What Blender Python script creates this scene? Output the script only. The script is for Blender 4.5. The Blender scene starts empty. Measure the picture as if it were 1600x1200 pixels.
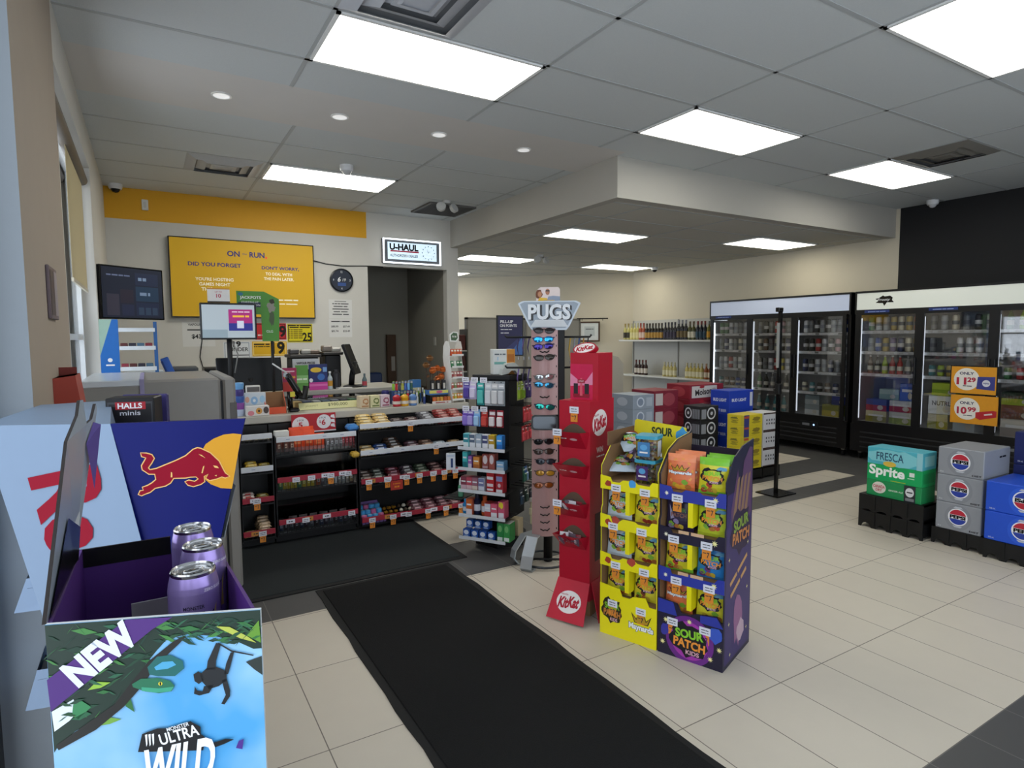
import bpy, math, random
from mathutils import Matrix, Vector
random.seed(7)
SC = bpy.context.scene
COL = SC.collection
PI = math.pi

# ------------------------------------------------------------------ camera, world, exposure
cd = bpy.data.cameras.new('camera'); cam = bpy.data.objects.new('camera', cd); COL.objects.link(cam)
cd.sensor_width = 36.0; cd.lens = 36.0 * 949.92 / 1600.0; cd.clip_start = 0.05; cd.clip_end = 200
yaw, pitch, roll = 0.5398, 0.0767, -0.0062
F_ = Vector((math.sin(yaw)*math.cos(pitch), math.cos(yaw)*math.cos(pitch), -math.sin(pitch)))
R_ = Vector((math.cos(yaw), -math.sin(yaw), 0)); U_ = R_.cross(F_)
R2 = R_*math.cos(roll) + U_*math.sin(roll); U2 = -R_*math.sin(roll) + U_*math.cos(roll)
mw = Matrix.Identity(4)
for i in range(3):
    mw[i][0] = R2[i]; mw[i][1] = U2[i]; mw[i][2] = -F_[i]
mw[2][3] = 1.5
cam.matrix_world = mw
SC.camera = cam
SC.view_settings.view_transform = 'Standard'; SC.view_settings.look = 'None'
SC.view_settings.gamma = 1.0; SC.view_settings.exposure = 0.0
SC.view_settings.use_curve_mapping = False
SC.cycles.use_denoising = True
SC.cycles.max_bounces = 8; SC.cycles.diffuse_bounces = 4; SC.cycles.glossy_bounces = 3
SC.cycles.transparent_max_bounces = 12; SC.cycles.caustics_reflective = False; SC.cycles.caustics_refractive = False
SC.cycles.sample_clamp_indirect = 4.0

DAY, PANEL = 3.1, 6.6          # daylight outside the shop windows, and the ceiling light panels
w = bpy.data.worlds.new('daylight'); SC.world = w; w.use_nodes = True
nt = w.node_tree; nt.nodes.clear()
sky = nt.nodes.new('ShaderNodeTexSky'); sky.sky_type = 'HOSEK_WILKIE'; sky.turbidity = 5.0
sky.sun_direction = (-0.5, -0.4, 0.77)
mx = nt.nodes.new('ShaderNodeMixRGB'); mx.inputs[0].default_value = 0.8
mx.inputs[2].default_value = (0.86, 0.95, 1.06, 1)
bg = nt.nodes.new('ShaderNodeBackground'); bg.inputs['Strength'].default_value = DAY
wo = nt.nodes.new('ShaderNodeOutputWorld')
nt.links.new(sky.outputs[0], mx.inputs[1]); nt.links.new(mx.outputs[0], bg.inputs['Color']); nt.links.new(bg.outputs[0], wo.inputs['Surface'])

# ------------------------------------------------------------------ materials
def lin(h):
    c = [int(h[i:i+2], 16)/255.0 for i in (0, 2, 4)]
    return tuple((x/12.92 if x <= 0.04045 else ((x+0.055)/1.055)**2.4) for x in c) + (1.0,)
_M = {}
def M(h, rough=0.55, metal=0.0, emit=0.0, var=0.06, vscale=30.0, spec=0.4, bump=0.0):
    k = (h, rough, metal, emit, var, vscale, spec, bump)
    if k in _M: return _M[k]
    m = bpy.data.materials.new('finish_' + h); m.use_nodes = True
    n = m.node_tree; b = n.nodes['Principled BSDF']
    c = lin(h)
    b.inputs['Base Color'].default_value = c
    b.inputs['Roughness'].default_value = rough; b.inputs['Metallic'].default_value = metal
    b.inputs['Specular IOR Level'].default_value = spec
    if emit:
        b.inputs['Emission Color'].default_value = c; b.inputs['Emission Strength'].default_value = emit
    if var:
        t = n.nodes.new('ShaderNodeTexNoise'); t.inputs['Scale'].default_value = vscale; t.inputs['Detail'].default_value = 2
        g = n.nodes.new('ShaderNodeTexCoord'); n.links.new(g.outputs['Object'], t.inputs['Vector'])
        mr = n.nodes.new('ShaderNodeMapRange'); mr.inputs['To Min'].default_value = 1-var; mr.inputs['To Max'].default_value = 1+var
        n.links.new(t.outputs['Fac'], mr.inputs['Value'])
        x = n.nodes.new('ShaderNodeMixRGB'); x.blend_type = 'MULTIPLY'; x.inputs[0].default_value = 1; x.inputs[1].default_value = c
        n.links.new(mr.outputs[0], x.inputs[2]); n.links.new(x.outputs[0], b.inputs['Base Color'])
        if bump:
            bp = n.nodes.new('ShaderNodeBump'); bp.inputs['Strength'].default_value = bump; bp.inputs['Distance'].default_value = 0.004
            n.links.new(t.outputs['Fac'], bp.inputs['Height']); n.links.new(bp.outputs[0], b.inputs['Normal'])
    _M[k] = m
    return m
def E(h, s): return M(h, emit=s, var=0)
def glass(name, tint=(1, 1, 1), gloss=0.08, rough=0.02, ior=1.45):
    m = bpy.data.materials.new(name); m.use_nodes = True; n = m.node_tree; n.nodes.clear()
    o = n.nodes.new('ShaderNodeOutputMaterial'); mixn = n.nodes.new('ShaderNodeMixShader')
    t = n.nodes.new('ShaderNodeBsdfTransparent'); t.inputs[0].default_value = tint + (1,)
    g = n.nodes.new('ShaderNodeBsdfGlossy'); g.inputs['Roughness'].default_value = rough
    lw = n.nodes.new('ShaderNodeFresnel'); lw.inputs['IOR'].default_value = ior
    ad = n.nodes.new('ShaderNodeMath'); ad.operation = 'ADD'; ad.use_clamp = True; ad.inputs[1].default_value = gloss
    n.links.new(lw.outputs[0], ad.inputs[0]); n.links.new(ad.outputs[0], mixn.inputs[0])
    n.links.new(t.outputs[0], mixn.inputs[1]); n.links.new(g.outputs[0], mixn.inputs[2]); n.links.new(mixn.outputs[0], o.inputs[0])
    return m
GLASS = glass('clear_glass'); WGLASS = glass('thin_window_glass', (1, 1, 1), .02, .02, 1.04); PLASTIC = glass('clear_plastic', (0.93, 0.95, 0.95), 0.06, 0.12)
SMOKE = glass('smoky_plastic', (0.45, 0.45, 0.45), 0.06, 0.1)
BLK = M('0b0b0c', 0.5, var=0.1); BLKG = M('08080a', 0.25, var=0); WHT = M('e9e9e6', 0.5); GRY = M('8a8a88', 0.5)
CHROME = M('c8c8c8', 0.2, 1.0, var=0); STEEL = M('9a9a9a', 0.35, 0.9); CARD = M('8f7150', 0.85); WIRE = M('161616', 0.4, var=0)

# ------------------------------------------------------------------ mesh builder
_TX = {}
def text_mesh(s, bold, res=3):
    k = (s, bold)
    if k in _TX: return _TX[k]
    c = bpy.data.curves.new('t', 'FONT'); c.body = s; c.offset = bold; c.resolution_u = res; c.fill_mode = 'FRONT'
    o = bpy.data.objects.new('t', c); COL.objects.link(o)
    dg = bpy.context.evaluated_depsgraph_get()
    me = bpy.data.meshes.new_from_object(o.evaluated_get(dg))
    vs = [tuple(v.co) for v in me.vertices]; fs = [tuple(p.vertices) for p in me.polygons]
    bpy.data.objects.remove(o); bpy.data.curves.remove(c); bpy.data.meshes.remove(me)
    if vs:
        x0 = min(v[0] for v in vs); x1 = max(v[0] for v in vs); y0 = min(v[1] for v in vs); y1 = max(v[1] for v in vs)
        sx = max(x1-x0, 1e-6); sy = max(y1-y0, 1e-6)
        vs = [((v[0]-x0)/sx-.5, (v[1]-y0)/sy-.5) for v in vs]
    else: sx = sy = 1
    _TX[k] = (vs, fs, sx/sy)
    return _TX[k]

class MB:
    def __init__(s):
        s.v = []; s.f = []; s.m = []; s.sm = []; s.mats = []; s.T = Matrix.Identity(4); s.W = None
    def mi(s, mat):
        if mat not in s.mats: s.mats.append(mat)
        return s.mats.index(mat)
    def add(s, vs, fs, mat, smooth=False):
        b = len(s.v); T = s.T; W = s.W; i = s.mi(mat)
        for p in vs:
            if W: p = W(p)
            s.v.append(tuple(T @ Vector(p)))
        for f in fs:
            s.f.append(tuple(b+k for k in f)); s.m.append(i); s.sm.append(smooth)
        return s
    def at(s, o=(0, 0, 0), ux=(1, 0, 0), uy=(0, 1, 0)):
        ux = Vector(ux).normalized(); uy = Vector(uy); uy = (uy - ux*uy.dot(ux)).normalized(); n = ux.cross(uy)
        T = Matrix.Identity(4)
        for i in range(3):
            T[i][0] = ux[i]; T[i][1] = uy[i]; T[i][2] = n[i]; T[i][3] = o[i]
        s.T = T; s.W = None
        return s
    def home(s): s.T = Matrix.Identity(4); s.W = None; return s
    def front(s, y, x=0, z=0): return s.at((x, y, z), (1, 0, 0), (0, 0, 1))
    def right(s, x, y=0, z=0): return s.at((x, y, z), (0, 1, 0), (0, 0, 1))
    def left(s, x, y=0, z=0): return s.at((x, y, z), (0, -1, 0), (0, 0, 1))
    def box(s, x0, x1, y0, y1, z0, z1, mat, c=0.0):
        if c <= 0:
            vs = [(x, y, z) for z in (z0, z1) for y in (y0, y1) for x in (x0, x1)]
            return s.add(vs, [(0, 2, 3, 1), (4, 5, 7, 6), (0, 1, 5, 4), (2, 6, 7, 3), (0, 4, 6, 2), (1, 3, 7, 5)], mat)
        c = min(c, (x1-x0)*.49, (y1-y0)*.49, (z1-z0)*.49)
        vs = []; ix = {}
        for a in (0, 1):
            for b in (0, 1):
                for d in (0, 1):
                    X, Y, Z = (x0, x1)[a], (y0, y1)[b], (z0, z1)[d]
                    ex, ey, ez = (c, -c)[a], (c, -c)[b], (c, -c)[d]
                    for ax, p in enumerate(((X, Y+ey, Z+ez), (X+ex, Y, Z+ez), (X+ex, Y+ey, Z))):
                        ix[a, b, d, ax] = len(vs); vs.append(p)
        fs = []
        for k in (0, 1):
            q = [ix[k, 0, 0, 0], ix[k, 1, 0, 0], ix[k, 1, 1, 0], ix[k, 0, 1, 0]]; fs.append(q if k else q[::-1])
            q = [ix[0, k, 0, 1], ix[0, k, 1, 1], ix[1, k, 1, 1], ix[1, k, 0, 1]]; fs.append(q if k else q[::-1])
            q = [ix[0, 0, k, 2], ix[1, 0, k, 2], ix[1, 1, k, 2], ix[0, 1, k, 2]]; fs.append(q if k else q[::-1])
        for a in (0, 1):
            for b in (0, 1):
                fs.append([ix[a, b, 0, 0], ix[a, b, 1, 0], ix[a, b, 1, 1], ix[a, b, 0, 1]])
                fs.append([ix[a, 0, b, 0], ix[a, 1, b, 0], ix[a, 1, b, 2], ix[a, 0, b, 2]])
                fs.append([ix[0, a, b, 1], ix[1, a, b, 1], ix[1, a, b, 2], ix[0, a, b, 2]])
                for d in (0, 1): fs.append([ix[a, b, d, 0], ix[a, b, d, 1], ix[a, b, d, 2]])
        return s.add(vs, fs, mat)
    def poly(s, pts, mat, z=0.0):
        pts = [(p[0], p[1], p[2] if len(p) > 2 else z) for p in pts]
        return s.add(pts, [tuple(range(len(pts)))], mat)
    def rect(s, x0, x1, y0, y1, mat, z=0.0006): return s.poly([(x0, y0), (x1, y0), (x1, y1), (x0, y1)], mat, z)
    def disc(s, cx, cy, rx, ry, mat, z=0.0006, n=20, rot=0.0, a0=0.0, a1=2*PI):
        full = abs(a1-a0-2*PI) < 1e-6; k = n if full else n+1; pts = []
        for i in range(k):
            a = a0+(a1-a0)*i/n; x, y = rx*math.cos(a), ry*math.sin(a)
            pts.append((cx+x*math.cos(rot)-y*math.sin(rot), cy+x*math.sin(rot)+y*math.cos(rot)))
        return s.poly(pts, mat, z)
    def star(s, cx, cy, r, mat, z=0.0006, n=4, inner=0.35):
        return s.poly([(cx+(r if i % 2 == 0 else r*inner)*math.cos(PI*i/n), cy+(r if i % 2 == 0 else r*inner)*math.sin(PI*i/n)) for i in range(2*n)], mat, z)
    def splat(s, cx, cy, rx, ry, mat, z=0.0006, n=18, amp=0.25, seed=1):
        rr = random.Random(seed)
        return s.poly([(cx+rx*math.cos(2*PI*i/n)*(1+amp*rr.uniform(-1, 1)), cy+ry*math.sin(2*PI*i/n)*(1+amp*rr.uniform(-1, 1))) for i in range(n)], mat, z)
    def text(s, t, cx, cy, wd, h, mat, z=0.0012, bold=0.0, shear=0.0, rot=0.0):
        if t[:1] == '~':                      # print too small to read: a row of word-length dashes
            L = [int(c) for c in t[1:]]; tot = sum(L)+.6*(len(L)-1); x = -.5; ca, sa = math.cos(rot), math.sin(rot)
            for k in L:
                q = [(x*wd, -.32*h), ((x+k/tot)*wd, -.32*h), ((x+k/tot)*wd, .32*h), (x*wd, .32*h)]; s.poly([(cx+a*ca-b*sa, cy+a*sa+b*ca) for a, b in q], mat, z); x += (k+.6)/tot
            return s
        vs, fs, asp = text_mesh(t, bold)
        if wd is None: wd = asp*h
        if h is None: h = wd/asp
        ca, sa = math.cos(rot), math.sin(rot); o = []
        for x, y in vs:
            X = x*wd+shear*y*h; Y = y*h
            o.append((cx+X*ca-Y*sa, cy+X*sa+Y*ca, z))
        return s.add(o, fs, mat)
    def prism(s, pts, z0, z1, mat, edge=None):
        n = len(pts)
        s.add([(p[0], p[1], z1) for p in pts], [tuple(range(n))], mat)
        s.add([(p[0], p[1], z0) for p in pts], [tuple(range(n))[::-1]], mat)
        s.add([(p[0], p[1], z) for z in (z0, z1) for p in pts], [(i, (i+1) % n, n+(i+1) % n, n+i) for i in range(n)], edge or mat)
        return s
    def lathe(s, prof, mat, n=16, cx=0, cy=0, smooth=True, cap=True, mats=None):
        vs = []
        for r, z in prof:
            for i in range(n): vs.append((cx+r*math.cos(2*PI*i/n), cy+r*math.sin(2*PI*i/n), z))
        for k in range(len(prof)-1):
            pass
        if mats is None: mats = [mat]*(len(prof)-1)
        for k in range(len(prof)-1):
            a = vs[k*n:(k+2)*n]
            s.add(a, [(i, (i+1) % n, n+(i+1) % n, n+i) for i in range(n)], mats[k], smooth)
        if cap:
            if prof[0][0] > 1e-5: s.add(vs[:n], [tuple(range(n))[::-1]], mats[0])
            if prof[-1][0] > 1e-5: s.add(vs[-n:], [tuple(range(n))], mats[-1])
        return s
    def tube(s, pts, r, mat, n=8, closed=False):
        P = [Vector(p) for p in pts]; k = len(P); vs = []; up = None
        for i in range(k):
            if closed: d = (P[(i+1) % k]-P[i-1]).normalized()
            else: d = (P[min(i+1, k-1)]-P[max(i-1, 0)]).normalized()
            if up is None: up = Vector((0, 0, 1)) if abs(d.z) < 0.9 else Vector((1, 0, 0))
            a = d.cross(up).normalized(); b = a.cross(d).normalized(); up = b
            for j in range(n): vs.append(tuple(P[i]+a*r*math.cos(2*PI*j/n)+b*r*math.sin(2*PI*j/n)))
        fs = []
        for i in range(k if closed else k-1):
            q = (i+1) % k
            for j in range(n): fs.append((i*n+j, i*n+(j+1) % n, q*n+(j+1) % n, q*n+j))
        if not closed: fs += [tuple(range(n))[::-1], tuple(range((k-1)*n, k*n))]
        return s.add(vs, fs, mat, True)
    def strip(s, pts, d0, d1, th, mat):          # profile polyline (x,y) with thickness, extruded along z d0..d1
        n = len(pts); L = []; Rr = []
        for i in range(n):
            a = Vector(pts[max(i-1, 0)]); b = Vector(pts[min(i+1, n-1)]); t = (b-a).normalized(); q = Vector((-t.y, t.x))*th/2
            L.append((pts[i][0]+q.x, pts[i][1]+q.y)); Rr.append((pts[i][0]-q.x, pts[i][1]-q.y))
        for i in range(n-1):
            s.prism([Rr[i], Rr[i+1], L[i+1], L[i]], d0, d1, mat)
        return s
    def build(s, name, parent=None, loc=None, rz=0.0):
        me = bpy.data.meshes.new(name); me.from_pydata(s.v, [], s.f)
        for m in s.mats: me.materials.append(m)
        me.polygons.foreach_set('material_index', s.m); me.polygons.foreach_set('use_smooth', s.sm); me.update()
        o = bpy.data.objects.new(name, me); COL.objects.link(o)
        if parent: o.parent = parent
        if loc is not None: o.location = loc
        o.rotation_euler.z = rz
        return o

def tag(o, label=None, cat=None, group=None, kind=None):
    if label: o['label'] = label
    if cat: o['category'] = cat
    if group: o['group'] = group
    if kind: o['kind'] = kind
    return o
def thing(name, label, cat, loc=(0, 0, 0), rz=0.0, group=None):
    o = bpy.data.objects.new(name, None); COL.objects.link(o); o.location = loc; o.rotation_euler = (0, 0, rz); o.empty_display_size = .05
    return tag(o, label, cat, group)
def solo(mb, name, label, cat, loc=(0, 0, 0), rz=0.0, group=None):
    return tag(mb.build(name, None, loc, rz), label, cat, group)
def dup(o, loc, rz=None, label=None, group=None, parent=None):
    c = o.copy(); COL.objects.link(c)
    if parent is None:
        c.location = loc
        if rz is not None: c.rotation_euler[2] = rz
        if label: c['label'] = label
        if group: c['group'] = group
    else: c.parent = parent
    for ch in list(o.children): dup(ch, None, parent=c)
    return c
def struct(mb, name, kind='structure'): o = mb.build(name); o['kind'] = kind; return o

# ------------------------------------------------------------------ the room
XL, XR, YB, YF, H, LO = -0.31, 8.1, 7.55, -1.7, 3.064, 2.715
BX, BY = 3.57, 4.156          # corner of the bulkhead that carries the low ceiling
WALL = M('cfccc4', 0.8, var=0.025, vscale=6); WALLW = M('c9c0ac', 0.8, var=0.025, vscale=6); TAN = M('a89b8c', 0.85, var=0.03, vscale=8)
def tile_material(name, h, grout, var):
    m = bpy.data.materials.new(name); m.use_nodes = True; n = m.node_tree; b = n.nodes['Principled BSDF']; L = n.links.new
    g = n.nodes.new('ShaderNodeTexCoord'); sp = n.nodes.new('ShaderNodeSeparateXYZ'); L(g.outputs['Object'], sp.inputs[0])
    def edge(sock, pitch, off, half):
        a = n.nodes.new('ShaderNodeMath'); a.operation = 'SUBTRACT'; L(sock, a.inputs[0]); a.inputs[1].default_value = off-20*pitch
        q = n.nodes.new('ShaderNodeMath'); q.operation = 'DIVIDE'; L(a.outputs[0], q.inputs[0]); q.inputs[1].default_value = pitch
        fr = n.nodes.new('ShaderNodeMath'); fr.operation = 'FRACT'; L(q.outputs[0], fr.inputs[0])
        c = n.nodes.new('ShaderNodeMath'); c.operation = 'PINGPONG'; L(fr.outputs[0], c.inputs[0]); c.inputs[1].default_value = 0.5
        l = n.nodes.new('ShaderNodeMath'); l.operation = 'LESS_THAN'; L(c.outputs[0], l.inputs[0]); l.inputs[1].default_value = half/pitch
        fl = n.nodes.new('ShaderNodeMath'); fl.operation = 'FLOOR'; L(q.outputs[0], fl.inputs[0])
        return l.outputs[0], fl.outputs[0]
    ex, ix = edge(sp.outputs[0], 0.2975, 0.5065, 0.0021); ey, iy = edge(sp.outputs[1], 0.586, 0.988, 0.0021)
    mxn = n.nodes.new('ShaderNodeMath'); mxn.operation = 'MAXIMUM'; L(ex, mxn.inputs[0]); L(ey, mxn.inputs[1])
    cv = n.nodes.new('ShaderNodeCombineXYZ'); L(ix, cv.inputs[0]); L(iy, cv.inputs[1])
    wn = n.nodes.new('ShaderNodeTexWhiteNoise'); L(cv.outputs[0], wn.inputs['Vector'])
    ns = n.nodes.new('ShaderNodeTexNoise'); ns.inputs['Scale'].default_value = 9; ns.inputs['Detail'].default_value = 6; L(g.outputs['Object'], ns.inputs['Vector'])
    ad = n.nodes.new('ShaderNodeMath'); ad.operation = 'ADD'; L(wn.outputs['Value'], ad.inputs[0]); L(ns.outputs['Fac'], ad.inputs[1])
    mr = n.nodes.new('ShaderNodeMapRange'); mr.inputs['From Max'].default_value = 1.6; mr.inputs['To Min'].default_value = 1-var; mr.inputs['To Max'].default_value = 1+var; L(ad.outputs[0], mr.inputs['Value'])
    mu = n.nodes.new('ShaderNodeMixRGB'); mu.blend_type = 'MULTIPLY'; mu.inputs[0].default_value = 1; mu.inputs[1].default_value = lin(h); L(mr.outputs[0], mu.inputs[2])
    mg = n.nodes.new('ShaderNodeMixRGB'); L(mxn.outputs[0], mg.inputs[0]); L(mu.outputs[0], mg.inputs[1]); mg.inputs[2].default_value = lin(grout)
    L(mg.outputs[0], b.inputs['Base Color']); b.inputs['Roughness'].default_value = 0.42; b.inputs['Specular IOR Level'].default_value = 0.35
    return m
TILE_L = tile_material('beige_floor_tile', 'c8bfaf', '6b6259', 0.05); TILE_D = tile_material('charcoal_floor_tile', '4c4b4a', '6f6c68', 0.06)
mb = MB()
def floor_grid(xs, ys, light):
    for i in range(len(xs)-1):
        for j in range(len(ys)-1):
            cx, cy = (xs[i]+xs[i+1])/2, (ys[j]+ys[j+1])/2
            mb.poly([(xs[i], ys[j], 0), (xs[i+1], ys[j], 0), (xs[i+1], ys[j+1], 0), (xs[i], ys[j+1], 0)], TILE_L if light(cx, cy) else TILE_D)
def is_light(x, y):
    if 0.99 < y < 3.35: return x < 6.45
    if y <= 0.99: return False
    if x < 2.3 and y > 3.95 and y < 7.6: return True
    if 4.6 < x < 6.46 and 3.62 < y < 3.96 : return True
    if 5.5 < x < 6.9 and 4.42 < y < 4.85: return True
    return False
floor_grid([-1.2, 1.99, 2.29, 4.6, 5.5, 6.456, 6.9, 8.3], [-2.2, 0.988, 3.35, 3.62, 3.95, 4.42, 4.85, 7.6, 12.2], is_light)
struct(mb, 'floor')

TILEC = M('c8cccc', 0.9, var=0.05, vscale=180, bump=0.15); TEE = M('aeb1b1', 0.6, var=0); DRY = M('cfcbc6', 0.8, var=0.02, vscale=6)
mb = MB()
def ceil_slab(x0, x1, y0, y1, z, mat): mb.box(x0, x1, y0, y1, z, z+0.05, mat)
ceil_slab(XL-.3, 8.3, YF-.2, 4.05, H, TILEC); ceil_slab(XL-.3, BX, 4.05, 4.77, H, DRY); ceil_slab(XL-.3, BX, 4.77, YB+.1, H, TILEC)
ceil_slab(BX, 8.3, 4.05, BY, H, TILEC)
def tee(x0, x1, y0, y1, z): mb.box(x0, x1, y0, y1, z-.003, z+.001, TEE)
for k in range(-1, 7):
    x = 0.8416+1.22*k; tee(x-.012, x+.012, YF, 4.05 if x < BX else BY, H)
for k in range(-7, 2):
    y = 3.0124+.61*k; tee(XL, XR, y-.012, y+.012, H)
for x in (1.005, 2.225, 3.445): tee(x-.012, x+.012, 4.77, YB, H)
for y in (5.25, 5.855, 6.46, 7.065): tee(XL, BX, y-.012, y+.012, H)
struct(mb, 'ceiling')
mb = MB(); ceil_slab(BX+.05, 8.3, BY+.05, 12.2, LO, M('c4c1b6', 0.9, var=0.05, vscale=180, bump=0.15))
for x in (5.31, 6.53, 7.75, 4.09): tee(x-.012, x+.012, BY, 12, LO)
for k in range(0, 12): tee(BX, XR, 4.335+.61*k-.012, 4.335+.61*k+.012, LO)
struct(mb, 'ceiling_alcove')
mb = MB(); BULK = M('b0aca3', 0.8, var=0.02, vscale=6)
mb.box(BX, 8.1, BY, BY+.1, LO-.006, H, BULK); mb.box(BX, BX+.1, BY+.1, YB, LO-.006, H, BULK)
struct(mb, 'trim_bulkhead')
# back wall with the doorway, yellow band on top
mb = MB(); YEL = M('dfa41a', 0.6, var=0.02)
mb.box(XL-.3, 2.42, YB, YB+.12, 0, H, WALL); mb.box(2.42, 3.51, YB, YB+.12, 2.41, H, WALL); mb.box(3.51, 3.68, YB, YB+.12, 0, H, WALL)
mb.box(XL, 2.415, YB-.004, YB, 2.745, H, YEL)
struct(mb, 'wall_back')
mb = MB()
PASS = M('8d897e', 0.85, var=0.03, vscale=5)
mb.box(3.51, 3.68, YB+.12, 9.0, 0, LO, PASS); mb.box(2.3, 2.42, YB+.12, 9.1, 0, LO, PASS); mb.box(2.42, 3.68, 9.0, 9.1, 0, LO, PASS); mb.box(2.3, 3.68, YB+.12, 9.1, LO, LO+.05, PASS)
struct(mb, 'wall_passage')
mb = MB()
a, b = Vector((8.11, 8.93, 0)), Vector((4.6, 12.07, 0)); dn = Vector((0.67, 0.745, 0))*.1
mb.add([a, b, b+dn, a+dn, *(p+Vector((0, 0, LO)) for p in (a, b, b+dn, a+dn))], [(0, 1, 5, 4), (3, 7, 6, 2), (0, 4, 7, 3), (4, 5, 6, 7)], WALLW)
struct(mb, 'wall_far')
mb = MB(); BLACKW = M('141416', 0.7, var=0.05)
mb.box(XR, XR+.1, BY-.05, 9.05, 0, H, WALLW); mb.box(XR, XR+.1, YF, BY-.05, 0, H, BLACKW)
struct(mb, 'wall_right')
# left wall: tan pier between the entrance glazing and the window
mb = MB(); REV = M('8d949a', 0.75, var=0.02)
mb.box(-.6, XL, 2.376, 3.55, 0, H, TAN); mb.box(-.6, XL, 3.55, 5.62, 0, .9, TAN); mb.box(-.6, XL, 3.55, 5.62, 2.78, H, WALL)
mb.box(-.6, XL, 5.62, YB, 0, H, WALL); mb.box(-.6, XL, YF, 2.376, 2.78, H, WALL)
mb.poly([(-.6, 2.3755, 0), (XL, 2.3755, 0), (XL, 2.3755, H), (-.6, 2.3755, H)], REV)
struct(mb, 'wall_left')
mb = MB(); mb.box(XL-.3, 8.2, YF-.12, YF, 2.6, H, WALL); mb.box(XL-.3, 8.2, YF-.12, YF, 0, .25, WALL); mb.box(6.6, 8.2, YF-.12, YF, .25, 2.6, WALL)
struct(mb, 'wall_front')
FRM = M('3a3d40', 0.4, 0.6); FRW = M('d6d8d8', 0.4)
def window(name, fr, panes, sill=None):
    w = thing(name, None, None); w['kind'] = 'structure'; m = MB()
    for q in fr: m.box(*q, FRM if name != 'window_1' else FRW)
    m.build('window_frame', w)
    for q in panes: MB().box(*q, WGLASS).build('pane', w)
    if sill: MB().box(*sill, FRW, .004).build('window_sill', w)
window('window_1', [(-.46, -.40, 3.55, 3.6, .9, 2.78), (-.46, -.40, 5.56, 5.62, .9, 2.78), (-.46, -.40, 4.56, 4.6, .9, 2.78), (-.46, -.40, 3.55, 5.62, .9, .96), (-.46, -.40, 3.55, 5.62, 2.72, 2.78), (-.455, -.405, 3.55, 5.62, 1.5, 1.54)],
       [(-.435, -.429, 3.6, 4.56, .96, 2.72), (-.435, -.429, 4.6, 5.56, .96, 2.72)], (-.42, -.28, 3.56, 5.61, .9, .925))
window('window_2', [(-.5, -.44, YF, YF+.06, 0, 2.78), (-.5, -.44, .3, .36, 0, 2.78), (-.5, -.44, 2.31, 2.37, 0, 2.78), (-.5, -.44, YF, 2.37, 0, .08), (-.5, -.44, YF, 2.37, 2.7, 2.78)],
       [(-.475, -.469, YF+.06, .3, .08, 2.7), (-.475, -.469, .36, 2.31, .08, 2.7)])
window('window_3', [(x, x+.06, YF-.09, YF-.03, .25, 2.6) for x in (-.5, 1.2, 2.9, 4.6, 6.54)] + [(-.5, 6.6, YF-.09, YF-.03, .25, .31), (-.5, 6.6, YF-.09, YF-.03, 2.54, 2.6)],
       [(x+.06, x+1.7, YF-.063, YF-.057, .31, 2.54) for x in (-.5, 1.2, 2.9, 4.6)])
# roller blind
rb = thing('roller_blind', 'cream roller blind pulled halfway down over the side window', 'blind', (-.36, 4.9, 1.85))
fab = bpy.data.materials.new('blind_fabric'); fab.use_nodes = True; nn = fab.node_tree; nn.nodes.clear()
o_ = nn.nodes.new('ShaderNodeOutputMaterial'); d_ = nn.nodes.new('ShaderNodeBsdfDiffuse'); t_ = nn.nodes.new('ShaderNodeBsdfTranslucent'); x_ = nn.nodes.new('ShaderNodeMixShader'); x_.inputs[0].default_value = .4
wv = nn.nodes.new('ShaderNodeTexNoise'); wv.inputs['Scale'].default_value = 300; rp = nn.nodes.new('ShaderNodeMixRGB'); rp.inputs[1].default_value = lin('c2b698'); rp.inputs[2].default_value = lin('d0c6aa')
nn.links.new(wv.outputs['Fac'], rp.inputs[0]); nn.links.new(rp.outputs[0], d_.inputs[0]); nn.links.new(rp.outputs[0], t_.inputs[0])
nn.links.new(d_.outputs[0], x_.inputs[1]); nn.links.new(t_.outputs[0], x_.inputs[2]); nn.links.new(x_.outputs[0], o_.inputs[0])
MB().box(-.001, .001, -.42, .65, .02, .84, fab).build('blind_fabric', rb)
MB().box(-.006, .006, -.42, .65, 0, .022, M('cfc7b2', .4)).build('hem_bar', rb)
m = MB().at((.0, -1.34, .83), (1, 0, 0), (0, 0, 1)); m.T = Matrix.Translation((.0, 0, .83)) @ Matrix.Rotation(-PI/2, 4, 'X'); m.lathe([(.038, -1.33), (.038, .69)], M('6a6259', .5), 14); m.build('roller_tube', rb)

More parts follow.
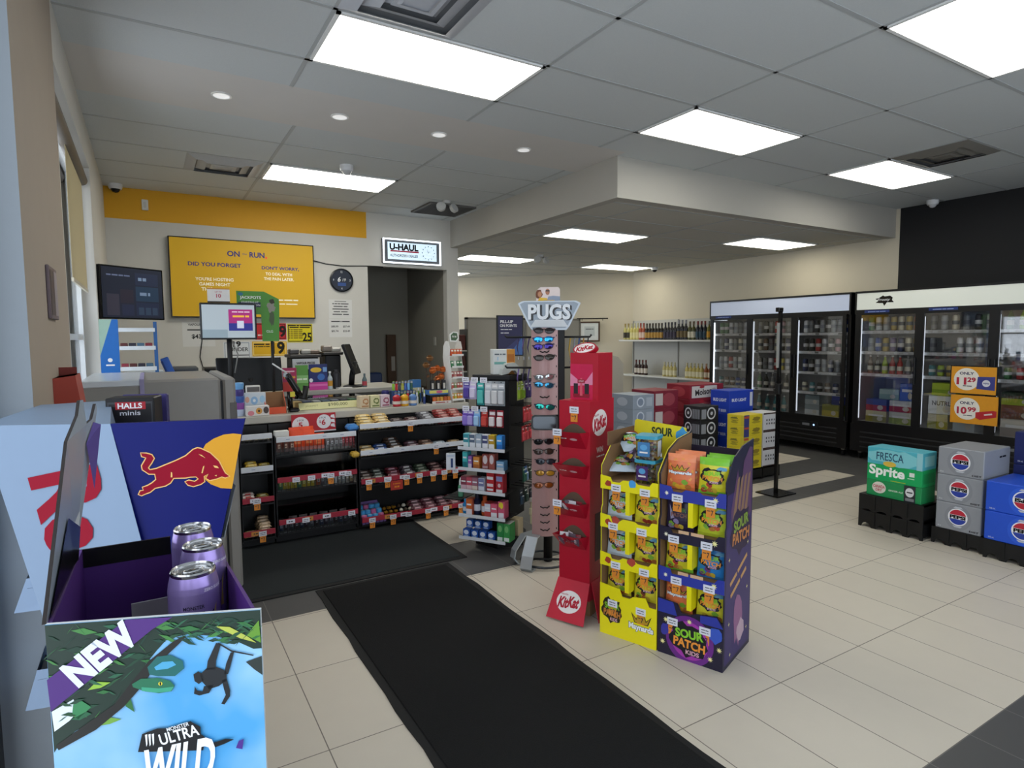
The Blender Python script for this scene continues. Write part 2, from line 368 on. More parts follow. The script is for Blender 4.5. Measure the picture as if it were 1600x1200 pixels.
# ------------------------------------------------------------------ lights in the ceilings
def ceiling_light(x0, x1, y0, y1, z, label, gain=1.0):
    cx, cy = (x0+x1)/2, (y0+y1)/2; t = thing('ceiling_light', label, 'light', (cx, cy, z-.012), 0, 'flat light panels in the ceiling'); a, b = (x1-x0)/2, (y1-y0)/2
    f = MB()
    for q in ((-a, a, -b, -b+.02), (-a, a, b-.02, b), (-a, -a+.02, -b, b), (a-.02, a, -b, b)): f.box(*q, 0, .012, WHT)
    f.build('light_frame', t)
    MB().box(-a+.02, a-.02, -b+.02, b-.02, .003, .01, E('fffbea' if z < 3 else 'fffdf4', PANEL*gain)).build('diffuser', t)
for q in [(.85, 2.05, 3.02, 3.615, H, 'lit ceiling panel beside the square air vent over the black runner', 1.25), (3.29, 4.49, 3.02, 3.615, H, 'lit ceiling panel just before the corner of the bulkhead'), (3.29, 4.49, 1.19, 1.79, H, 'lit ceiling panel nearest the camera, cut by the top right corner of the photo'),
          (5.74, 6.93, 3.02, 3.615, H, 'lit ceiling panel beside the air vent by the black wall'), (1.02, 2.21, 5.87, 6.445, H, 'lit ceiling panel above the cash counter', 2.3),
          (4.1, 5.3, 5.56, 6.155, LO, 'lit panel in the low ceiling, front one nearest the bulkhead corner'), (6.54, 7.74, 4.95, 5.545, LO, 'lit panel in the low ceiling right above the beige wall by the coolers'), (4.1, 5.3, 8.0, 8.6, LO, 'long lit panel in the low ceiling behind the wall with the doorway', 1.2),
          (6.54, 7.74, 8.0, 8.6, LO, 'lit panel in the low ceiling above the bottle shelves'), (4.7, 5.3, 10.3, 10.9, LO, 'lit panel in the low ceiling at the far back, mostly hidden by the wall edge')]:
    ceiling_light(*q)
for i, (x, lb) in enumerate([(.484, 'first'), (1.243, 'second'), (2.007, 'third'), (2.777, 'fourth')]):
    t = thing('downlight', f'small round recessed downlight, {lb} from the window in the plaster strip', 'downlight', (x, 4.422, H-.006), 0, 'downlights in the plaster strip')
    MB().lathe([(.062, 0), (.062, .006), (.05, .006), (.05, 0), (.062, 0)], WHT, 20, cap=False).build('rim', t)
    MB().lathe([(.05, .0), (.03, .004), (0, .004)], E('f0f0ee', .55), 20, cap=False).build('lamp', t)
def vent(x0, x1, y0, y1, label, c):
    t = thing('air_vent', label, 'vent', ((x0+x1)/2, (y0+y1)/2, H-.03), 0, 'ceiling air vents'); a, b = (x1-x0)/2, (y1-y0)/2
    for k, nm in ((0, 'outer_frame'), (.085, 'louver'), (.16, 'louver')):
        f = MB(); z = .022-.004*k*20; i = k+.078
        f.add([(-a+k, -b+k, .029), (a-k, -b+k, .029), (a-k, b-k, .029), (-a+k, b-k, .029), (-a+i, -b+i, 0), (a-i, -b+i, 0), (a-i, b-i, 0), (-a+i, b-i, 0)], [(0, 1, 5, 4), (1, 2, 6, 5), (2, 3, 7, 6), (3, 0, 4, 7)], c)
        f.build(nm, t)
    MB().box(-a+.2, a-.2, -b+.2, b-.2, .006, .01, c).build('centre_plate', t)
    MB().box(-a+.04, a-.04, -b+.04, b-.04, .026, .028, M('77787a', .6)).build('duct_opening', t)
vent(.84, 1.45, 2.40, 3.01, 'white stepped square air vent beside the light panel over the runner', M('b9bcc2', .5)); vent(.36, .97, 5.88, 6.45, 'white stepped square air vent near the dome camera and yellow band', M('b4b6b8', .5)); vent(5.73, 6.34, 2.41, 3.01, 'stepped square air vent near the black wall', M('77736c', .5))
t = thing('return_grille', 'dark grey square grille in the ceiling near the lit wall sign', 'vent', (3.17, 6.9, H-.02)); MB().box(-.3, .3, -.3, .3, 0, .02, M('63625f', .6)).build('grille_frame', t)
f = MB()
for k in range(14): f.box(-.27, .27, -.27+k*.04, -.255+k*.04, -.004, .001, M('4a4947', .6))
f.build('slats', t)
def dome(x, y, z, label, dark='1c1c1e'):
    t = thing('dome_camera', label, 'camera', (x, y, z), 0, 'white dome cameras'); MB().lathe([(.055, -.05), (.062, -.03), (.062, 0)], M('dedede', .4), 18).build('housing', t); MB().lathe([(0, -.088), (.025, -.08), (.04, -.06), (.045, -.045)], M(dark, .1, var=0), 16, cap=False).build('dome', t)
dome(-.2, 7.42, H, 'white dome camera with black eye in the corner above the yellow band'); dome(1.63, 5.62, H, 'white ceiling camera beside the panel above the cash counter', 'bdbdbd'); dome(7.95, 3.68, H, 'small white sensor on the ceiling by the black wall', 'c8c8c8'); dome(7.74, 8.0, LO, 'small dark-eyed camera at the end of the panel above the bottles')
def emlight(x, y, z, label):
    t = thing('emergency_light', label, 'lamp', (x, y, z), 0, 'twin emergency lamp heads'); MB().lathe([(.05, -.03), (.05, 0)], M('c9c9c6', .5), 14).build('base', t)
    for s in (-1, 1):
        m = MB(); m.T = Matrix.Translation((s*.075, -.02, -.085)) @ Matrix.Rotation(1.1, 4, 'X') @ Matrix.Rotation(s*.4, 4, 'Y'); m.lathe([(.02, -.03), (.05, -.01), (.055, .03), (.045, .032), (0, .034)], M('c4c4c2', .4), 14); m.home(); m.tube([(0, 0, -.02), (s*.05, -.01, -.05)], .012, GRY); m.build('lamp_head', t)
emlight(3.02, 6.48, H, 'white twin-headed emergency lamp by the dark ceiling grille'); emlight(5.06, 7.6, LO, 'grey twin-headed emergency lamp under the low ceiling')
# ------------------------------------------------------------------ runners on the floor
RUB = M('151515', 0.85, var=0.1); 
def pile(h): return M(h, 0.95, var=0.28, vscale=260, bump=0.6, spec=0.1)
def runner(x0, x1, y0, y1, label, h, wavy):
    t = thing('floor_mat', label, 'mat', ((x0+x1)/2, (y0+y1)/2, 0)); a, b = (x1-x0)/2, (y1-y0)/2; rr = random.Random(3)
    e = MB(); n = 24; pts = []
    for i in range(n+1): pts.append((-a+2*a*i/n, -b))
    for i in range(n+1): pts.append((a+(wavy*math.sin(i*1.3)*rr.random() if 4 < i < n-1 else 0), -b+2*b*i/n))
    for i in range(n+1): pts.append((a-2*a*i/n, b))
    for i in range(1, n): pts.append((-a+wavy*.6*math.sin(i*1.7)*rr.random(), b-2*b*i/n))
    e.prism(pts, 0, .006, RUB); e.build('rubber_edge', t)
    MB().box(-a+.035, a-.035, -b+.035, b-.035, .004, .011, pile(h), .003).build('carpet_pile', t)
runner(.795, 1.66, .35, 3.615, 'long black carpet runner leading from the entrance to the counter', '202020', .012)
runner(.36, 1.815, 3.64, 4.66, 'wide charcoal grey mat lying in front of the candy shelves', '313435', .0)

# ------------------------------------------------------------------ things on the back wall
Y0 = YB
def on_wall(name, label, cat, x0, x1, z0, z1, d=.03, group=None): return thing(name, label, cat, ((x0+x1)/2, Y0-d, (z0+z1)/2), 0, group), (x1-x0)/2, (z1-z0)/2
t, a, b = on_wall('television', 'large wall screen showing a yellow advertisement above the counter', 'television', .24, 1.75, 1.735, 2.6, .06)
MB().box(-a, a, 0, .05, -b, b, BLKG, .004).build('casing', t)
m = MB().front(-.001); SY = E('cfa315', .12); NAV = E('2b2a73', .1); OW = E('f3ead0', .15)
m.rect(-a+.012, a-.012, -b+.014, b-.012, SY); m.text('ON', -.12, .28, .13, .062, NAV, bold=.03); m.text('the', -.005, .285, .05, .022, NAV); m.text('RUN', .125, .28, .16, .062, NAV, bold=.03); m.disc(.222, .255, .01, .01, E('d0342c', .7), .0012)
m.text('DID YOU FORGET', -.31, .15, .53, .044, NAV, bold=.03); m.text("DON'T WORRY,", .375, .14, .41, .044, NAV, bold=.03); m.text('TO DEAL WITH', .355, .075, .29, .034, OW, bold=.02); m.text('THE PAIN LATER.', .355, .02, .33, .034, OW, bold=.02)
m.text("YOU'RE HOSTING", -.32, -.01, .38, .036, OW, bold=.02); m.text('GAMES NIGHT', -.32, -.065, .31, .036, OW, bold=.02); m.text('THIS', -.4, -.12, .11, .036, OW, bold=.02); m.text('~353', .45, -.22, .22, .022, OW); m.text('~36', .45, -.265, .2, .018, OW)
m.home(); m.build('screen', t)
t = thing('wall_clock', 'round dark blue wall clock beside the yellow screen', 'clock', (2.085, Y0, 2.21))
m = MB(); m.T = Matrix.Rotation(PI/2, 4, 'X'); m.lathe([(.142, 0), (.142, .03), (.128, .036), (.125, .03)], M('15171c', .3), 32, cap=False); m.build('rim', t)
m = MB(); m.T = Matrix.Rotation(PI/2, 4, 'X'); m.disc(0, 0, .127, .127, M('1b2233', .3), .028, 32); WT = M('e8e8e8', .5, var=0); m.text('6', -.03, .01, .035, .06, WT, .03, bold=.02, shear=.2); m.text('19', .03, .005, .035, .035, WT, .03, shear=.2)
m.text('12', 0, .1, .02, .024, WT, .03); m.text('3', .1, 0, .012, .024, WT, .03); m.text('6', 0, -.1, .012, .024, WT, .03); m.text('9', -.1, 0, .012, .024, WT, .03); m.rect(-.05, .05, -.07, -.03, M('2c4a86', .4), .0285); m.build('dial', t)
PAPER = M('d9d8d4', .8, var=.02); INK = M('2a2a2c', .8, var=0)
def sheet(name, label, x0, x1, z0, z1, lines, h='d9d8d4', border=None, group=None, cat='notice'):
    m = MB(); a, b = (x1-x0)/2, (z1-z0)/2; m.box(-a, a, -.002, 0, -b, b, M(h, .7, var=.02)); m.front(-.002)
    if border: m.rect(-a+.01, a-.01, -b+.01, b-.01, M(border, .6), .0004); m.rect(-a+.018, a-.018, -b+.018, b-.018, M(h, .7, var=.02), .0007)
    for (s, cx, cy, wd, hh, col, bold) in lines: m.text(s, cx*a, cy*b, wd*2*a if wd else None, hh*2*b, M(col, .7, var=0), bold=bold)
    return solo(m, name, label, cat, ((x0+x1)/2, Y0-.0005, (z0+z1)/2), 0, group)
sheet('paper_notice', 'white paper notice taped on the wall just under the round clock', 1.925, 2.21, 1.745, 1.975, [('~6', 0, .8, .5, .05, '444444', 0)]+[(x, 0, .55-.28*i, .7-.1*(i % 2), .08, '555555', 0) for i, x in enumerate(['~2339', '~73', '~7', '~44', '~53'])])
sheet('paper_notice', 'white price notice with two columns, lower of the two papers under the clock', 1.92, 2.205, 1.515, 1.74, [('~918', 0, .7, .8, .09, '444444', .01), ('$80.99', -.5, .15, .3, .12, '333333', .02), ('$57.49', .5, .15, .3, .12, '333333', .02), ('$8.74', -.5, -.35, .3, .12, '333333', .02), ('$23.49', .5, -.35, .3, .12, '333333', .02)])
sheet('age_sign', 'yellow sign with a big 25 beneath the screen', 1.43, 1.722, 1.455, 1.675, [('~629', 0, .82, .9, .1, '25200a', .02), ('~78', 0, .62, .8, .1, '25200a', .02)]+[('~2365', -.35, .36-.22*i, .55, .09, '6b5c10', 0) for i in range(5)]+[('25', .55, -.42, .36, .48, '16140a', .03)], 'd9c81c', '1a1a16')
sheet('age_sign', 'red sign with a black 19 beneath the screen', 1.08, 1.42, 1.49, 1.68, [('19', .6, .0, .4, .72, '1a0a0a', .04), ('~264', -.25, -.45, .6, .13, 'e8d8d0', .02)], 'c0272c', '2a0d0e')
sheet('age_sign', 'yellow sign with a black 19, hung below the red one', 1.04, 1.42, 1.3, 1.47, [('19', .5, .1, .38, .86, '16140a', .04), ('~52', -.45, .6, .45, .13, '16140a', .02), ('~22725', -.45, .3, .45, .1, '4b400c', 0)], 'd8a91c', 'e8d080')
sheet('age_sign', 'white framed UNDER sign half hidden by the monitor on the pole', .74, 1.02, 1.25, 1.47, [('19', 0, .75, .3, .3, '1a1a1a', .04), ('UNDER', .15, .2, .7, .2, '2a2a2a', .02), ('~78', .1, -.4, .8, .08, '555555', 0)], 'd5d8da', '8f9aa4')
sheet('price_notice', 'white paper with a $43.98 price left of the monitor on the pole', .34, .66, 1.42, 1.69, [('VAPOUR PRICES', .1, .78, .75, .1, '2a2a2a', .02), ('~823', 0, .35, .7, .09, '444444', .01), ('$43.98', .1, -.2, .55, .2, '222222', .03)])
m = MB(); m.box(-.03, .03, -.02, 0, -.055, .055, M('e4e4e0', .4), .006); m.box(-.012, .012, -.026, -.02, -.03, .03, M('d2d2ce', .4), .003); solo(m, 'wall_thermostat', 'small white box switch on the yellow band', 'switch', (.05, Y0-.004, 2.905))
t = thing('lit_sign', 'lit rectangular rental sign with glowing white border above the doorway', 'sign', (3.0, Y0-.07, 2.605))
m = MB(); m.box(-.395, .395, .01, .07, -.155, .155, M('5c5f63', .5), .005); m.build('back_box', t)
m = MB()
for q in ((-.395, .395, .14, .155), (-.395, .395, -.155, -.14), (-.395, -.38, -.14, .14), (.38, .395, -.14, .14)): m.box(q[0], q[1], -.004, .012, q[2], q[3], E('eef6ff', 3.0))
m.build('neon_border', t)
m = MB().front(.004); m.rect(-.335, .335, -.105, .11, E('cfe4f2', .85), .0); bk = M('0d0d10', .6, var=0); m.text('U-HAUL', -.115, .052, .39, .085, bk, bold=.05); m.rect(-.3, .085, -.01, .008, M('d2334c', .5, var=0)); m.text('AUTHORIZED DEALER', -.115, -.055, .38, .036, M('3f4854', .5, var=0), bold=.02)
for k in range(12): m.disc(.22+.085*math.cos(k*PI/6), .0+.085*math.sin(k*PI/6), .007, .007, M('44505c', .5, var=0), n=8)
m.poly([(.22, .004), (.218, -.004), (.255, .04)], bk, .0008); m.poly([(.216, 0), (.224, 0), (.2, .06)], bk, .0008); m.home(); m.build('sign_face', t)
m = MB(); m.tube([(1.75, Y0-.012, 2.43), (1.9, Y0-.01, 2.4), (2.1, Y0-.01, 2.385), (2.4, Y0-.01, 2.4), (2.62, Y0-.01, 2.4)], .006, BLK, 6); solo(m, 'sign_cable', 'black cable running along the wall from the screen to the lit sign', 'cable')
m = MB(); m.tube([(.52, Y0-.008, 1.74), (.53, Y0-.008, 1.5), (.5, Y0-.01, 1.3), (.54, Y0-.012, 1.12), (.5, Y0-.02, 1.0)], .005, BLK, 6); solo(m, 'screen_cable', 'thin black cable hanging straight down from the yellow screen', 'cable')
# swivel screen in the corner
t = thing('wall_screen', 'dark swivel screen showing fuel offers in the corner beside the window', 'screen', (-.075, 5.9, 1.885), .62)
MB().box(-.27, .27, 0, .05, -.22, .205, BLKG, .004).build('casing', t)
m = MB().front(-.001); m.rect(-.255, .255, -.207, .192, E('1b2338', .08)); m.text('~3434', -.12, .13, .19, .018, E('6a7494', .2)); m.rect(.02, .22, .06, .16, E('222c48', .1), .0008); m.rect(.02, .22, -.07, .05, E('223a54', .1), .0008); m.rect(.02, .22, -.19, -.08, E('202a46', .1), .0008)
for k in range(3): m.rect(.04+.06*k, .085+.06*k, -.18, -.12, E('33445c', .15), .0012)
m.text('~22', .08, .11, .07, .04, E('7f93b0', .15)); m.text('~31', .1, -.01, .09, .04, E('7f93b0', .15)); m.rect(-.22, -.12, -.19, -.02, E('3c3848', .1), .0008); m.rect(-.11, 0, -.09, .02, E('2c2636', .1), .0008); m.rect(-.1, 0, -.19, -.1, E('232a46', .1), .0008); m.home(); m.build('screen', t)
MB().box(-.03, .03, .05, .25, -.03, .03, BLK).tube([(0, .25, 0), (-.1, .5, .0), (-.15, 1.63, .05)], .02, BLK).build('bracket', t)

# passage seen through the doorway
m = MB(); m.box(-.07, .07, -.03, .03, 0, 1.55, M('4a3420', .6), .004); m.front(-.03); m.rect(-.01, .05, 1.0, 1.22, M('9a948a', .8)); solo(m, 'leaning_board', 'brown wooden board with a paper on it standing in the dark passage', 'board', (3.2, 8.93, 0))
m = MB(); m.box(-.12, .12, -.12, .12, 0, 1.02, M('1b2c52', .5), .02); solo(m, 'plastic_bin', 'blue bin just inside the doorway', 'bin', (2.68, 8.3, 0))
m = MB(); m.box(-.02, .0, -.03, .03, -.06, .06, M('a8a59c', .5), .004); solo(m, 'wall_switch', 'pale switch box on the passage wall', 'switch', (3.508, 7.95, 1.45))
m = MB(); m.box(-.25, .25, -.2, .2, 0, .8, M('3b2a1c', .7), .01); solo(m, 'wooden_stand', 'low dark brown wooden stand in the passage', 'stand', (3.18, 8.3, 0))

# ------------------------------------------------------------------ framed picture, partition and poster at the back
dv = Vector((-.745, .667, 0)); ang = math.atan2(-dv.y, -dv.x)
t = thing('framed_certificate', 'brown framed certificate hanging on the slanted far wall', 'picture', (7.39, 9.39, 1.6), ang+0.0)
fr = M('4a3424', .5); m = MB()
for q in ((-.2, .2, .165, .195), (-.2, .2, -.195, -.165), (-.2, -.17, -.165, .165), (.17, .2, -.165, .165)): m.box(q[0], q[1], -.015, .012, q[2], q[3], fr, .004)
m.build('frame', t); m = MB().front(-.004); m.rect(-.17, .17, -.165, .165, M('cfd2d0', .6), 0); m.rect(-.1, .1, -.08, .1, M('b6bcbc', .6)); m.text('~92', 0, .05, .15, .02, INK); m.home(); m.build('certificate', t)
t = thing('picture_rail', 'thin black rail with hooks above the framed certificate', 'rail', (7.41, 9.33, 1.85), ang); m = MB(); m.tube([(-.3, 0, 0), (.3, 0, 0)], .012, BLK); m.tube([(.2, -.01, 0), (.2, -.01, -.04)], .006, BLK, 6); m.tube([(-.2, -.01, 0), (-.2, -.01, -.04)], .006, BLK, 6); m.build('rail', t)
PANEL_F = M('b4afa3', .85, var=.04, vscale=60)
def cubicle(x0, x1, y, label):
    t = thing('partition_panel', label, 'partition', ((x0+x1)/2, y, 0), 0, 'beige office partition panels'); a = (x1-x0)/2
    MB().box(-a+.02, a-.02, -.025, .025, .08, 1.78, PANEL_F, .004).build('fabric_panel', t)
    m = MB(); fm = M('8f8a80', .5); m.box(-a, -a+.03, -.03, .03, 0, 1.8, fm); m.box(a-.03, a, -.03, .03, 0, 1.8, fm); m.box(-a, a, -.03, .03, 1.77, 1.8, fm); m.box(-a, a, -.03, .03, .03, .1, fm); m.build('frame', t)
cubicle(4.08, 5.1, 8.15, 'beige office partition panel behind the framed poster'); cubicle(5.12, 6.2, 8.15, 'beige office partition panel behind the sunglasses stand header')
t = thing('poster_stand', 'black framed purple poster on a floor stand in front of the partition', 'poster', (3.63, 6.1, 0), -.15)
MB().box(-.165, .165, -.015, .015, 1.28, 1.755, M('17181c', .4), .004).build('frame', t)
m = MB().front(-.016); m.rect(-.15, .15, 1.295, 1.74, M('302f55', .5)); m.poly([(-.02, 1.295), (.15, 1.295), (.15, 1.5)], M('4a6fae', .5), .0008); m.poly([(-.15, 1.295), (-.02, 1.295), (.15, 1.5), (.15, 1.53)], M('3c4070', .5), .0007); m.text('FILL-UP', -.045, 1.68, .16, .034, WT, bold=.03); m.text('ON POINTS', -.025, 1.635, .21, .034, WT, bold=.03); m.text('~454', -.05, 1.59, .14, .012, WT); m.text('~35', -.07, 1.55, .1, .014, WT, bold=.02); m.home(); m.build('poster', t)
m = MB(); m.box(-.02, .02, 0, .03, .02, 1.4, BLK); m.build('post', t); MB().box(-.2, .2, -.12, .15, 0, .02, BLK, .005).build('base', t)
t = thing('back_shelf', 'dark reddish storage shelf at the passage end beside the partition', 'shelf', (3.83, 7.95, 0)); m = MB(); dr = M('4b2a22', .6)
m.box(-.13, -.11, -.12, .12, 0, 1.62, M('5c5950', .6)); m.box(.11, .13, -.12, .12, 0, 1.62, M('5c5950', .6)); m.build('upright', t)
for z in (.3, .65, 1.0, 1.3): MB().box(-.11, .11, -.12, .12, z, z+.02, M('a7a49a', .6)).build('shelf_board', t)
for z, c in ((1.02, '4b2a22'), (1.32, '55241c'), (.67, '3c302a'), (.32, '4b2a22')):
    solo(MB().box(-.1, .1, -.1, .1, 0, .22, M(c, .6), .008), 'carton', f'dark red carton on the {["bottom", "second", "third", "top"][int((z-.3)/.32)]} board of the storage shelf by the partition', 'box', (3.83, 7.95, z))
m = MB(); pts = [(-.3, 0), (.3, 0), (.3, 1.1), (.2, 1.2), (0, 1.25), (-.2, 1.2), (-.3, 1.1)]; m.at((0, 0, 0), (1, 0, 0), (0, 0, 1)).prism(pts, -.02, .02, PANEL_F); solo(m, 'arched_panel', 'beige arched end panel behind the red chocolate tower', 'panel', (5.75, 6.9, 0))
# ------------------------------------------------------------------ cash counter and candy shelves
CTOP = M('b5b1a6', .4, var=.03); CBODY = M('1b1b1c', .6)
t = thing('cash_counter', 'long pale topped cash counter behind the candy shelves', 'counter', (1.44, 5.1, 0))
MB().box(-.99, 1.0, -.28, .3, .868, .925, CTOP, .006).box(-.99, -.57, .3, .75, .868, .925, CTOP).build('worktop', t); MB().box(-.97, .98, -.2, .28, 0, .868, CBODY).build('body', t)
t = thing('back_counter', 'raised grey counter behind the lottery case', 'counter', (1.5, 5.95, 0)); MB().box(-.62, .66, -.32, .35, .985, 1.03, M('a5a29a', .45), .006).build('worktop', t); MB().box(-.6, .64, -.29, .33, 0, .985, M('77746d', .6)).build('body', t)
t = thing('side_counter', 'low counter along the window wall behind the grey cooler', 'counter', (.05, 5.7, 0)); MB().box(-.35, .36, -.95, 1.0, .9, .9395, M('c8c8c6', .4), .004).build('worktop', t); MB().box(-.35, .34, -.93, .98, 0, .9, M('8d8d8c', .6)).build('body', t)
t = thing('low_counter', 'back wall counter under the yellow screen', 'counter', (.7, 7.2, 0)); MB().box(-.98, 1.6, -.3, .33, .9, .94, M('c8c8c6', .4), .005).build('worktop', t); MB().box(-.96, 1.58, -.27, .31, 0, .9, M('8d8d8c', .6)).build('body', t)

RED = M('a3273a', .5); RAILW = M('dcdfe4', .35); ORG = M('e08a2e', .5); TAGW = M('e2e2ea', .5); TXT = M('33333a', .6, var=0)
def tag_mesh(long=True, z=0):
    m = MB(); m.box(-.026, .026, -.004, 0, -.005, .03, TAGW); m.front(-.0042); m.text('~43', 0, .018, .034, .006, TXT, .0004); m.text('~52', 0, .006, .034, .005, TXT, .0004)
    if long:
        m.home(); m.box(-.02, .02, -.003, 0, -.05, -.005, ORG); m.front(-.0034); m.text('~4', -.008, -.02, .014, .006, TXT, .0004); m.text('7', .008, -.028, .012, .024, TXT, .0004, bold=.02)
    return m.home()
TAGM = {}
def price_tag(parent, x, y, z, long=True):
    if long not in TAGM:
        o = tag_mesh(long).build('price_tag', parent, (x, y, z)); TAGM[long] = o.data; return o
    o = bpy.data.objects.new('price_tag', TAGM[long]); COL.objects.link(o); o.parent = parent; o.location = (x, y, z); return o
def shelf(root, x0, x1, yf, yb, zr, red, tags=(), drop=.055, rail=.038):
    m = MB(); m.box(x0, x1, yf, yb, zr-drop-.012, zr-drop, BLK); m.build('shelf_deck', root)
    r = MB().box(x0, x1, yf-.012, yf, zr-rail, zr, RED if red else RAILW, .002); r.front(yf-.0125)
    rr = random.Random(int(x0*100+zr*1000))
    n = int((x1-x0)/.13)
    for k in range(n):
        cx = x0+.08+k*.13
        if red:
            if rr.random() < .7: r.rect(cx-.03, cx+.03, zr-rail+.004, zr-.004, TAGW if rr.random() < .6 else M('c98a3c', .5)); r.text('~23', cx, zr-rail/2, .03, .012, TXT)
        elif rr.random() < .4: r.text('~4', cx, zr-rail/2, .025, .009, M('9aa4bd', .5))
    r.home().build('price_rail', root)
    w_ = MB(); k = int((x1-x0)/.028)
    for i in range(k+1): xx = x0+(x1-x0)*i/k; w_.box(xx-.0015, xx+.0015, yf-.004, yf, zr-drop-.01, zr-rail, WIRE)
    w_.box(x0, x1, yf-.004, yf, zr-drop-.01, zr-drop-.004, WIRE); w_.build('wire_lip', root)
    for x, lg in tags: price_tag(root, x, yf-.0135, zr-rail+.0, lg)
def rack(name, label, x0, x1, y0, shelves):
    t = thing(name, label, 'shelf', ((x0+x1)/2, y0, 0)); a = (x1-x0)/2; ox = (x0+x1)/2
    MB().box(-a, a, .245, .26, .0, .86, BLK).build('back_panel', t); MB().box(-a, a, .08, .25, 0, .05, BLK).build('plinth', t)
    MB().box(-a, -a+.008, .02, .25, .05, .8, BLK).build('side_panel', t); MB().box(a-.008, a, .02, .25, .05, .8, BLK).build('side_panel', t)
    for z, red, tags, dr in shelves: shelf(t, -a+.008 if a > .2 else -a, a-.008, 0, .24, z, red, [(x-ox, l) for x, l in tags], dr)
    return t
YR = 4.57
rack('candy_shelf', 'narrow end section of the black candy shelves beside the grey cooler', .525, .745, YR, [(.832, False, [], .06), (.6, False, [], .05), (.378, True, [(.62, True)], .05), (.14, True, [(.65, True)], .06)])
rack('candy_shelf', 'middle section of the black candy shelves with wire baskets', .755, 1.35, YR, [(.795, False, [], .13), (.5, True, [(.89, False), (1.0, False), (1.14, True), (1.27, False)], .105), (.19, True, [(.95, False), (1.29, False)], .105)])
rack('candy_shelf', 'wide section of the black candy shelves next to the peg display', 1.365, 2.29, YR, [(.842, False, [(1.78, True)], .06), (.635, False, [(2.0, True)], .055), (.412, True, [(1.43, True), (1.58, True), (1.74, True), (1.85, True), (1.97, True), (2.07, True), (2.17, True)], .055), (.108, True, [(1.45, True), (1.62, True), (1.75, False), (1.92, True), (2.08, True), (2.22, True)], .06)])
m = MB(); m.box(-.05, .05, -.003, 0, -.075, 0, M('b5382e', .5)); m.front(-.0034); m.text('~15', 0, -.025, .06, .014, ORG); m.text('~33', 0, -.05, .04, .022, ORG); solo(m, 'sale_card', 'small red sale card hanging from the red rail of the wide candy section', 'card', (1.655, YR-.015, .373))
# acrylic basket fronts of the middle section
for z, h, nm in ((.66, .1, 'top'), (.4, .2, 'middle'), (.09, .19, 'bottom')):
    m = MB(); m.box(.765, 1.34, YR+.006, YR+.009, z, z+h*.5, PLASTIC); m.box(.765, 1.34, YR+.2, YR+.203, z, z+h, SMOKE); m.box(1.335, 1.338, YR+.01, YR+.2, z, z+h, SMOKE); solo(m, 'acrylic_bin', f'clear acrylic bin on the {nm} shelf of the basket section', 'bin')

def bar_mesh(L, W, Hh, h1, h2):
    m = MB(); c1, c2 = M(h1, .3, var=.1, vscale=60), M(h2, .4, var=0)
    n = 8; prof = [(-.5, .1, .75), (-.42, .12, 1), (-.4, .8, 1), (-.2, 1, 1), (.2, 1, 1), (.4, .8, 1), (.42, .12, 1), (.5, .1, .75)]; vs = []
    for u, hh, ww in prof:
        for yy, zz in ((-.5, .2), (-.3, 1), (.3, 1), (.5, .2)): vs.append((u*L, yy*W*ww, zz*Hh*hh))
    fs = []
    for i in range(n-1):
        for j in range(3): fs.append((i*4+j, i*4+4+j, i*4+5+j, i*4+1+j))
        fs.append((i*4, i*4+3, i*4+7, i*4+4))
    m.add(vs, fs, c1); m.at((0, 0, Hh+.0003)); m.rect(-.25*L, .25*L, -.22*W, .22*W, c2, 0); m.rect(-.15*L, .1*L, -.06*W, .08*W, c1, .0004)
    m.at((0, -W*.5*.95, Hh*.5), (1, 0, 0), (0, .4, 1)); m.rect(-.2*L, .2*L, -.3*Hh, .3*Hh, c2, .0)
    return m.home()
_BAR = {}
def bars(x, y, z, n, h1, h2, label, group, L=.125, W=.045, Hh=.018, dy=.042, dz=.011, stack=1, rz=0.0, name='candy_bar', cat='candy bar'):
    k = (h1, h2, L, W, Hh); rr = random.Random(int(x*1000+z*100))
    for s in range(stack):
        for i in range(n):
            loc = (x+rr.uniform(-.006, .006), y+i*dy, z+i*dz+s*Hh*1.05); r = rz+rr.uniform(-.12, .12)
            if k not in _BAR: _BAR[k] = solo(bar_mesh(L, W, Hh, h1, h2), name, label, cat, loc, r, group)
            else:
                o = bpy.data.objects.new(name, _BAR[k].data); COL.objects.link(o); o.location = loc; o.rotation_euler.z = r; tag(o, label, cat, group)
yb = YR+.035
# wide section, lower red-railed shelf above the last one
for i, (x, a, b, nm) in enumerate([(1.445, '3d2a22', 'b7a79a', 'dark brown'), (1.54, '2c2f2a', 'b9beb0', 'dark green and grey'), (1.67, '6d2631', 'c89aa5', 'wine red'), (1.79, '4a3a44', 'e6e3e0', 'white banded'), (1.91, '3c4a3a', 'a9b09a', 'olive green'), (2.04, '46282a', 'b98d86', 'maroon'), (2.18, '3d3234', 'a69a98', 'dusky brown')]):
    bars(x, yb, .36, 4, a, b, f'{nm} wrapped candy bar on the upper red-railed shelf of the wide section', f'{nm} candy bars, upper red-railed shelf', stack=2, dz=.016)
for i, (x, a, b, nm) in enumerate([(1.86, '5a2733', 'd9b6bb', 'burgundy'), (1.97, '64303c', 'cfa2a8', 'rose'), (2.09, '4d2530', 'c99aa0', 'plum'), (2.2, '6d3a40', 'd8b4b4', 'dusty pink')]):
    bars(x, yb, .06, 4, a, b, f'{nm} wrapped candy bar on the lowest shelf of the wide section', f'{nm} candy bars, lowest shelf', stack=2, dz=.016)
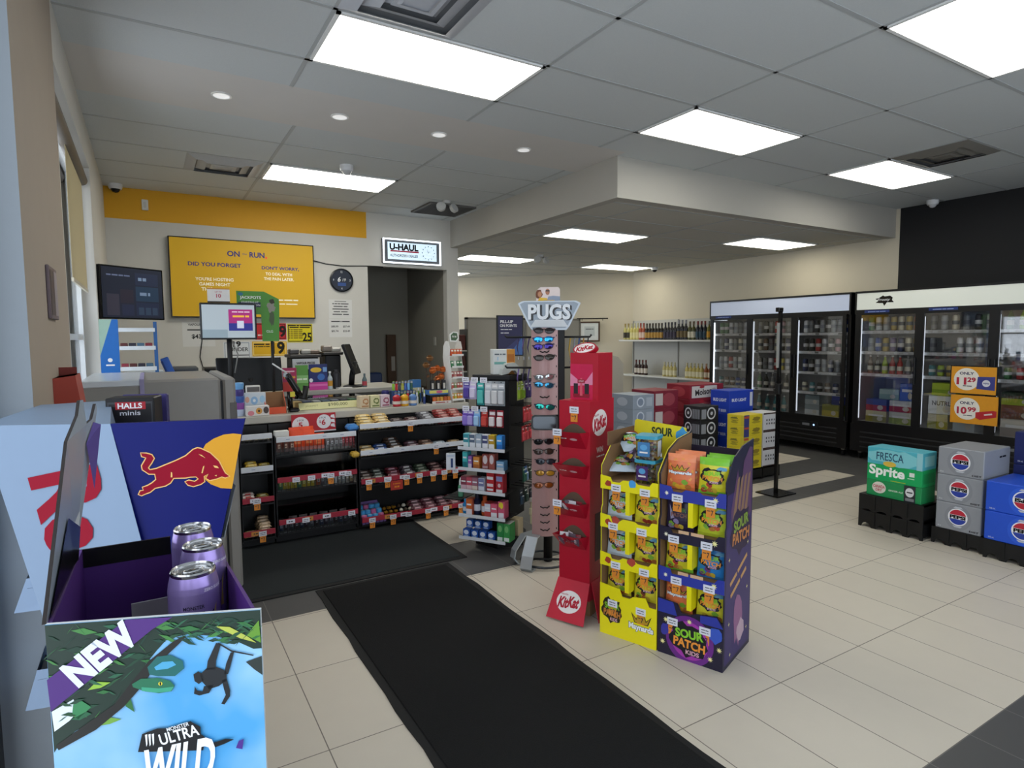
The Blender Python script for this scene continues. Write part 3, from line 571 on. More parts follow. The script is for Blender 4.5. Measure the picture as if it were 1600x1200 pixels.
# round tins of gum on the lowest shelf
for r_ in range(3):
    for c_ in range(4):
        h = '4a9fd4' if (c_+r_) % 3 else 'c0628f'; m = MB(); m.lathe([(.021, 0), (.023, .004), (.023, .03), (.02, .036)], M(h, .3), 14); m.disc(0, 0, .014, .014, M('a9d3ea' if h[0] == '4' else 'e6a6c4', .4), .0365)
        nm = 'blue' if h[0] == '4' else 'pink'; solo(m, 'gum_tub', f'round {nm} gum tub in the purple carton', 'gum tub', (1.405+c_*.046, YR+.05+r_*.05, .075+r_*.028), 0, f'{nm} gum tubs in the carton')
m = MB(); pu = M('7f5f9c', .5); m.add([(1.38, YR+.012, .049), (1.572, YR+.012, .049), (1.572, YR+.2, .049), (1.38, YR+.2, .049), (1.38, YR+.012, .085), (1.562, YR+.012, .085), (1.562, YR+.2, .18), (1.355, YR+.2, .18)], [(0, 1, 5, 4), (3, 0, 4, 7), (2, 3, 7, 6), (1, 2, 6, 5), (0, 3, 2, 1)], pu); solo(m, 'gum_carton', 'purple carton holding the round gum tubs on the lowest shelf', 'carton')
for r_ in range(3):
    for c_ in range(3):
        solo(MB().box(-.017, .017, -.017, .017, 0, .026, M('b8842f', .25, .5), .008), 'foil_chocolate', 'gold foil chocolate on the lowest shelf beside the gum tubs', 'chocolate', (1.6+c_*.042, YR+.05+r_*.05, .06+.02*r_), 0, 'gold foil chocolates on the lowest shelf')
        solo(MB().lathe([(.0, 0), (.016, .004), (.018, .014), (.01, .026), (0, .028)], M('d9d2bd' if (r_+c_) % 2 else '4a3b2d', .35), 10), 'round_chocolate', ('cream' if (r_+c_) % 2 else 'brown')+' ball chocolate on the lowest shelf in the middle of the wide section', 'chocolate', (1.73+c_*.04, YR+.05+r_*.05, .06+.022*r_), 0, ('cream' if (r_+c_) % 2 else 'brown')+' ball chocolates')
# wide section, white-railed shelves
for i, (x, a, b, nm, n) in enumerate([(1.445, 'cdaa6b', 'e9d9b4', 'golden', 3), (1.56, '2f4f8e', 'cfd6e4', 'blue', 3), (1.68, '5e4637', 'e4e1dc', 'white and brown', 5), (1.83, '6d4a52', 'cdbfc0', 'mauve', 3), (1.95, '704f3f', 'c9aa90', 'tan', 3), (2.06, '8c9aa5', 'd9dee2', 'silver', 2), (2.2, '75592f', 'b39a6d', 'olive gold', 2)]):
    bars(x, yb, .585, n, a, b, f'{nm} candy bar on the second white-railed shelf of the wide section', f'{nm} candy bars, second shelf', stack=2, dz=.016)
for i, (x, a, b, nm, n, dz) in enumerate([(1.445, 'd9b66a', 'f0dfb4', 'yellow', 4, .017), (1.575, 'dcbb78', 'efe0bd', 'pale gold', 4, .017), (1.7, '3a2a2a', '9a8f8a', 'black', 3, .012), (1.83, '4a2b2b', 'b5a7a0', 'dark brown', 3, .012), (1.96, '5e5b5e', 'c5c5c8', 'grey', 4, .013), (2.1, '8e2c2c', 'd9a59c', 'red', 4, .016), (2.22, '97322c', 'dba79c', 'bright red', 4, .016)]):
    bars(x, yb, .79, n, a, b, f'{nm} wrapped candy bar on the top shelf of the wide section', f'{nm} candy bars, top shelf', stack=3 if i in (0, 1, 4, 5, 6) else 2, dz=dz)
solo(MB().box(-.06, .03, -.05, .05, 0, .05, M('3f7fc0', .3), .018), 'candy_bag', 'crumpled blue candy bag at the end of the top candy shelf', 'candy bag', (1.345, YR+.06, .79))
solo(MB().box(-.03, .03, -.04, .04, 0, .04, M('c9a23e', .4), .012), 'candy_bag', 'small gold bag sticking out at the end of the second candy shelf', 'candy bag', (1.32, YR-.03, .6))
# narrow section
for (x, z, a, b, nm, sh, n, st) in [(.585, .785, '8a7c4a', 'cdbf8c', 'khaki', 'top', 2, 1), (.68, .785, 'b9a86c', 'e6dcb4', 'straw yellow', 'top', 2, 1), (.6, .56, 'cfa52a', 'efdc8a', 'bright yellow', 'second', 3, 2), (.69, .56, 'c7a83a', 'e9dc9a', 'mustard yellow', 'second', 3, 1), (.575, .335, 'd8c9c0', 'c0342e', 'white and red', 'third', 3, 2), (.68, .335, 'b59a3a', 'e6ddb0', 'green gold', 'third', 3, 1), (.585, .09, 'd8b765', 'efdcae', 'honey yellow', 'bottom', 2, 1), (.67, .09, 'b79b78', 'e6cdb0', 'tan', 'bottom', 4, 4)]:
    bars(x, yb, z, n, a, b, f'{nm} packet on the {sh} shelf of the narrow end section', f'{nm} packets, {sh} narrow shelf', L=.09, stack=st, name='snack_packet', cat='packet')
solo(MB().box(-.05, .05, -.03, .03, 0, .045, M('dcdcd6', .5), .004), 'white_carton', 'open white carton beside the orange bags on the top basket', 'carton', (.815, YR+.08, .785))
# baskets of the middle section
def pouch_mesh(w_, h_, d_, c1, c2):
    m = MB(); a, b = M(c1, .35, var=.1, vscale=50), M(c2, .4, var=0); nx, nz = 4, 5; vs = []
    for s in (-1, 1):
        for j in range(nz+1):
            for i in range(nx+1):
                u, v = 2*i/nx-1, 2*j/nz-1; vs.append((u*w_/2, s*d_/2*(1-u*u*u*u)*(1-v*v*v*v), (v+1)/2*h_))
    k = (nx+1)*(nz+1); fs = []
    for j in range(nz):
        for i in range(nx):
            q = j*(nx+1)+i; fs.append((q, q+1, q+nx+2, q+nx+1)); fs.append((k+q+1, k+q, k+q+nx+1, k+q+nx+2))
    m.add(vs, fs, a, True); m.front(-d_*.5-.0006); m.rect(-w_*.22, w_*.22, h_*.35, h_*.68, b, 0); m.rect(-w_*.14, w_*.14, h_*.46, h_*.54, a, .0005)
    return m.home()
_PO = {}
def pouch(x, y, z, w_, h_, d_, c1, c2, label, group, rz=0.0, name='candy_bag', cat='candy bag', tilt=0.0):
    k = (w_, h_, d_, c1, c2)
    if k not in _PO: o = pouch_mesh(*k).build(name); _PO[k] = o.data
    else: o = bpy.data.objects.new(name, _PO[k]); COL.objects.link(o)
    o.location = (x, y, z); o.rotation_euler = (tilt, 0, rz); return tag(o, label, cat, group)
for i, x in enumerate([.92, 1.0, 1.07]): pouch(x, YR+.05, .675, .09, .15 if i < 2 else .12, .035, 'e8532c', 'f08a4a', 'bright orange candy bag in the top basket under the red sale sign', 'orange bags in the top basket')
for i, x in enumerate([.92, 1.0]): pouch(x, YR+.1, .675, .1, .17, .035, 'e8532c', 'f0a05a', 'taller orange candy bag at the back of the top basket', 'orange bags at the back of the top basket', .1)
for i in range(3): pouch(.79+.045*i, YR+.045, .675, .045, .09, .03, '6d3a30', 'd2b29a', 'brown packet in the top basket below the white carton', 'brown packets in the top basket')
for i in range(4): pouch(1.14+.032*i, YR+.045, .675, .04, .08, .025, '7d7878', 'd9d9d9', 'silver grey packet in the top basket', 'silver packets in the top basket')
for i in range(4): pouch(1.255+.028*i, YR+.045, .675, .032, .09, .025, '9c2530', 'd0888c', 'dark red packet in the top basket', 'red packets in the top basket')
for i in range(8): pouch(.79+.033*i, YR+.04, .402, .032, .075, .02, 'c4a82c' if i % 4 else '3f7a55', 'e6dc8a', ('yellow' if i % 4 else 'green')+' gum pack standing in the middle basket', ('yellow' if i % 4 else 'green')+' gum packs, middle basket', name='gum_pack', cat='gum pack')
for i, (c, nm) in enumerate([('a2532e', 'orange brown'), ('5a4a55', 'purple grey'), ('8d9199', 'grey'), ('a53430', 'red'), ('c9ccd2', 'silver'), ('4a4a4e', 'charcoal'), ('5c6470', 'slate'), ('44424a', 'black'), ('84703c', 'olive')]): pouch(1.06+.031*i, YR+.04, .402, .032, .075, .022, c, 'cfcfd2', f'{nm} gum pack standing in the middle basket', None, name='gum_pack', cat='gum pack')
for i in range(16):
    c, nm = [('2e3a55', 'navy blue'), ('3d3340', 'dark purple'), ('4b4f58', 'steel grey'), ('3a2a2c', 'dark brown')][i % 4]; pouch(.785+.036*i, YR+.04, .095, .034, .07, .022, c, 'a0a0a8', f'{nm} packet in the bottom basket', f'{nm} packets, bottom basket', name='candy_packet', cat='packet')
for i in range(6): pouch(.88+.075*i, YR+.1, .095, .06, .085, .03, '4a4040', '8f8a88', 'dark wrapped packet lying at the back of the bottom basket', 'dark packets at the back of the bottom basket', .3*(i % 3-1), name='candy_packet', cat='packet')
t = thing('sale_sign', 'red sale sign with a white $6 circle standing on the top basket', 'sign', (1.075, YR+.19, .79)); m = MB(); m.box(-.165, .165, -.004, .004, .0, .135, M('b3202c', .5)); m.build('card', t)
m = MB().front(-.0045); m.disc(-.1, .055, .062, .062, M('e6e6e8', .5)); m.disc(.075, .07, .055, .055, M('e6e6e8', .5)); RD = M('b3202c', .5, var=0)
m.text('2 FOR', .065, .1, .05, .014, INK); m.text('$', .045, .07, .012, .024, RD, bold=.02); m.text('6', .072, .065, .03, .045, RD, bold=.03); m.text('2 FOR', -.1, .09, .05, .014, INK); m.text('5', -.1, .055, .03, .04, RD, bold=.03)
for k in range(3): m.poly([(.125, .03+.035*k), (.16, .02+.035*k), (.155, .05+.035*k), (.13, .048+.035*k)], M('e6e6e8', .5), .001)
m.home(); m.build('print', t); MB().box(-.165, .165, -.01, .01, -.005, .004, RAILW).build('foot_strip', t)
# ------------------------------------------------------------------ things standing on the cash counter
ZC = .9255
def cbox(name, label, cat, x, y, z, w_, d_, h_, body, prints=(), rz=0.0, group=None, chamf=.003):
    m = MB(); m.box(-w_/2, w_/2, -d_/2, d_/2, 0, h_, M(body, .45, var=.03), chamf)
    def face(fr, ps, W_, H_):
        for i, p in enumerate(ps):
            k = p[0]; zz = .0006+.0005*i
            if k == 'r': m.rect(p[1]*W_, p[2]*W_, p[3]*H_, p[4]*H_, M(p[5], .45, var=0), zz)
            elif k == 'd': m.disc(p[1]*W_, p[2]*H_, p[3]*W_, p[4]*H_, M(p[5], .45, var=0), zz)
            elif k == 't': m.text(p[1], p[2]*W_, p[3]*H_, p[4]*W_, p[5]*H_, M(p[6], .45, var=0), zz, bold=p[7] if len(p) > 7 else .01, rot=p[8] if len(p) > 8 else 0)
            elif k == 's': m.splat(p[1]*W_, p[2]*H_, p[3]*W_, p[4]*H_, M(p[5], .45, var=0), zz, seed=i+3)
    if prints and isinstance(prints, dict):
        if 'f' in prints: m.front(-d_/2, 0, h_/2); face('f', prints['f'], w_, h_)
        if 'r' in prints: m.right(w_/2, 0, h_/2); face('r', prints['r'], d_, h_)
        if 'l' in prints: m.left(-w_/2, 0, h_/2); face('l', prints['l'], d_, h_)
        if 't' in prints: m.at((0, 0, h_), (1, 0, 0), (0, 1, 0)); face('t', prints['t'], w_, d_)
        m.home()
    return solo(m, name, label, cat, (x, y, z), rz, group)
def open_box(name, label, cat, x, y, z, w_, d_, h_, out, inn, front=.4, rz=0.0):
    m = MB(); a, b, k = w_/2, d_/2, .004; o, i = M(out, .5), M(inn, .8)
    m.box(-a, a, -b, b, 0, k, o); m.box(-a, a, b-k, b, k, h_, i); m.box(-a, a, -b, -b+k, k, h_*front, o)
    for s in (-a, a-k): m.at((s, 0, 0), (0, 1, 0), (0, 0, 1)).prism([(-b, k), (b, k), (b, h_), (b-.02, h_), (-b, h_*front)], 0, k, i if s > 0 else o, o)
    return solo(m.home(), name, label, cat, (x, y, z), rz)
m = MB(); 
for k in range(5): m.lathe([(.032, k*.05), (.036, k*.05+.03), (.036, k*.05+.046), (.03, k*.05+.05)], M(['b9c4da', '8a4f9c', '3f5fa8', '4a3f80', '6fa8dc'][k], .3), 14)
solo(m, 'candy_tube', 'tall blue and purple stacked candy tube beside the grey cooler', 'candy tube', (.575, 4.93, ZC))
cbox('donut_box', 'white pastry box with blue ring donuts printed on it', 'box', .69, 4.98, ZC, .15, .06, .165, 'c9d3da', {'f': [('d', -.05, .15, .17, .19, '8fb4d6'), ('d', -.05, .15, .07, .07, 'dfe6ea'), ('d', .33, .2, .13, .17, '9dc3dd'), ('d', -.38, .2, .1, .14, 'd8a58c')]})
cbox('donut_box', 'low white box with pink and chocolate donut pictures in front of the blue one', 'box', .69, 4.88, ZC, .16, .07, .075, 'dedad6', {'f': [('d', -.3, -.2, .14, .25, 'd9848f'), ('d', .05, 0, .14, .32, 'd79a3f'), ('d', .05, 0, .05, .12, '3d2a1e'), ('d', .36, .05, .12, .34, '4a3b36')]})
cbox('donut_box', 'small white box with an orange arch behind the donut boxes', 'box', .69, 5.06, ZC, .1, .05, .215, 'd5d1ca', {'f': [('r', -.45, .45, .28, .45, '55504c'), ('d', 0, -.0, .32, .14, 'd9892f')]})
open_box('display_carton', 'orange carton with a brown open inside on the counter', 'carton', .83, 4.97, ZC, .15, .13, .16, 'd6522b', '8a6746', .32)
t = thing('barcode_scanner', 'black bent-neck barcode scanner standing on the counter', 'scanner', (.98, 4.98, ZC))
MB().box(-.05, .03, -.05, .05, 0, .03, BLKG, .01).build('base', t); m = MB(); m.tube([(-.03, 0, .02), (-.035, 0, .16)], .02, BLKG, 10); m.build('stem', t)
m = MB(); m.tube([(-.05, 0, .3), (-.03, 0, .26), (.02, -.005, .17), (.04, -.01, .12)], .026, BLKG, 10); m.build('neck', t)
MB().tube([(.04, -.01, .12), (.075, -.01, .1), (.09, -.01, .2)], .022, BLK, 10).build('grip', t); MB().box(-.075, -.045, -.02, .02, .275, .31, M('9aa0a6', .3), .006).build('window', t); MB().box(-.035, .0, -.032, -.028, .12, .16, M('d2c43c', .5)).build('warning_sticker', t)
MB().box(.03, .17, .11, .15, .0955, .11, BLKG, .004).tube([(.09, -.01, .1), (.095, .06, .1), (.1, .13, .11)], .012, BLK).build('foot_plate', t)
m = MB(); m.tube([(0, 0, 0), (-.04, .03, .03), (-.09, .06, .07)], .006, M('c8c8c8', .4), 6); solo(m, 'scanner_cable', 'white cable leading to the black scanner', 'cable', (.93, 5.0, ZC+.31))
# lottery case
t = thing('lottery_case', 'glass topped lottery ticket case with a yellow jackpot strip', 'case', (1.27, 5.13, ZC)); MB().box(-.27, .27, -.1, .12, 0, .008, BLK).build('tray', t)
m = MB(); m.box(-.27, .27, .11, .12, .008, .095, PLASTIC); m.box(-.27, .27, -.1, .12, .092, .095, GLASS); m.build('glass_cover', t)
m = MB(); m.at((0, -.115, .03), (1, 0, 0), (0, .35, 1)); m.prism([(-.25, -.028), (.25, -.028), (.25, .03), (-.25, .03)], -.003, 0, M('e3dfa6', .6)); m.text('$980,000', .06, .004, .16, .028, M('55552f', .6, var=0)); m.text('JACKPOT', -.15, .0, .1, .018, M('9a9866', .6, var=0)); m.home(); m.build('jackpot_strip', t)
for i, c in enumerate(['c9a86a', '4a5578', 'c4c9cc', '6d7f94', '8a8fa0', '38384a', '4a7a5c']): 
    solo(MB().box(-.03, .03, -.04, .04, 0, .05, M(c, .5), .003), 'lottery_ticket_pack', f'{["tan", "navy", "pale grey", "blue grey", "lilac grey", "black", "green"][i]} pack of scratch tickets inside the glass case', 'ticket pack', (1.04+.075*i, 5.17, ZC+.009))
for i, (x, bd, c2, nm) in enumerate([(1.515, 'd9c6a8', 'b5835a', 'cream and tan'), (1.605, 'd8d4a8', '6f7d45', 'pale yellow and green'), (1.69, 'd6c4cc', '9a4a62', 'pink and white')]):
    cbox('treat_box', f'{nm} treat box standing open on the counter', 'box', x, 4.93, ZC, .082, .07, .1, bd, {'f': [('s', .1, .05, .32, .25, c2), ('s', .1, .05, .2, .14, bd), ('r', -.35, .4, -.4, -.3, c2)], 'l': [('r', -.4, .4, -.3, .3, bd)]}, .15)
for i, (x, c, nm) in enumerate([(1.785, 'b3202c', 'red'), (1.855, 'd9a01c', 'yellow'), (1.93, '5f86bd', 'blue')]):
    m = MB(); m.lathe([(.03, 0), (.034, .006), (.03, .05), (.034, .075), (.03, .085), (.012, .098)], M(c, .35), 16); m.lathe([(.0345, .02), (.0345, .045)], M('d9d0c4', .4), 16, cap=False); solo(m, 'candy_jar', f'{nm} lidded candy jar on the front edge of the counter', 'jar', (x, 4.87, ZC))
m = MB(); m.lathe([(.028, 0), (.033, .006), (.033, .11), (.026, .122)], M('2c2a66', .3), 16); m.lathe([(.0333, .04), (.0333, .08)], M('b8a9c9', .4), 16, cap=False); solo(m, 'drink_can', 'small dark blue can beside the rows of lighters', 'can', (1.76, 5.08, ZC))
for r_ in range(2):
    for i in range(7):
        c, nm = [('3f62b5', 'blue'), ('6fb0df', 'sky blue'), ('2f5a45', 'dark green'), ('8fc03a', 'lime'), ('c0302f', 'red'), ('4a4a50', 'grey'), ('b5b54a', 'olive')][(i+3*r_) % 7]
        m = MB(); m.box(-.011, .011, -.006, .006, 0, .062, M(c, .25), .004); m.box(-.009, .009, -.005, .005, .062, .078, STEEL); m.box(-.004, .009, -.005, .005, .078, .083, M(c, .3))
        solo(m, 'lighter', f'{nm} lighter in the {["lower", "upper"][r_]} row of the lighter stand', 'lighter', (1.83+.028*i, 5.02+.05*r_, ZC+.0305+r_*.085), 0, f'{nm} lighters' if False else None)
m = MB(); m.box(1.805, 2.025, 5.0, 5.04, 0, .03, M('c9c3cc', .5)); m.box(1.805, 2.025, 5.04, 5.1, 0, .115, M('37507e', .5)); solo(m, 'lighter_stand', 'two-step blue and white stand holding the lighters', 'stand', (0, 0, ZC))
for i, (x, y, c, cap, h_) in enumerate([(2.0, 4.95, 'c9ced6', 'e6e6e6', .1), (2.035, 5.0, '3d4a2c', '6d8f3a', .11), (2.06, 4.93, '2a3f78', 'dfe3ea', .09), (2.09, 5.0, '7f8c3c', 'c9d06a', .115), (2.055, 5.05, '23252c', 'c9c9c9', .13), (2.1, 5.06, '3a3d45', 'd9d9d0', .13)]):
    m = MB(); m.lathe([(.011, 0), (.012, .004), (.012, h_*.6), (.006, h_*.72)], M(c, .25), 12); m.lathe([(.0075, h_*.72), (.0075, h_)], M(cap, .4), 12); solo(m, 'dropper_bottle', f'small {["white", "dark green", "navy", "olive", "black", "charcoal"][i]} dropper bottle near the foil roses', 'bottle', (x, y, ZC))
cbox('blue_carton', 'small blue carton behind the dropper bottles', 'carton', 2.06, 5.13, ZC, .09, .05, .2, '3f76b0', {'f': [('r', -.45, .45, -.1, .15, 'd8cfa8')]})
t = thing('candy_tray', 'two level cardboard tray with a yellow and pink print under the foil roses', 'tray', (2.19, 4.97, ZC)); MB().box(-.085, .085, -.07, .08, 0, .075, M('15161c', .5), .003).build('lower_box', t); m = MB(); m.box(-.095, .085, -.07, .08, .075, .115, M('3f6fae', .5)); m.front(-.0705); m.rect(-.095, .085, .088, .115, M('d4d06a', .5)); m.disc(0, .101, .03, .013, M('c9607f', .5), .001); m.home(); m.build('upper_tray', t)
for i in range(5):
    c = ['c9642a', 'c98a3a', 'd9a03a', 'b5561f', 'c4702a'][i]; solo(MB().box(-.014, .014, -.012, .012, 0, .058, M(c, .35), .003), 'candy_stick_pack', f'{["orange", "amber", "yellow", "rust", "copper"][i]} candy pack standing before the cardboard tray', 'candy pack', (2.13+.034*i, 4.875, ZC))
m = MB(); m.box(-.09, .09, -.004, .004, 0, .024, M('d4d0ca', .5)); m.front(-.0045); m.text('~51', 0, .012, .12, .013, M('a2423c', .5, var=0)); solo(m, 'label_strip', 'white printed label strip in front of the candy packs', 'label', (2.19, 4.85, ZC))
for i in range(3):
    m = MB(); m.box(-.018, .018, -.012, .012, 0, .085, M('191416', .4), .004); m.front(-.0125); m.rect(-.009, .009, .01, .06, M('c9c4b8', .5)); solo(m, 'chocolate_box', f'black box with a white label, {["first", "second", "third"][i]} of three under the foil roses', 'box', (2.14+.055*i, 4.94, ZC+.1155))
rr = random.Random(11)
m = MB(); m.box(-.09, .08, -.03, .03, 0, .004, M('3a2418', .5)); solo(m, 'rose_tray', 'thin dark tray holding the foil roses', 'tray', (2.19, 5.0, ZC+.1155))
for i in range(8):
    x, z = 2.12+.022*i+rr.uniform(-.012, .012), 1.13+rr.uniform(0, .1)+(.13 if i == 1 else .07 if i == 0 else 0); y = 5.0+rr.uniform(-.02, .02)
    t = thing('foil_rose', 'copper foil chocolate rose on a thin stem in the bunch by the mint rack', 'foil rose', (x, y, ZC+.12), 0, 'copper foil roses'); k = z-ZC-.12
    m = MB(); m.T = Matrix.Translation((0, 0, k)) @ Matrix.Rotation(rr.uniform(-.6, .6), 4, 'Y'); m.lathe([(.0, -.028), (.025, -.018), (.034, .004), (.026, .014), (.029, .02), (.014, .018), (.017, .028), (0, .025)], M('c4662c' if i > 1 else '7a5530', .35, .3), 9, smooth=False); m.build('blossom', t)
    m = MB(); m.tube([(0, 0, 0), (.003, 0, k*.5), (0, 0, k-.01)], .003, M('4a3020', .5), 5); m.add([(0, 0, k*.5), (.02, .004, k*.62), (.034, 0, k*.55), (.02, -.004, k*.48)], [(0, 1, 2, 3)], M('6e4a2c', .3, .5)); m.build('stem', t)
# white mint rack
t = thing('mint_rack', 'tall curved white rack with five bins of small mint boxes', 'rack', (2.36, 4.93, ZC), .12)
W_ = M('e2e2de', .4); m = MB()
for s in (-.065, .061): m.at((s, 0, 0), (0, 1, 0), (0, 0, 1)).prism([(-.06, 0), (.07, 0), (.09, .12), (.07, .25), (.1, .4), (.09, .5), (.05, .545), (.0, .54), (-.02, .48), (-.01, .4), (-.04, .25), (-.03, .13)], 0, .004, W_)
m.home(); m.build('side_panel', t)
m = MB().at((0, .015, .585), (1, 0, 0), (0, .25, 1)); m.prism([(-.045, -.045), (.02, -.05), (.05, -.02), (.05, .04), (.0, .045), (-.04, .02)], -.006, 0, W_); m.prism([(-.032, -.035), (.015, -.038), (.038, -.015), (.038, .03), (.0, .034), (-.03, .012)], 0, .003, M('3c5a3c', .4)); m.text('tic tac', .003, 0, .045, .02, W_, .0045, bold=.02); m.home(); m.build('header', t)
for i, (z, c, nm) in enumerate([(.02, 'd98a2f', 'orange and yellow'), (.115, 'b5564a', 'red and green'), (.215, '9e4a4a', 'dark red'), (.31, '3f7a4f', 'green'), (.415, 'd0582c', 'orange')]):
    MB().box(-.06, .06, -.05, .06, z-.004, z, W_).box(-.06, .06, -.052, -.048, z, z+.014, W_).build('bin', t)
    for k in range(4):
        cc = c if k != 1 else {'d98a2f': 'c9bf4a', 'b5564a': '7f8f5a', '9e4a4a': 'c98a7f', '3f7a4f': 'cfd6cc', 'd0582c': 'd9783f'}[c]
        o = cbox('mint_box', f'small {nm} mint box in the {["bottom", "second", "middle", "fourth", "top"][i]} bin of the white mint rack', 'mint box', 0, 0, 0, .025, .03, .058, cc, {'f': [('r', -.4, .4, .1, .35, 'e6e2d8')]}, 0, f'mint boxes, {["bottom", "second", "middle", "fourth", "top"][i]} bin', .002)
        o.location = (2.36-.042+.028*k, 4.93-.022, ZC+z+.0005); o.rotation_euler = (-.12, 0, .12)
# ------------------------------------------------------------------ behind the counter
t = thing('pole_monitor', 'customer monitor on a black pole showing a pink and blue card', 'monitor', (.57, 5.35, .9255), -.08)
MB().box(-.205, .205, -.02, .02, .57, .86, BLKG, .006).build('casing', t); m = MB().front(-.0205); m.rect(-.19, .19, .585, .845, E('a9b4bb', .35)); m.rect(-.19, -.01, .585, .65, E('8fa0aa', .3), .0008); m.rect(.0, .175, .64, .81, E('a82a78', .3), .0008); m.rect(.0, .175, .64, .7, E('2b2f86', .3), .0012); m.text('~444', .09, .79, .13, .015, E('e8c0d8', .3), .0018); m.text('~62', .09, .755, .12, .024, E('e8b23c', .4), .0018, bold=.02); m.rect(.06, .11, .66, .72, E('d0d4e4', .3), .0018); m.home(); m.build('screen', t)
MB().tube([(0, .03, 0), (0, .03, .7)], .02, BLK, 10).build('pole', t); MB().tube([(.03, .03, .3), (.06, .04, .45), (.02, .04, .56)], .006, GRY, 6).build('cable', t); MB().box(-.09, .09, -.06, .12, 0, .015, BLK, .004).build('base', t)
m = MB(); m.box(-.08, .08, -.002, .002, 0, .115, M('d8d5d2', .6)); m.front(-.0025); m.rect(-.08, .08, .105, .115, M('c9862f', .5)); m.rect(-.08, .08, 0, .012, M('2a2420', .5)); m.text('UP TO', 0, .085, .05, .012, M('b5485a', .5, var=0)); m.text('10', 0, .055, .035, .03, M('b5485a', .5, var=0), bold=.02); solo(m, 'price_card', 'small white and red card standing on top of the pole monitor', 'card', (.505, 5.35, 1.7865), -.08)
m = MB(); m.at((0, 0, 0), (1, 0, 0), (0, .1, 1)); gs = [(-.16, 0), (.02, 0), (.02, -.22), (.15, -.22), (.165, .05), (.165, .13), (.05, .19), (-.16, .19)]; m.prism(gs, -.002, .002, M('4c8a35', .5)); m.rect(-.15, .02, .06, .1, M('23304a', .5), .003); m.text('JACKPOTS', -.055, .135, .16, .03, WT, .003, bold=.02); m.text('STARTING AT', -.06, .1, .13, .014, WT, .004); m.text('$10 MILLION', -.06, .075, .15, .017, WT, .004); m.disc(-.13, .165, .02, .013, M('2a6a8a', .5), .003)
m.splat(.1, .06, .03, .045, M('8c8a80', .6), .003, seed=2); m.splat(.11, .11, .02, .022, M('3a3a2c', .6), .0035, seed=4); m.splat(.1, -.03, .02, .06, M('4a5a40', .6), .003, seed=5); m.text('OLG', .08, -.14, .05, .02, WT, .003); solo(m.home(), 'jackpot_sign', 'green jackpot sign standing up behind the pole monitor', 'sign', (.80, 5.385, 1.70))
m = MB(); m.tube([(.90, 5.395, .926), (.90, 5.395, 1.69)], .012, BLK); solo(m, 'sign_post', 'thin black post holding the green jackpot sign', 'post')
def slab_screen(name, label, x, y, z, w_, h_, rz, tilt, screen, cat='screen'):
    t = thing(name, label, cat, (x, y, z), rz); m = MB(); m.T = Matrix.Translation((0, 0, .12)) @ Matrix.Rotation(tilt, 4, 'X'); m.box(-w_/2, w_/2, -.015, .015, 0, h_, BLKG, .006); m.build('screen_casing', t)
    m = MB(); m.tube([(0, .06, .0), (0, .05, .1), (0, .02, .12+h_*.4)], .028, BLK, 10); m.build('neck', t); MB().box(-.1, .1, -.06, .12, 0, .015, BLK, .005).build('base', t)
slab_screen('register_screen', 'wide black back of the cash register screen beside the pole monitor', .75, 5.6, .9255, .52, .3, .02, -.18, None)
slab_screen('register_screen', 'narrow black touch screen seen from the side at the doorway end of the counter', 1.75, 5.86, 1.0305, .3, .31, 1.1, -.35, None)
cbox('lotto_terminal', 'grey lottery terminal with a small display behind the grey cooler', 'terminal', .27, 5.9, .9405, .2, .16, .33, '57595b', {'f': [('r', -.4, .4, .2, .42, '3b4046'), ('r', -.15, .2, .27, .37, 'a9c4c9')]}, 0, None, .015)
cbox('desk_console', 'long black desk console against the back wall', 'console', .72, 6.75, .9405, .5, .3, .28, '0d0d0e', {'f': [('r', -.3, .3, .25, .4, '1a1a1b')]}, 0, None, .01)
m = MB(); m.box(-.15, .15, -.15, .15, 0, .02, M('c9d3dd', .4), .004); solo(m, 'desk_tray', 'pale blue flat tray on the desk behind the grey cooler', 'tray', (-.03, 6.4, 1.2))
m = MB(); m.box(-.16, .16, -.16, .16, 0, .26, M('7d8084', .5), .01); solo(m, 'desk_cabinet', 'grey drawer block under the pale tray', 'drawer unit', (-.03, 6.4, .9405))
m = MB(); m.T = Matrix.Rotation(-.35, 4, 'Y'); m.box(-.03, .03, -.03, .03, 0, .16, M('2456a8', .4), .006); m.box(-.034, -.02, -.03, .03, .02, .14, M('1b3f80', .4)); solo(m, 'payment_terminal', 'tilted blue payment handset behind the grey cooler', 'handset', (.17, 5.7, 1.2))
solo(MB().box(-.03, .03, -.03, .03, 0, .26, M('4c4f52', .5), .005), 'handset_stand', 'grey stand under the tilted blue handset', 'stand', (.19, 5.7, .9405))
# dispensers and posters
def dispenser(x, y, w_, z1, label, top):
    t = thing('cigarette_machine', label, 'machine', (x, y, 1.0305)); MB().box(-w_/2, w_/2, -.12, .12, 0, z1, BLK, .01).build('body', t); m = MB(); m.box(-w_/2-.02, w_/2+.02, -.14, .12, z1, z1+.03, M('3a3734', .5), .006); m.build('top_tray', t)
    for i, (dx, c, h_) in enumerate(top): solo(MB().box(-.045, .045, -.05, .05, 0, h_, M(c, .4), .01), 'stacked_packet', f'{["grey", "white", "brown", "dark"][i]} packet lying on top of the {label.split(" ")[0]} black machine', 'packet', (x+dx, y-.03, 1.0305+z1+.0305))
dispenser(1.28, 6.05, .25, .29, 'wide black counter machine under the red and yellow age signs', [(-.09, '4a4644', .05), (.02, 'a9a59c', .045), (.1, '6d5a4a', .04)])
dispenser(1.54, 6.05, .15, .31, 'tall black counter machine beside the angled touch screen', [(-.04, '8a7f74', .06), (.045, 'c9c5bd', .04)])
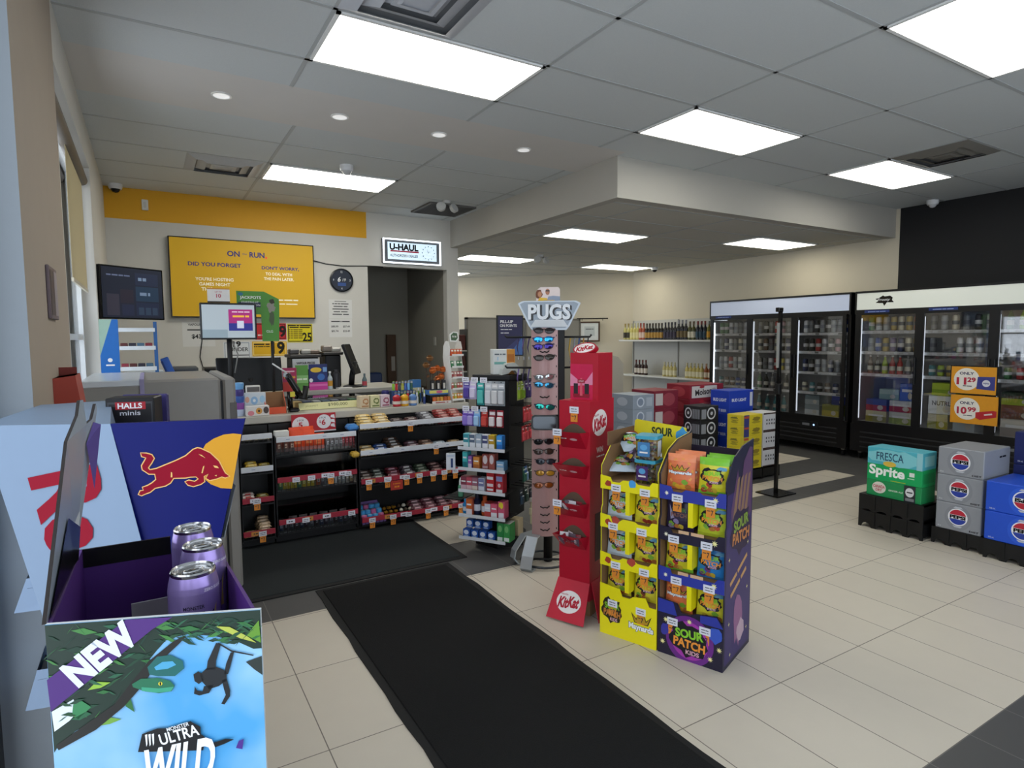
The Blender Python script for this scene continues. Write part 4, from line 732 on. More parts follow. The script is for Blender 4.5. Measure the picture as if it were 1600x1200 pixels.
m = MB(); m.box(-.12, .12, -.002, .002, 0, .1, M('d4d6da', .6)); m.front(-.0025); m.text('VAPOUR PRICES', 0, .06, .17, .022, INK, bold=.03); solo(m, 'price_notice', 'white vapour price paper taped on the wide black machine', 'notice', (1.28, 5.925, 1.21))
def card(name, label, x, y, z, w_, h_, prints, rz=0.0):
    m = MB(); m.T = Matrix.Identity(4); m.box(-w_/2, w_/2, -.003, .003, 0, h_, M(prints[0], .5, var=0)); m.front(-.0035, 0, h_/2)
    for i, p in enumerate(prints[1:]):
        zz = .0004*(i+1)
        if p[0] == 'r': m.rect(p[1]*w_, p[2]*w_, p[3]*h_, p[4]*h_, M(p[5], .5, var=0), zz)
        elif p[0] == 'd': m.disc(p[1]*w_, p[2]*h_, p[3]*w_, p[4]*h_, M(p[5], .5, var=0), zz)
        else: m.text(p[1], p[2]*w_, p[3]*h_, p[4]*w_, p[5]*h_, M(p[6], .5, var=0), zz, bold=.02)
    return solo(m.home(), name, label, 'poster', (x, y, z), rz)
card('counter_poster', 'blue and pink lottery poster standing on the raised counter', 1.335, 5.68, 1.0305, .165, .235, ['25306a', ('r', -.5, .5, -.5, -.2, 'd0409a'), ('r', -.5, .5, -.35, -.27, 'e070b8'), ('d', -.12, .28, .3, .1, 'e8c23c'), ('r', .25, .47, .2, .38, '7fa8d9'), ('d', .15, .0, .2, .13, '3f6fb8'), ('d', -.4, -.12, .1, .08, 'e6e6ea')])
card('counter_poster', 'green lottery poster left of the blue and pink one', 1.19, 5.68, 1.0305, .11, .23, ['5f9a45', ('r', -.5, .5, -.2, .1, '8fc47a'), ('t', '~43', 0, -.05, .8, .1, 'e6f0d8')])
card('counter_poster', 'magenta and red lottery poster left of the green one', 1.08, 5.66, 1.0305, .12, .21, ['a82a58', ('r', -.5, .5, -.5, -.1, 'c03a34'), ('t', '~32', 0, .1, .8, .14, 'e0a03a'), ('t', '~7', 0, .35, .7, .08, 'e8c0cc')])
m = MB(); m.lathe([(.02, 0), (.024, .004), (.024, .1), (.01, .13), (.01, .15)], M('b9c4c9', .2), 14); m.lathe([(.0245, .03), (.0245, .08)], M('c9912f', .4), 14, cap=False); m.lathe([(.012, .15), (.012, .165)], WT, 12); solo(m, 'water_bottle', 'small bottle with an orange label beside the blue poster', 'bottle', (1.445, 5.7, 1.0305))
m = MB(); m.lathe([(.03, 0), (.033, .01), (.033, .14), (.02, .16), (.02, .18)], M('2f2f33', .3), 16); solo(m, 'travel_mug', 'tall dark grey travel mug before the black machine', 'mug', (1.51, 5.72, 1.0305))
m = MB(); m.lathe([(.02, 0), (.023, .004), (.023, .07), (.01, .1), (.01, .13)], M('5f6f74', .2), 14); m.lathe([(.0235, .015), (.0235, .055)], M('b5404a', .4), 14, cap=False); solo(m, 'soda_bottle', 'small dark bottle with a red label under the angled touch screen', 'bottle', (1.79, 5.76, 1.0305))
cbox('card_slip', 'white folded paper slip lying on the raised counter', 'paper', 1.57, 5.68, 1.0305, .14, .06, .012, 'd5d3cf', {}, .2)
# blue leaflet stand and wire shelf by the window
t = thing('leaflet_stand', 'tall blue card stand on the sill beside the window', 'stand', (-.22, 5.05, .94)); m = MB(); m.box(-.055, .055, -.03, .03, 0, .7, M('3f8ed0', .4), .003); m.front(-.0305); m.poly([(-.055, .0), (.055, .0), (.055, .7), (.02, .7), (-.055, .45)], M('1f67b5', .4), .0006); m.poly([(-.055, .45), (.02, .7), (-.055, .7)], M('9ab8a8', .4), .0006); m.disc(0, .42, .014, .014, WT, .0012); m.text('~4', 0, .385, .05, .016, WT, .0012); m.home(); m.build('card', t); MB().box(-.06, .06, -.04, .04, -.005, 0.0, M('1f67b5', .4)).build('foot', t)
t = thing('wire_shelf', 'clear three-step counter shelf with packets beside the blue card stand', 'shelf', (-.16+.1, 5.62, .94)); MB().box(.11, .135, -.03, .03, 0, .7, M('2a5f9c', .4)).build('post', t)
for z in (.32, .48, .62): MB().box(-.12, .12, -.08, .05, z, z+.004, PLASTIC).box(-.12, .12, -.082, -.078, z, z+.03, M('d0d4d6', .4)).build('step', t)
for z in (.324, .484):
    for i in range(4):
        c, nm = [('5a2a26', 'dark red'), ('2e2a36', 'black'), ('4f6f86', 'slate blue'), ('8a2f3c', 'red')][(i+int(z*10)) % 4]; cbox('small_packet', f'{nm} packet on the {"lower" if z < .4 else "upper"} step of the clear shelf by the window', 'packet', -.15+.055*i, 5.6, .94+z+.0005, .048, .05, .05, c, {'f': [('r', -.4, .4, -.3, 0, 'b9b0a8')]})
# ------------------------------------------------------------------ grey cooler by the window, folder, wall plate
CAB = M('85827d', .45, .15, var=.03); t = thing('grey_cooler', 'waist-high grey cooler with a side door standing beside the window', 'cooler', (.05, 4.1, 0))
MB().box(-.34, .285, -.45, .45, .06, 1.29, CAB, .012).build('body', t); m = MB(); m.box(.297, .36, -.45, .45, .1, 1.29, CAB, .012); m.home(); m.build('door', t); MB().box(.32, .364, -.452, -.42, .86, 1.16, M('5c5a57', .5), .01).build('handle', t.children[-1])
MB().box(.285, .297, -.43, .44, .1, 1.27, BLK).build('gasket', t); MB().box(-.33, .28, -.43, .43, 0, .06, BLK).build('plinth', t)
MB().box(-.345, -.08, -.455, .455, 1.262, 1.294, M('c3c8cc', .25, .3), .004).build('lid', t); m = MB(); m.box(-.09, -.07, -.46, .3, 1.2945, 1.2965, M('8a84a8', .4)); m.box(-.09, -.07, -.4605, -.4585, 1.1, 1.2965, M('8a84a8', .4)); m.build('tape_strip', t)
MB().box(.3, .36, -.3, .2, .02, .06, M('3a3a3a', .5), .01).build('hinge_foot', t)
m = MB(); m.add([(0, -.1, 0), (.085, -.1, -.01), (.085, .1, -.01), (0, .1, 0), (-.0, -.1, .105), (.07, -.1, .115), (.07, .1, .115), (-.0, .1, .105)], [(3, 2, 1, 0), (0, 1, 5, 4), (1, 2, 6, 5), (2, 3, 7, 6), (3, 0, 4, 7)], M('a8402f', .5)); m.add([(0, .1, 0), (.06, .1, .0), (.06, .1, .14), (0, .1, .14)], [(0, 1, 2, 3)], M('7e2a20', .5)); solo(m, 'red_holder', 'red document holder fixed to the tan wall beside the grey cooler', 'holder', (XL, 2.95, 1.25))
m = MB(); m.box(0, .012, -.11, .11, -.1, .1, M('6b5d62', .5), .003); m.right(.0125); m.rect(-.095, .0, -.085, .085, M('4a3f46', .5)); m.rect(.01, .095, -.085, .085, M('9a9097', .5)); solo(m, 'wall_plate', 'small dark framed plate on the tan wall before the window', 'plate', (XL, 2.945, 1.68))

# ------------------------------------------------------------------ tapered blue and silver drink bin
SIL = M('7b8ea5', .4, .05, var=.02, spec=.25); RBB = M('0c1560', .4, var=.03, spec=.15); RBR = M('8c0e26', .5, var=0, spec=.1); RBY = M('d2962a', .5, var=0, spec=.15)
t = thing('drink_bin', 'tapered silver and blue drink bin with a charging red bull before a yellow sun', 'bin', (-.08, 1.9, 0))
O_ = Vector((-.08, 1.9, 0))
def T3(ps): return [Vector(p)-O_ for p in ps]
P0, P1, P2 = Vector((-.347, 1.864, 1.30)), Vector((-.083, 1.727, 1.30)), Vector((.204, 1.649, 1.30))
Q0, Q1, Q2 = Vector((-.168, 1.772, .47)), Vector((.063, 1.652, .47)), Vector((.02, 1.69, .47))
B0, B1 = Vector((-.29, 2.36, 1.30)), Vector((-.108, 2.40, 1.30)); C0, C1 = Vector((-.12, 2.1, .47)), Vector((.05, 2.1, .47))
m = MB(); m.add(T3([P0, P1, B1, B0, Q0, Q1, C1, C0]), [(0, 1, 2, 3), (4, 5, 1, 0), (5, 6, 2, 1), (6, 7, 3, 2), (7, 4, 0, 3), (7, 6, 5, 4)], SIL); 
ux = (P1-P0).normalized(); up = (P1-Q1).normalized(); m.at(P1-O_+Vector((-.0, -.002, 0)), ux, up)
mid = lambda z_: -.15
# lettering runs down the side, turned a quarter clockwise
m.at(P1-O_, ux, (0, 0, 1)); m.text('Red', -.088, -.25, .285, .165, RBR, .002, bold=.035, rot=-PI/2+.2); m.text('Bull', -.025, -.56, .27, .165, RBR, .002, bold=.035, rot=-PI/2+.2)
m.home(); m.build('silver_side', t)
# blue front panel and its open tray
Q1b, Q2b = P1+(Vector((-.031, 1.713, 1.001))-P1)*2.0, P2+(Vector((.139, 1.667, 1.0))-P2)*2.0
bn = Vector((-.262, -.965, 0)); bk = Vector((-.03, .42, 0))
m = MB(); m.add(T3([P1, P2, Q2b, Q1b]+[p-bn*.012 for p in (P1, P2, Q2b, Q1b)]), [(3, 2, 1, 0), (4, 5, 6, 7), (0, 1, 5, 4), (1, 2, 6, 5), (2, 3, 7, 6), (3, 0, 4, 7)], RBB)
ux = (P2-P1).normalized(); m.at(P1-O_, ux, (0, 0, 1)); m.T = Matrix.Translation(bn*.0008) @ m.T; Wp = (P2-P1).length
# picture coordinates of the panel: u 0..1 along the top edge, v metres downward
def bp(pts, mat, z): m.poly([(u, v) for u, v in pts][::-1], mat, z)
sx = Wp/211.0
def rb(px, py):                         # tracing of the emblem, in millimetre-like units across the panel
    v = -(py-662+.033*(px-172))*sx*1.02; k = 1-(-v)*.0
    return ((px-172)*sx, v)
def em(crop): return [rb(x*0.26667, 580+y*0.26667) for x, y in crop]
m.poly(em([(1410, 385), (1360, 378), (1300, 385), (1240, 410), (1190, 445), (1160, 500), (1150, 560), (1150, 620), (1170, 670), (1210, 710), (1270, 738), (1338, 745)]), RBY, .0)
bull = [(1160, 475), (1215, 505), (1265, 560), (1290, 620), (1300, 640), (1325, 660), (1300, 668), (1280, 660), (1250, 672), (1205, 682), (1185, 668), (1200, 640), (1170, 655), (1172, 690), (1150, 705), (1105, 718), (1075, 708), (1060, 688), (1080, 680), (1115, 690), (1140, 672), (1125, 655), (1090, 655), (1060, 660), (990, 660), (970, 690), (940, 708), (880, 720), (850, 745), (830, 752), (800, 765), (785, 758), (795, 738), (815, 735), (810, 715), (840, 705), (865, 690), (890, 668), (885, 630), (850, 628), (815, 600), (812, 575), (830, 545), (840, 525), (815, 515), (810, 495), (840, 498), (870, 508), (882, 530), (865, 560), (845, 590), (855, 605), (895, 598), (950, 575), (1010, 550), (1070, 520), (1115, 480), (1140, 470)]
cx_ = sum(p[0] for p in bull)/len(bull); cy_ = sum(p[1] for p in bull)/len(bull)
def grow(ps, k):
    o = []
    for i in range(len(ps)):
        a, b, c = Vector(ps[i-1]), Vector(ps[i]), Vector(ps[(i+1) % len(ps)]); d = ((b-a).normalized()+(c-b).normalized()); n_ = Vector((d.y, -d.x)); n_ = n_.normalized() if n_.length > 1e-6 else Vector((0, 0)); o.append((b.x+n_.x*k, b.y+n_.y*k))
    return o
RBO = M('e9b86a', .4, var=0)
m.poly(em(grow(bull, 7)), RBO, .0006); m.poly(em(bull), RBR, .0012)
for q in ([(1145, 508), (1165, 515), (1185, 535), (1160, 520)], [(1230, 585), (1255, 590), (1265, 605), (1240, 600)], [(1236, 652), (1250, 648), (1248, 658)], [(1170, 590), (1178, 585), (1165, 635), (1158, 632)], [(978, 620), (985, 625), (985, 655), (975, 655)]): m.poly(em(q), RBO, .0018)
m.home(); m.build('blue_panel', t)
m = MB(); DK = M('6e7276', .6)
m.add(T3([p+Vector((-.03 if i in (1, 2) else 0, 0, -.17)) for i, p in enumerate((P1-bn*.013, P2-bn*.013, P2+bk, P1+bk))]+[p+Vector((0, 0, -.3)) for p in (P1-bn*.013, P2-bn*.013-Vector((.06, 0, 0)), P2+bk-Vector((.06, 0, 0)), P1+bk)]), [(4, 5, 6, 7), (1, 2, 6, 5), (2, 3, 7, 6)], DK); m.build('inner_tray', t)
# pedestal with two lipped ledges peeping out at the left
m = MB(); LB = M('8b9fb8', .4, var=.02)
for zt, x0, x1, h_ in ((.81, -.33, -.05, .1), (.53, -.32, -.05, .12)):
    m = MB()
    m.add(T3([(x0-.035, 2.21, zt-h_), (x1, 2.15, zt-h_), (x1, 2.36, zt-h_), (x0-.035, 2.372, zt-h_), (x0, 2.20, zt), (x1, 2.15, zt), (x1, 2.36, zt), (x0, 2.37, zt)]), [(3, 2, 1, 0), (0, 1, 5, 4), (1, 2, 6, 5), (2, 3, 7, 6), (3, 0, 4, 7)], LB)
    m.add(T3([(x0, 2.2, zt-.03), (x1, 2.15, zt-.03), (x1, 2.36, zt-.03), (x0, 2.37, zt-.03)]), [(0, 1, 2, 3)], M('3a3f46', .6))
    m.build('ledge_tray', t)
MB().box(-.0, .16, -.3, .2, 0, .5, M('3c4046', .5), .01).build('pedestal', t)
t2 = cbox('lozenge_display', 'black cough drop carton standing in the drink bin behind the blue panel', 'carton', -.04, 2.2, 1.02, .13, .09, .305, '141214', {'f': [('r', -.46, .46, -.46, .46, '3a3a3e'), ('r', -.43, .43, -.44, .44, '151215'), ('r', -.3, .32, .385, .46, 'a8202c'), ('t', 'HALLS', 0, .422, .5, .055, 'ececec', .03), ('t', 'minis', 0, .35, .42, .045, 'd9d9de', .01)]}, -.25)
cbox('purple_card', 'purple card leaning behind the black cough drop carton', 'card', -.01, 2.275, 1.02, .13, .02, .305, '3c3468', {}, -.3)

# ------------------------------------------------------------------ purple drink display with jungle print in the foreground
t = thing('drink_display', 'cardboard drink display with a jungle print and NEW banner, nearest the camera', 'display', (-.005, .7675, 0), -.383)
PUR = M('4a2272', .5, var=.02); DPUR = M('3a1650', .6); Hh = 1.192; a = .111
m = MB(); m.box(-a, a, 0, .004, 0, Hh, M('cfd3d4', .6))
k_ = .222/1265
def jp(cx, cy): return ((cx-265)*k_-a, Hh-(cy-(370-110*(cx-265)/1265))*k_)
m.front(-.0008)
def J(pts, c, z, r=.4): m.poly([jp(*p) for p in pts][::-1] if area([jp(*p) for p in pts]) < 0 else [jp(*p) for p in pts], M(c, r, var=0) if isinstance(c, str) else c, z)
def area(p): return sum(p[i-1][0]*p[i][1]-p[i][0]*p[i-1][1] for i in range(len(p)))
skym = bpy.data.materials.new('printed_sky'); skym.use_nodes = True; n_ = skym.node_tree; b_ = n_.nodes['Principled BSDF']; b_.inputs['Roughness'].default_value = .35
g_ = n_.nodes.new('ShaderNodeTexCoord'); mp = n_.nodes.new('ShaderNodeMapping'); gr = n_.nodes.new('ShaderNodeTexNoise'); gr.inputs['Scale'].default_value = 7; gr.inputs['Detail'].default_value = 3; cr = n_.nodes.new('ShaderNodeValToRGB'); cr.color_ramp.elements[0].position = .38; cr.color_ramp.elements[1].position = .62; cr.color_ramp.elements[0].color = lin('4a9ed6'); cr.color_ramp.elements[1].color = lin('93c2e2')
n_.links.new(g_.outputs['Object'], gr.inputs['Vector']); n_.links.new(gr.outputs['Fac'], cr.inputs[0]); n_.links.new(cr.outputs[0], b_.inputs['Base Color'])
m.rect(-a, a, .4, Hh, skym, 0)
J([(265, 372), (1530, 262), (1530, 520), (1480, 525), (1390, 480), (1250, 440), (1090, 425), (960, 460), (900, 530), (830, 620), (760, 760), (690, 870), (600, 950), (480, 1010), (400, 1060), (300, 1150), (270, 1200)], '0f2a1c', .0003)
J([(272, 930), (400, 850), (420, 930), (370, 990), (280, 1060)], 'dfeaf0', .0006)
lr = random.Random(5)
for i in range(190):                      # leaves of the printed jungle
    x = lr.uniform(290, 1500); y = lr.uniform(330, 480) if x > 900 else lr.uniform(380, 980); 
    if x > 560 and y > 620 and x-560 > (1000-y)*.7: continue
    r = lr.uniform(25, 75); an = lr.uniform(-1, 1); c = lr.choice(['1d4a2a', '2c6a34', '16402a', '3f7d3a', '0d3322', '245c3f', '0f3a2c']); 
    J([(x-r*math.cos(an), y-r*math.sin(an)), (x-.2*r*math.sin(an), y-.3*r*math.cos(an)), (x+r*math.cos(an), y+r*math.sin(an)), (x+.25*r*math.sin(an), y+.3*r*math.cos(an))], c, .0008+i*.000004)
for q, c in [([(485, 790), (540, 735), (620, 740), (560, 775)], '8fb83a'), ([(480, 1000), (560, 960), (670, 985), (600, 1015), (510, 1030)], '6fa03c'), ([(690, 850), (720, 800), (750, 940), (700, 900)], '2c6a34'), ([(400, 870), (450, 860), (500, 900), (420, 980), (390, 940)], '2f7d4a'), ([(380, 980), (470, 930), (500, 945), (430, 985)], '1f5c3a'), ([(1250, 370), (1340, 375), (1450, 440), (1500, 480), (1400, 450)], 'b0b84a'), ([(1440, 430), (1520, 330), (1528, 480)], '5f8f2a'), ([(1430, 610), (1530, 570), (1530, 700), (1480, 660)], '26302c')]: J(q, c, .0013)
J([(285, 1150), (480, 1000), (640, 880), (740, 740), (850, 600), (1000, 470), (1080, 430), (1040, 480), (900, 620), (790, 780), (690, 900), (520, 1050), (300, 1180)], '17150f', .0015)
# snake
J([(840, 640), (900, 570), (980, 560), (1050, 600), (1055, 650), (1000, 700), (900, 700), (850, 690)], '17605c', .0018); J([(880, 640), (930, 605), (990, 600), (1010, 625), (960, 650), (890, 660)], '4aa0c8', .002)
J([(745, 750), (800, 715), (900, 710), (970, 730), (995, 765), (975, 800), (900, 812), (820, 800), (750, 770)], '1f6a4a', .0021); J([(800, 770), (900, 780), (990, 770), (970, 800), (880, 808), (800, 795)], '3a9a78', .0022); m.disc(*jp(912, 748), .0022, .0022, M('d9c83a', .4, var=0), .0024); m.disc(*jp(912, 748), .0007, .002, BLKG, .0026)
# hanging monkey
MK = '14171a'
for q in ([(1255, 480), (1285, 485), (1250, 600), (1245, 660), (1190, 660), (1200, 600)], [(1340, 545), (1362, 540), (1335, 640), (1320, 690), (1295, 690), (1310, 620)], [(1190, 650), (1250, 640), (1310, 670), (1310, 730), (1260, 770), (1200, 790), (1160, 740), (1150, 690)], [(1110, 690), (1140, 670), (1165, 690), (1170, 730), (1140, 755), (1115, 735)], [(1280, 730), (1310, 720), (1328, 800), (1325, 840), (1290, 895), (1270, 890), (1300, 830), (1290, 790)], [(1170, 770), (1230, 760), (1200, 815), (1140, 832), (1108, 820), (1115, 770), (1130, 800), (1160, 805)], [(1270, 478), (1350, 530), (1480, 560), (1480, 568), (1345, 540), (1268, 488)]): J(q, MK, .0019)
# NEW banner
J([(265, 715), (735, 345-20), (1005, 262+45), (880, 390), (275, 920)], PUR, .003)
an_ = math.radians(37)
bx_, by_ = jp(580, 545); m.text('NEW', bx_, by_, .083, .031, M('dfe6f0', .4, var=0), .0036, bold=.05, rot=an_)
# title block
J([(760, 1200), (790, 1080), (880, 1045), (940, 1045), (1080, 1000), (1140, 1040), (1140, 1090), (1165, 1110), (1150, 1200)], '0d0d10', .003)
x_, y_ = jp(1010, 1088); WH = M('f0f2f5', .4, var=0); m.text('ULTRA', x_, y_, .042, .0135, WH, .0036, bold=.02, rot=.2); x_, y_ = jp(1005, 1034); m.text('MONSTER', x_, y_, .024, .0045, WH, .0036, bold=.01, rot=.2); x_, y_ = jp(1000, 1290); m.text('WILD', x_, y_, .078, .05, WH, .0036, bold=.03, shear=.25, rot=.12)
x_, y_ = jp(835, 1115)
for dx in (-.0035, 0, .0035): m.poly([(x_+dx-.0012, y_+.006), (x_+dx+.0012, y_+.0065), (x_+dx+.0008, y_-.006-abs(dx)*-.3), (x_+dx-.0004, y_-.008)][::-1], WH, .0036)
J([(1350, 1190), (1370, 1140), (1400, 1130), (1390, 1200)], '4a2a86', .003); J([(1180, 1160), (1290, 1125), (1340, 1130), (1280, 1160), (1200, 1190)], '0d0d10', .0031)
m.home(); m.build('front_panel', t)
ca, sa = math.cos(.383), math.sin(.383)
def LW(x, y, z): return (ca*(x+.005)-sa*(y-.7675), sa*(x+.005)+ca*(y-.7675), z)
def wall3(m, a_, b_, z0, z1a, z1b, mat, n_=(1, 0)):
    k = .004; q = [(a_[0], a_[1]), (b_[0], b_[1]), (b_[0]+n_[0]*k, b_[1]+n_[1]*k), (a_[0]+n_[0]*k, a_[1]+n_[1]*k)]
    m.add([LW(*p, z0) for p in q]+[LW(q[0][0], q[0][1], z1a), LW(q[1][0], q[1][1], z1b), LW(q[2][0], q[2][1], z1b), LW(q[3][0], q[3][1], z1a)], [(3, 2, 1, 0), (4, 5, 6, 7), (0, 1, 5, 4), (1, 2, 6, 5), (2, 3, 7, 6), (3, 0, 4, 7)], mat)
m = MB(); wall3(m, (-.107, .815), (-.107, 1.17), 0, 1.19, 1.165, PUR); wall3(m, (.094, .735), (.094, 1.17), 0, 1.19, 1.13, PUR, (-1, 0)); wall3(m, (-.107, 1.17), (.094, 1.17), 0, 1.135, 1.135, PUR, (0, 1)); wall3(m, (-.107, 1.169), (.02, 1.169), 1.135, 1.165, 1.165, BLKG, (0, 1)); m.build('carton_body', t)
m = MB(); m.add([LW(-.103, .82, 1.04), LW(.09, .745, 1.04), LW(.09, 1.165, 1.04), LW(-.103, 1.165, 1.04)], [(0, 1, 2, 3)], M('a9a5a8', .6)); m.build('tray_floor', t)
m = MB(); wall3(m, (-.04, 1.13), (.02, 1.13), 1.04, 1.075, 1.075, M('a9a5a8', .6), (0, 1)); m.build('retaining_lip', t)
GLO = M('9aa3ab', .3, 0, var=0)
fl = [(-.108, .815, 1.19), (-.097, 1.0, 1.364), (-.089, 1.065, 1.392), (-.087, 1.08, 1.412), (-.084, 1.09, 1.412), (-.082, 1.1, 1.375), (-.076, 1.115, 1.38), (-.071, 1.128, 1.402), (-.07, 1.13, 1.393), (-.088, 1.13, 1.29), (-.108, 1.125, 1.165), (-.108, 1.1, 1.12)]
m = MB(); n0 = len(fl); vs = [LW(*p) for p in fl]+[LW(p[0]-.004, p[1], p[2]) for p in fl]
m.add(vs, [tuple(range(n0))[::-1]], GLO); m.add(vs, [tuple(range(n0, 2*n0))], M('cfd3d4', .6)); m.add(vs, [(i, (i+1) % n0, n0+(i+1) % n0, n0+i) for i in range(n0)], M('2c2624', .7))
m.add([LW(-.1055, .83, 1.19), LW(-.101, 1.0, 1.26), LW(-.099, 1.12, 1.215), LW(-.106, 1.118, 1.165), LW(-.106, 1.1, 1.13)], [(0, 4, 3, 2, 1)], BLKG); m.build('side_flap', t)
m = MB(); m.add([LW(-.084, 1.1, 1.345), LW(-.075, 1.118, 1.375), LW(-.066, 1.125, 1.37), LW(-.079, 1.124, 1.27)], [(0, 1, 2, 3)], M('5a4a8c', .4)); m.build('torn_tab', t)
def mcan(lx, ly, z, label):
    c = Vector((lx, ly, 0)); tt = thing('energy_drink_can', label, 'can', (lx, ly, z), 0.3, 'lilac drink cans in the jungle display')
    LI = M('a08cc8', .28, .55, var=.12, vscale=40); n = MB(); n.lathe([(.024, 0), (.03, .006), (.0315, .014), (.0315, .125), (.0305, .133), (.0275, .146)], LI, 28)
    R = .0316; n.W = lambda p: (R*math.sin(p[0]/R), -R*math.cos(p[0]/R)-p[2], p[1])
    DKT = M('2c2440', .5, var=0); n.text('MONSTER', -.012, .108, .026, .005, DKT, .0003, bold=.02); n.text('~625', -.012, .1, .026, .0035, DKT, .0003)
    for k in range(9): n.text('~45837', -.012, .092-.0045*k, .028, .0022, M('3d3358', .5, var=0), .0003)
    n.text('ZERO SUGAR', .016, .129, .03, .004, M('e9e2f5', .4, var=0), .0004, bold=.02)
    n.poly([(.012, .06), (.016, .1), (.02, .108), (.017, .09), (.0175, .06)], M('c9b46a', .4, var=0), .0004); n.poly([(.008, .092), (.014, .098), (.014, .1)], BLKG, .0005); n.poly([(.012, .055), (.03, .055), (.03, .09), (.02, .08)], M('7d5f8a', .4, .3, var=0), .0003)
    n.home(); n.build('can_body', tt)
    n = MB(); n.lathe([(.0275, .146), (.0278, .15), (.0265, .152), (.025, .1495), (.0245, .1465), (0, .1465)], CHROME, 28, cap=False); ld = n.build('lid', tt)
    n = MB(); pp = [(.013*math.cos(2*PI*i/14)*(1.0), .006*math.sin(2*PI*i/14), .1485) for i in range(14)]; n.tube(pp, .0017, CHROME, 6, True); n.lathe([(.003, .1466), (.003, .15)], CHROME, 8); n.build('pull_tab', ld); return tt
for lx, ly, lb in ((.04, .908, 'lilac drink can at the front, nearest the NEW banner'), (.059, 1.013, 'lilac drink can in the middle, behind the front can'), (.051, 1.112, 'lilac drink can at the back, against the blue bull panel')): mcan(lx, ly, 1.0405, lb)
# ------------------------------------------------------------------ red chocolate tower
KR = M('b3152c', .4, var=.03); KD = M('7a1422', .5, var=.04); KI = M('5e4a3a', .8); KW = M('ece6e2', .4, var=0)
def kk_logo(m, cx, cy, rx, ry, z=.0006, rot=.12):
    m.disc(cx, cy, rx, ry, KW, z, 28, rot); m.text('Kit', cx-rx*.4, cy-ry*.12, rx*.78, ry*1.0, KR, z+.0006, bold=.05, shear=.15, rot=rot); m.text('Kat', cx+rx*.42, cy+ry*.06, rx*.86, ry*1.0, KR, z+.0006, bold=.05, shear=.15, rot=rot); m.text('Nestle', cx-rx*.45, cy+ry*.62, rx*.6, ry*.2, KR, z+.0006, rot=rot)
t = thing('chocolate_tower', 'tall red cardboard chocolate tower with four open bins', 'display', (2.039, 2.611, 0), -1.148)
W2, D2, Ht = .092, .14, 1.165
m = MB(); m.box(-W2, W2, -D2, D2, .1, Ht, KR)
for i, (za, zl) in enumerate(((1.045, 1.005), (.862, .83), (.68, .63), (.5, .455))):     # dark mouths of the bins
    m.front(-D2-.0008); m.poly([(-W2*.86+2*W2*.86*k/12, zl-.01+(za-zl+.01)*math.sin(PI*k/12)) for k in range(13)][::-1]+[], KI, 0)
m.right(W2+.0006); kk_logo(m, -.03, 1.045, .085, .07); m.text('WIN', -.03, .9, .075, .03, KW, .0006, bold=.02); m.text('~1423', -.02, .865, .09, .012, KW, .0006); m.text('KitKat', .02, .7, .05, .016, KW, .0006); m.rect(-.08, .1, .3, .56, M('4a1018', .5), .0004); m.splat(0, .42, .06, .1, M('2e0d14', .5), .0008, seed=9); m.text('KitKat', .03, .17, .08, .025, M('c9b8b4', .5), .0006)
m.home(); m.build('tower_body', t)
for i, (zl, zb) in enumerate(((1.005, .915), (.83, .755), (.63, .545), (.455, .375))):
    m = MB(); o = .075; y0 = -D2-.001
    A, B_, C_, D_ = (-W2+.004, y0, zl), (W2-.004, y0, zl), (W2-.02, y0-o, zl+.005), (-W2+.02-.02, y0-o, zl+.005); E1, F1 = (-W2+.02, y0, zb), (W2-.02, y0, zb); G1, H1 = (0-.05, y0-.004, zb), (.05, y0-.004, zb)
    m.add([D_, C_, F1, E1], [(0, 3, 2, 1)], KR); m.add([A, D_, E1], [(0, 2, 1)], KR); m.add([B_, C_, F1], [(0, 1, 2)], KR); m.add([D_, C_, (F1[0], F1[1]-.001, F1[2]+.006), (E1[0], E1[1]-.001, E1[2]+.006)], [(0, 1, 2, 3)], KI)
    m.at(((C_[0]+D_[0])/2, y0-o*.6, (zl*.6+zb*.4)), (1, 0, 0), (0, -o, zl-zb)); m.disc(.03, 0, .022, .009, M('d8a8ac', .5), .001); m.text('KitKat' if i == 1 else '~42', -.03, .004, .04, .011, KW if i != 3 else M('c98a8e', .5), .001, bold=.02)
    m.home(); m.build('bin_front', t)
    if i in (0, 2): price_tag(t, -W2+.035, y0-o-.004, zl-.012)
price_tag(t, .0, -D2-.002, 1.105)
for k in range(16):
    rr_ = random.Random(k); b0 = 3 if k < 10 else 2; zl = (.455, .63)[b0 == 2]; lx = rr_.uniform(-.05, .05); ly = -D2-rr_.uniform(.02, .055); wv_ = Matrix.Rotation(-1.148, 4, 'Z') @ Vector((lx, ly, 0)); pouch(2.039+wv_.x, 2.611+wv_.y, zl-.045+.012*rr_.random(), .05, .05, .015, ['8a2430', 'cfc9cc', '5a4a55'][k % 3], ['e6dede', '8a2430', 'c9b8bc'][k % 3], f'{["red", "silver", "purple grey"][k % 3]} chocolate packet in the {"lowest" if b0 == 3 else "second lowest"} bin of the red tower', f'{["red", "silver", "purple grey"][k % 3]} packets in the {"lowest" if b0 == 3 else "second lowest"} tower bin', rr_.uniform(-2, 2), 'chocolate_packet', 'chocolate', rr_.uniform(-.8, .3))
m = MB(); m.box(-.075, .092, -.05, .12, Ht, Ht+.25, KR); m.front(-.0506); m.rect(-.075, .06, Ht, Ht+.19, M('c92a52', .25), 0); m.poly([(-.075, Ht+.14), (-.02, Ht+.1), (.02, Ht+.1), (.06, Ht+.15), (.06, Ht+.08), (-.075, Ht+.07)][::-1], M('e08aa8', .2, var=0), .0004)
for s in (-1, 1): m.rect(-.008+s*.033-.013, -.008+s*.033+.013, Ht+.03, Ht+.085, M('2a2428', .4), .0008)
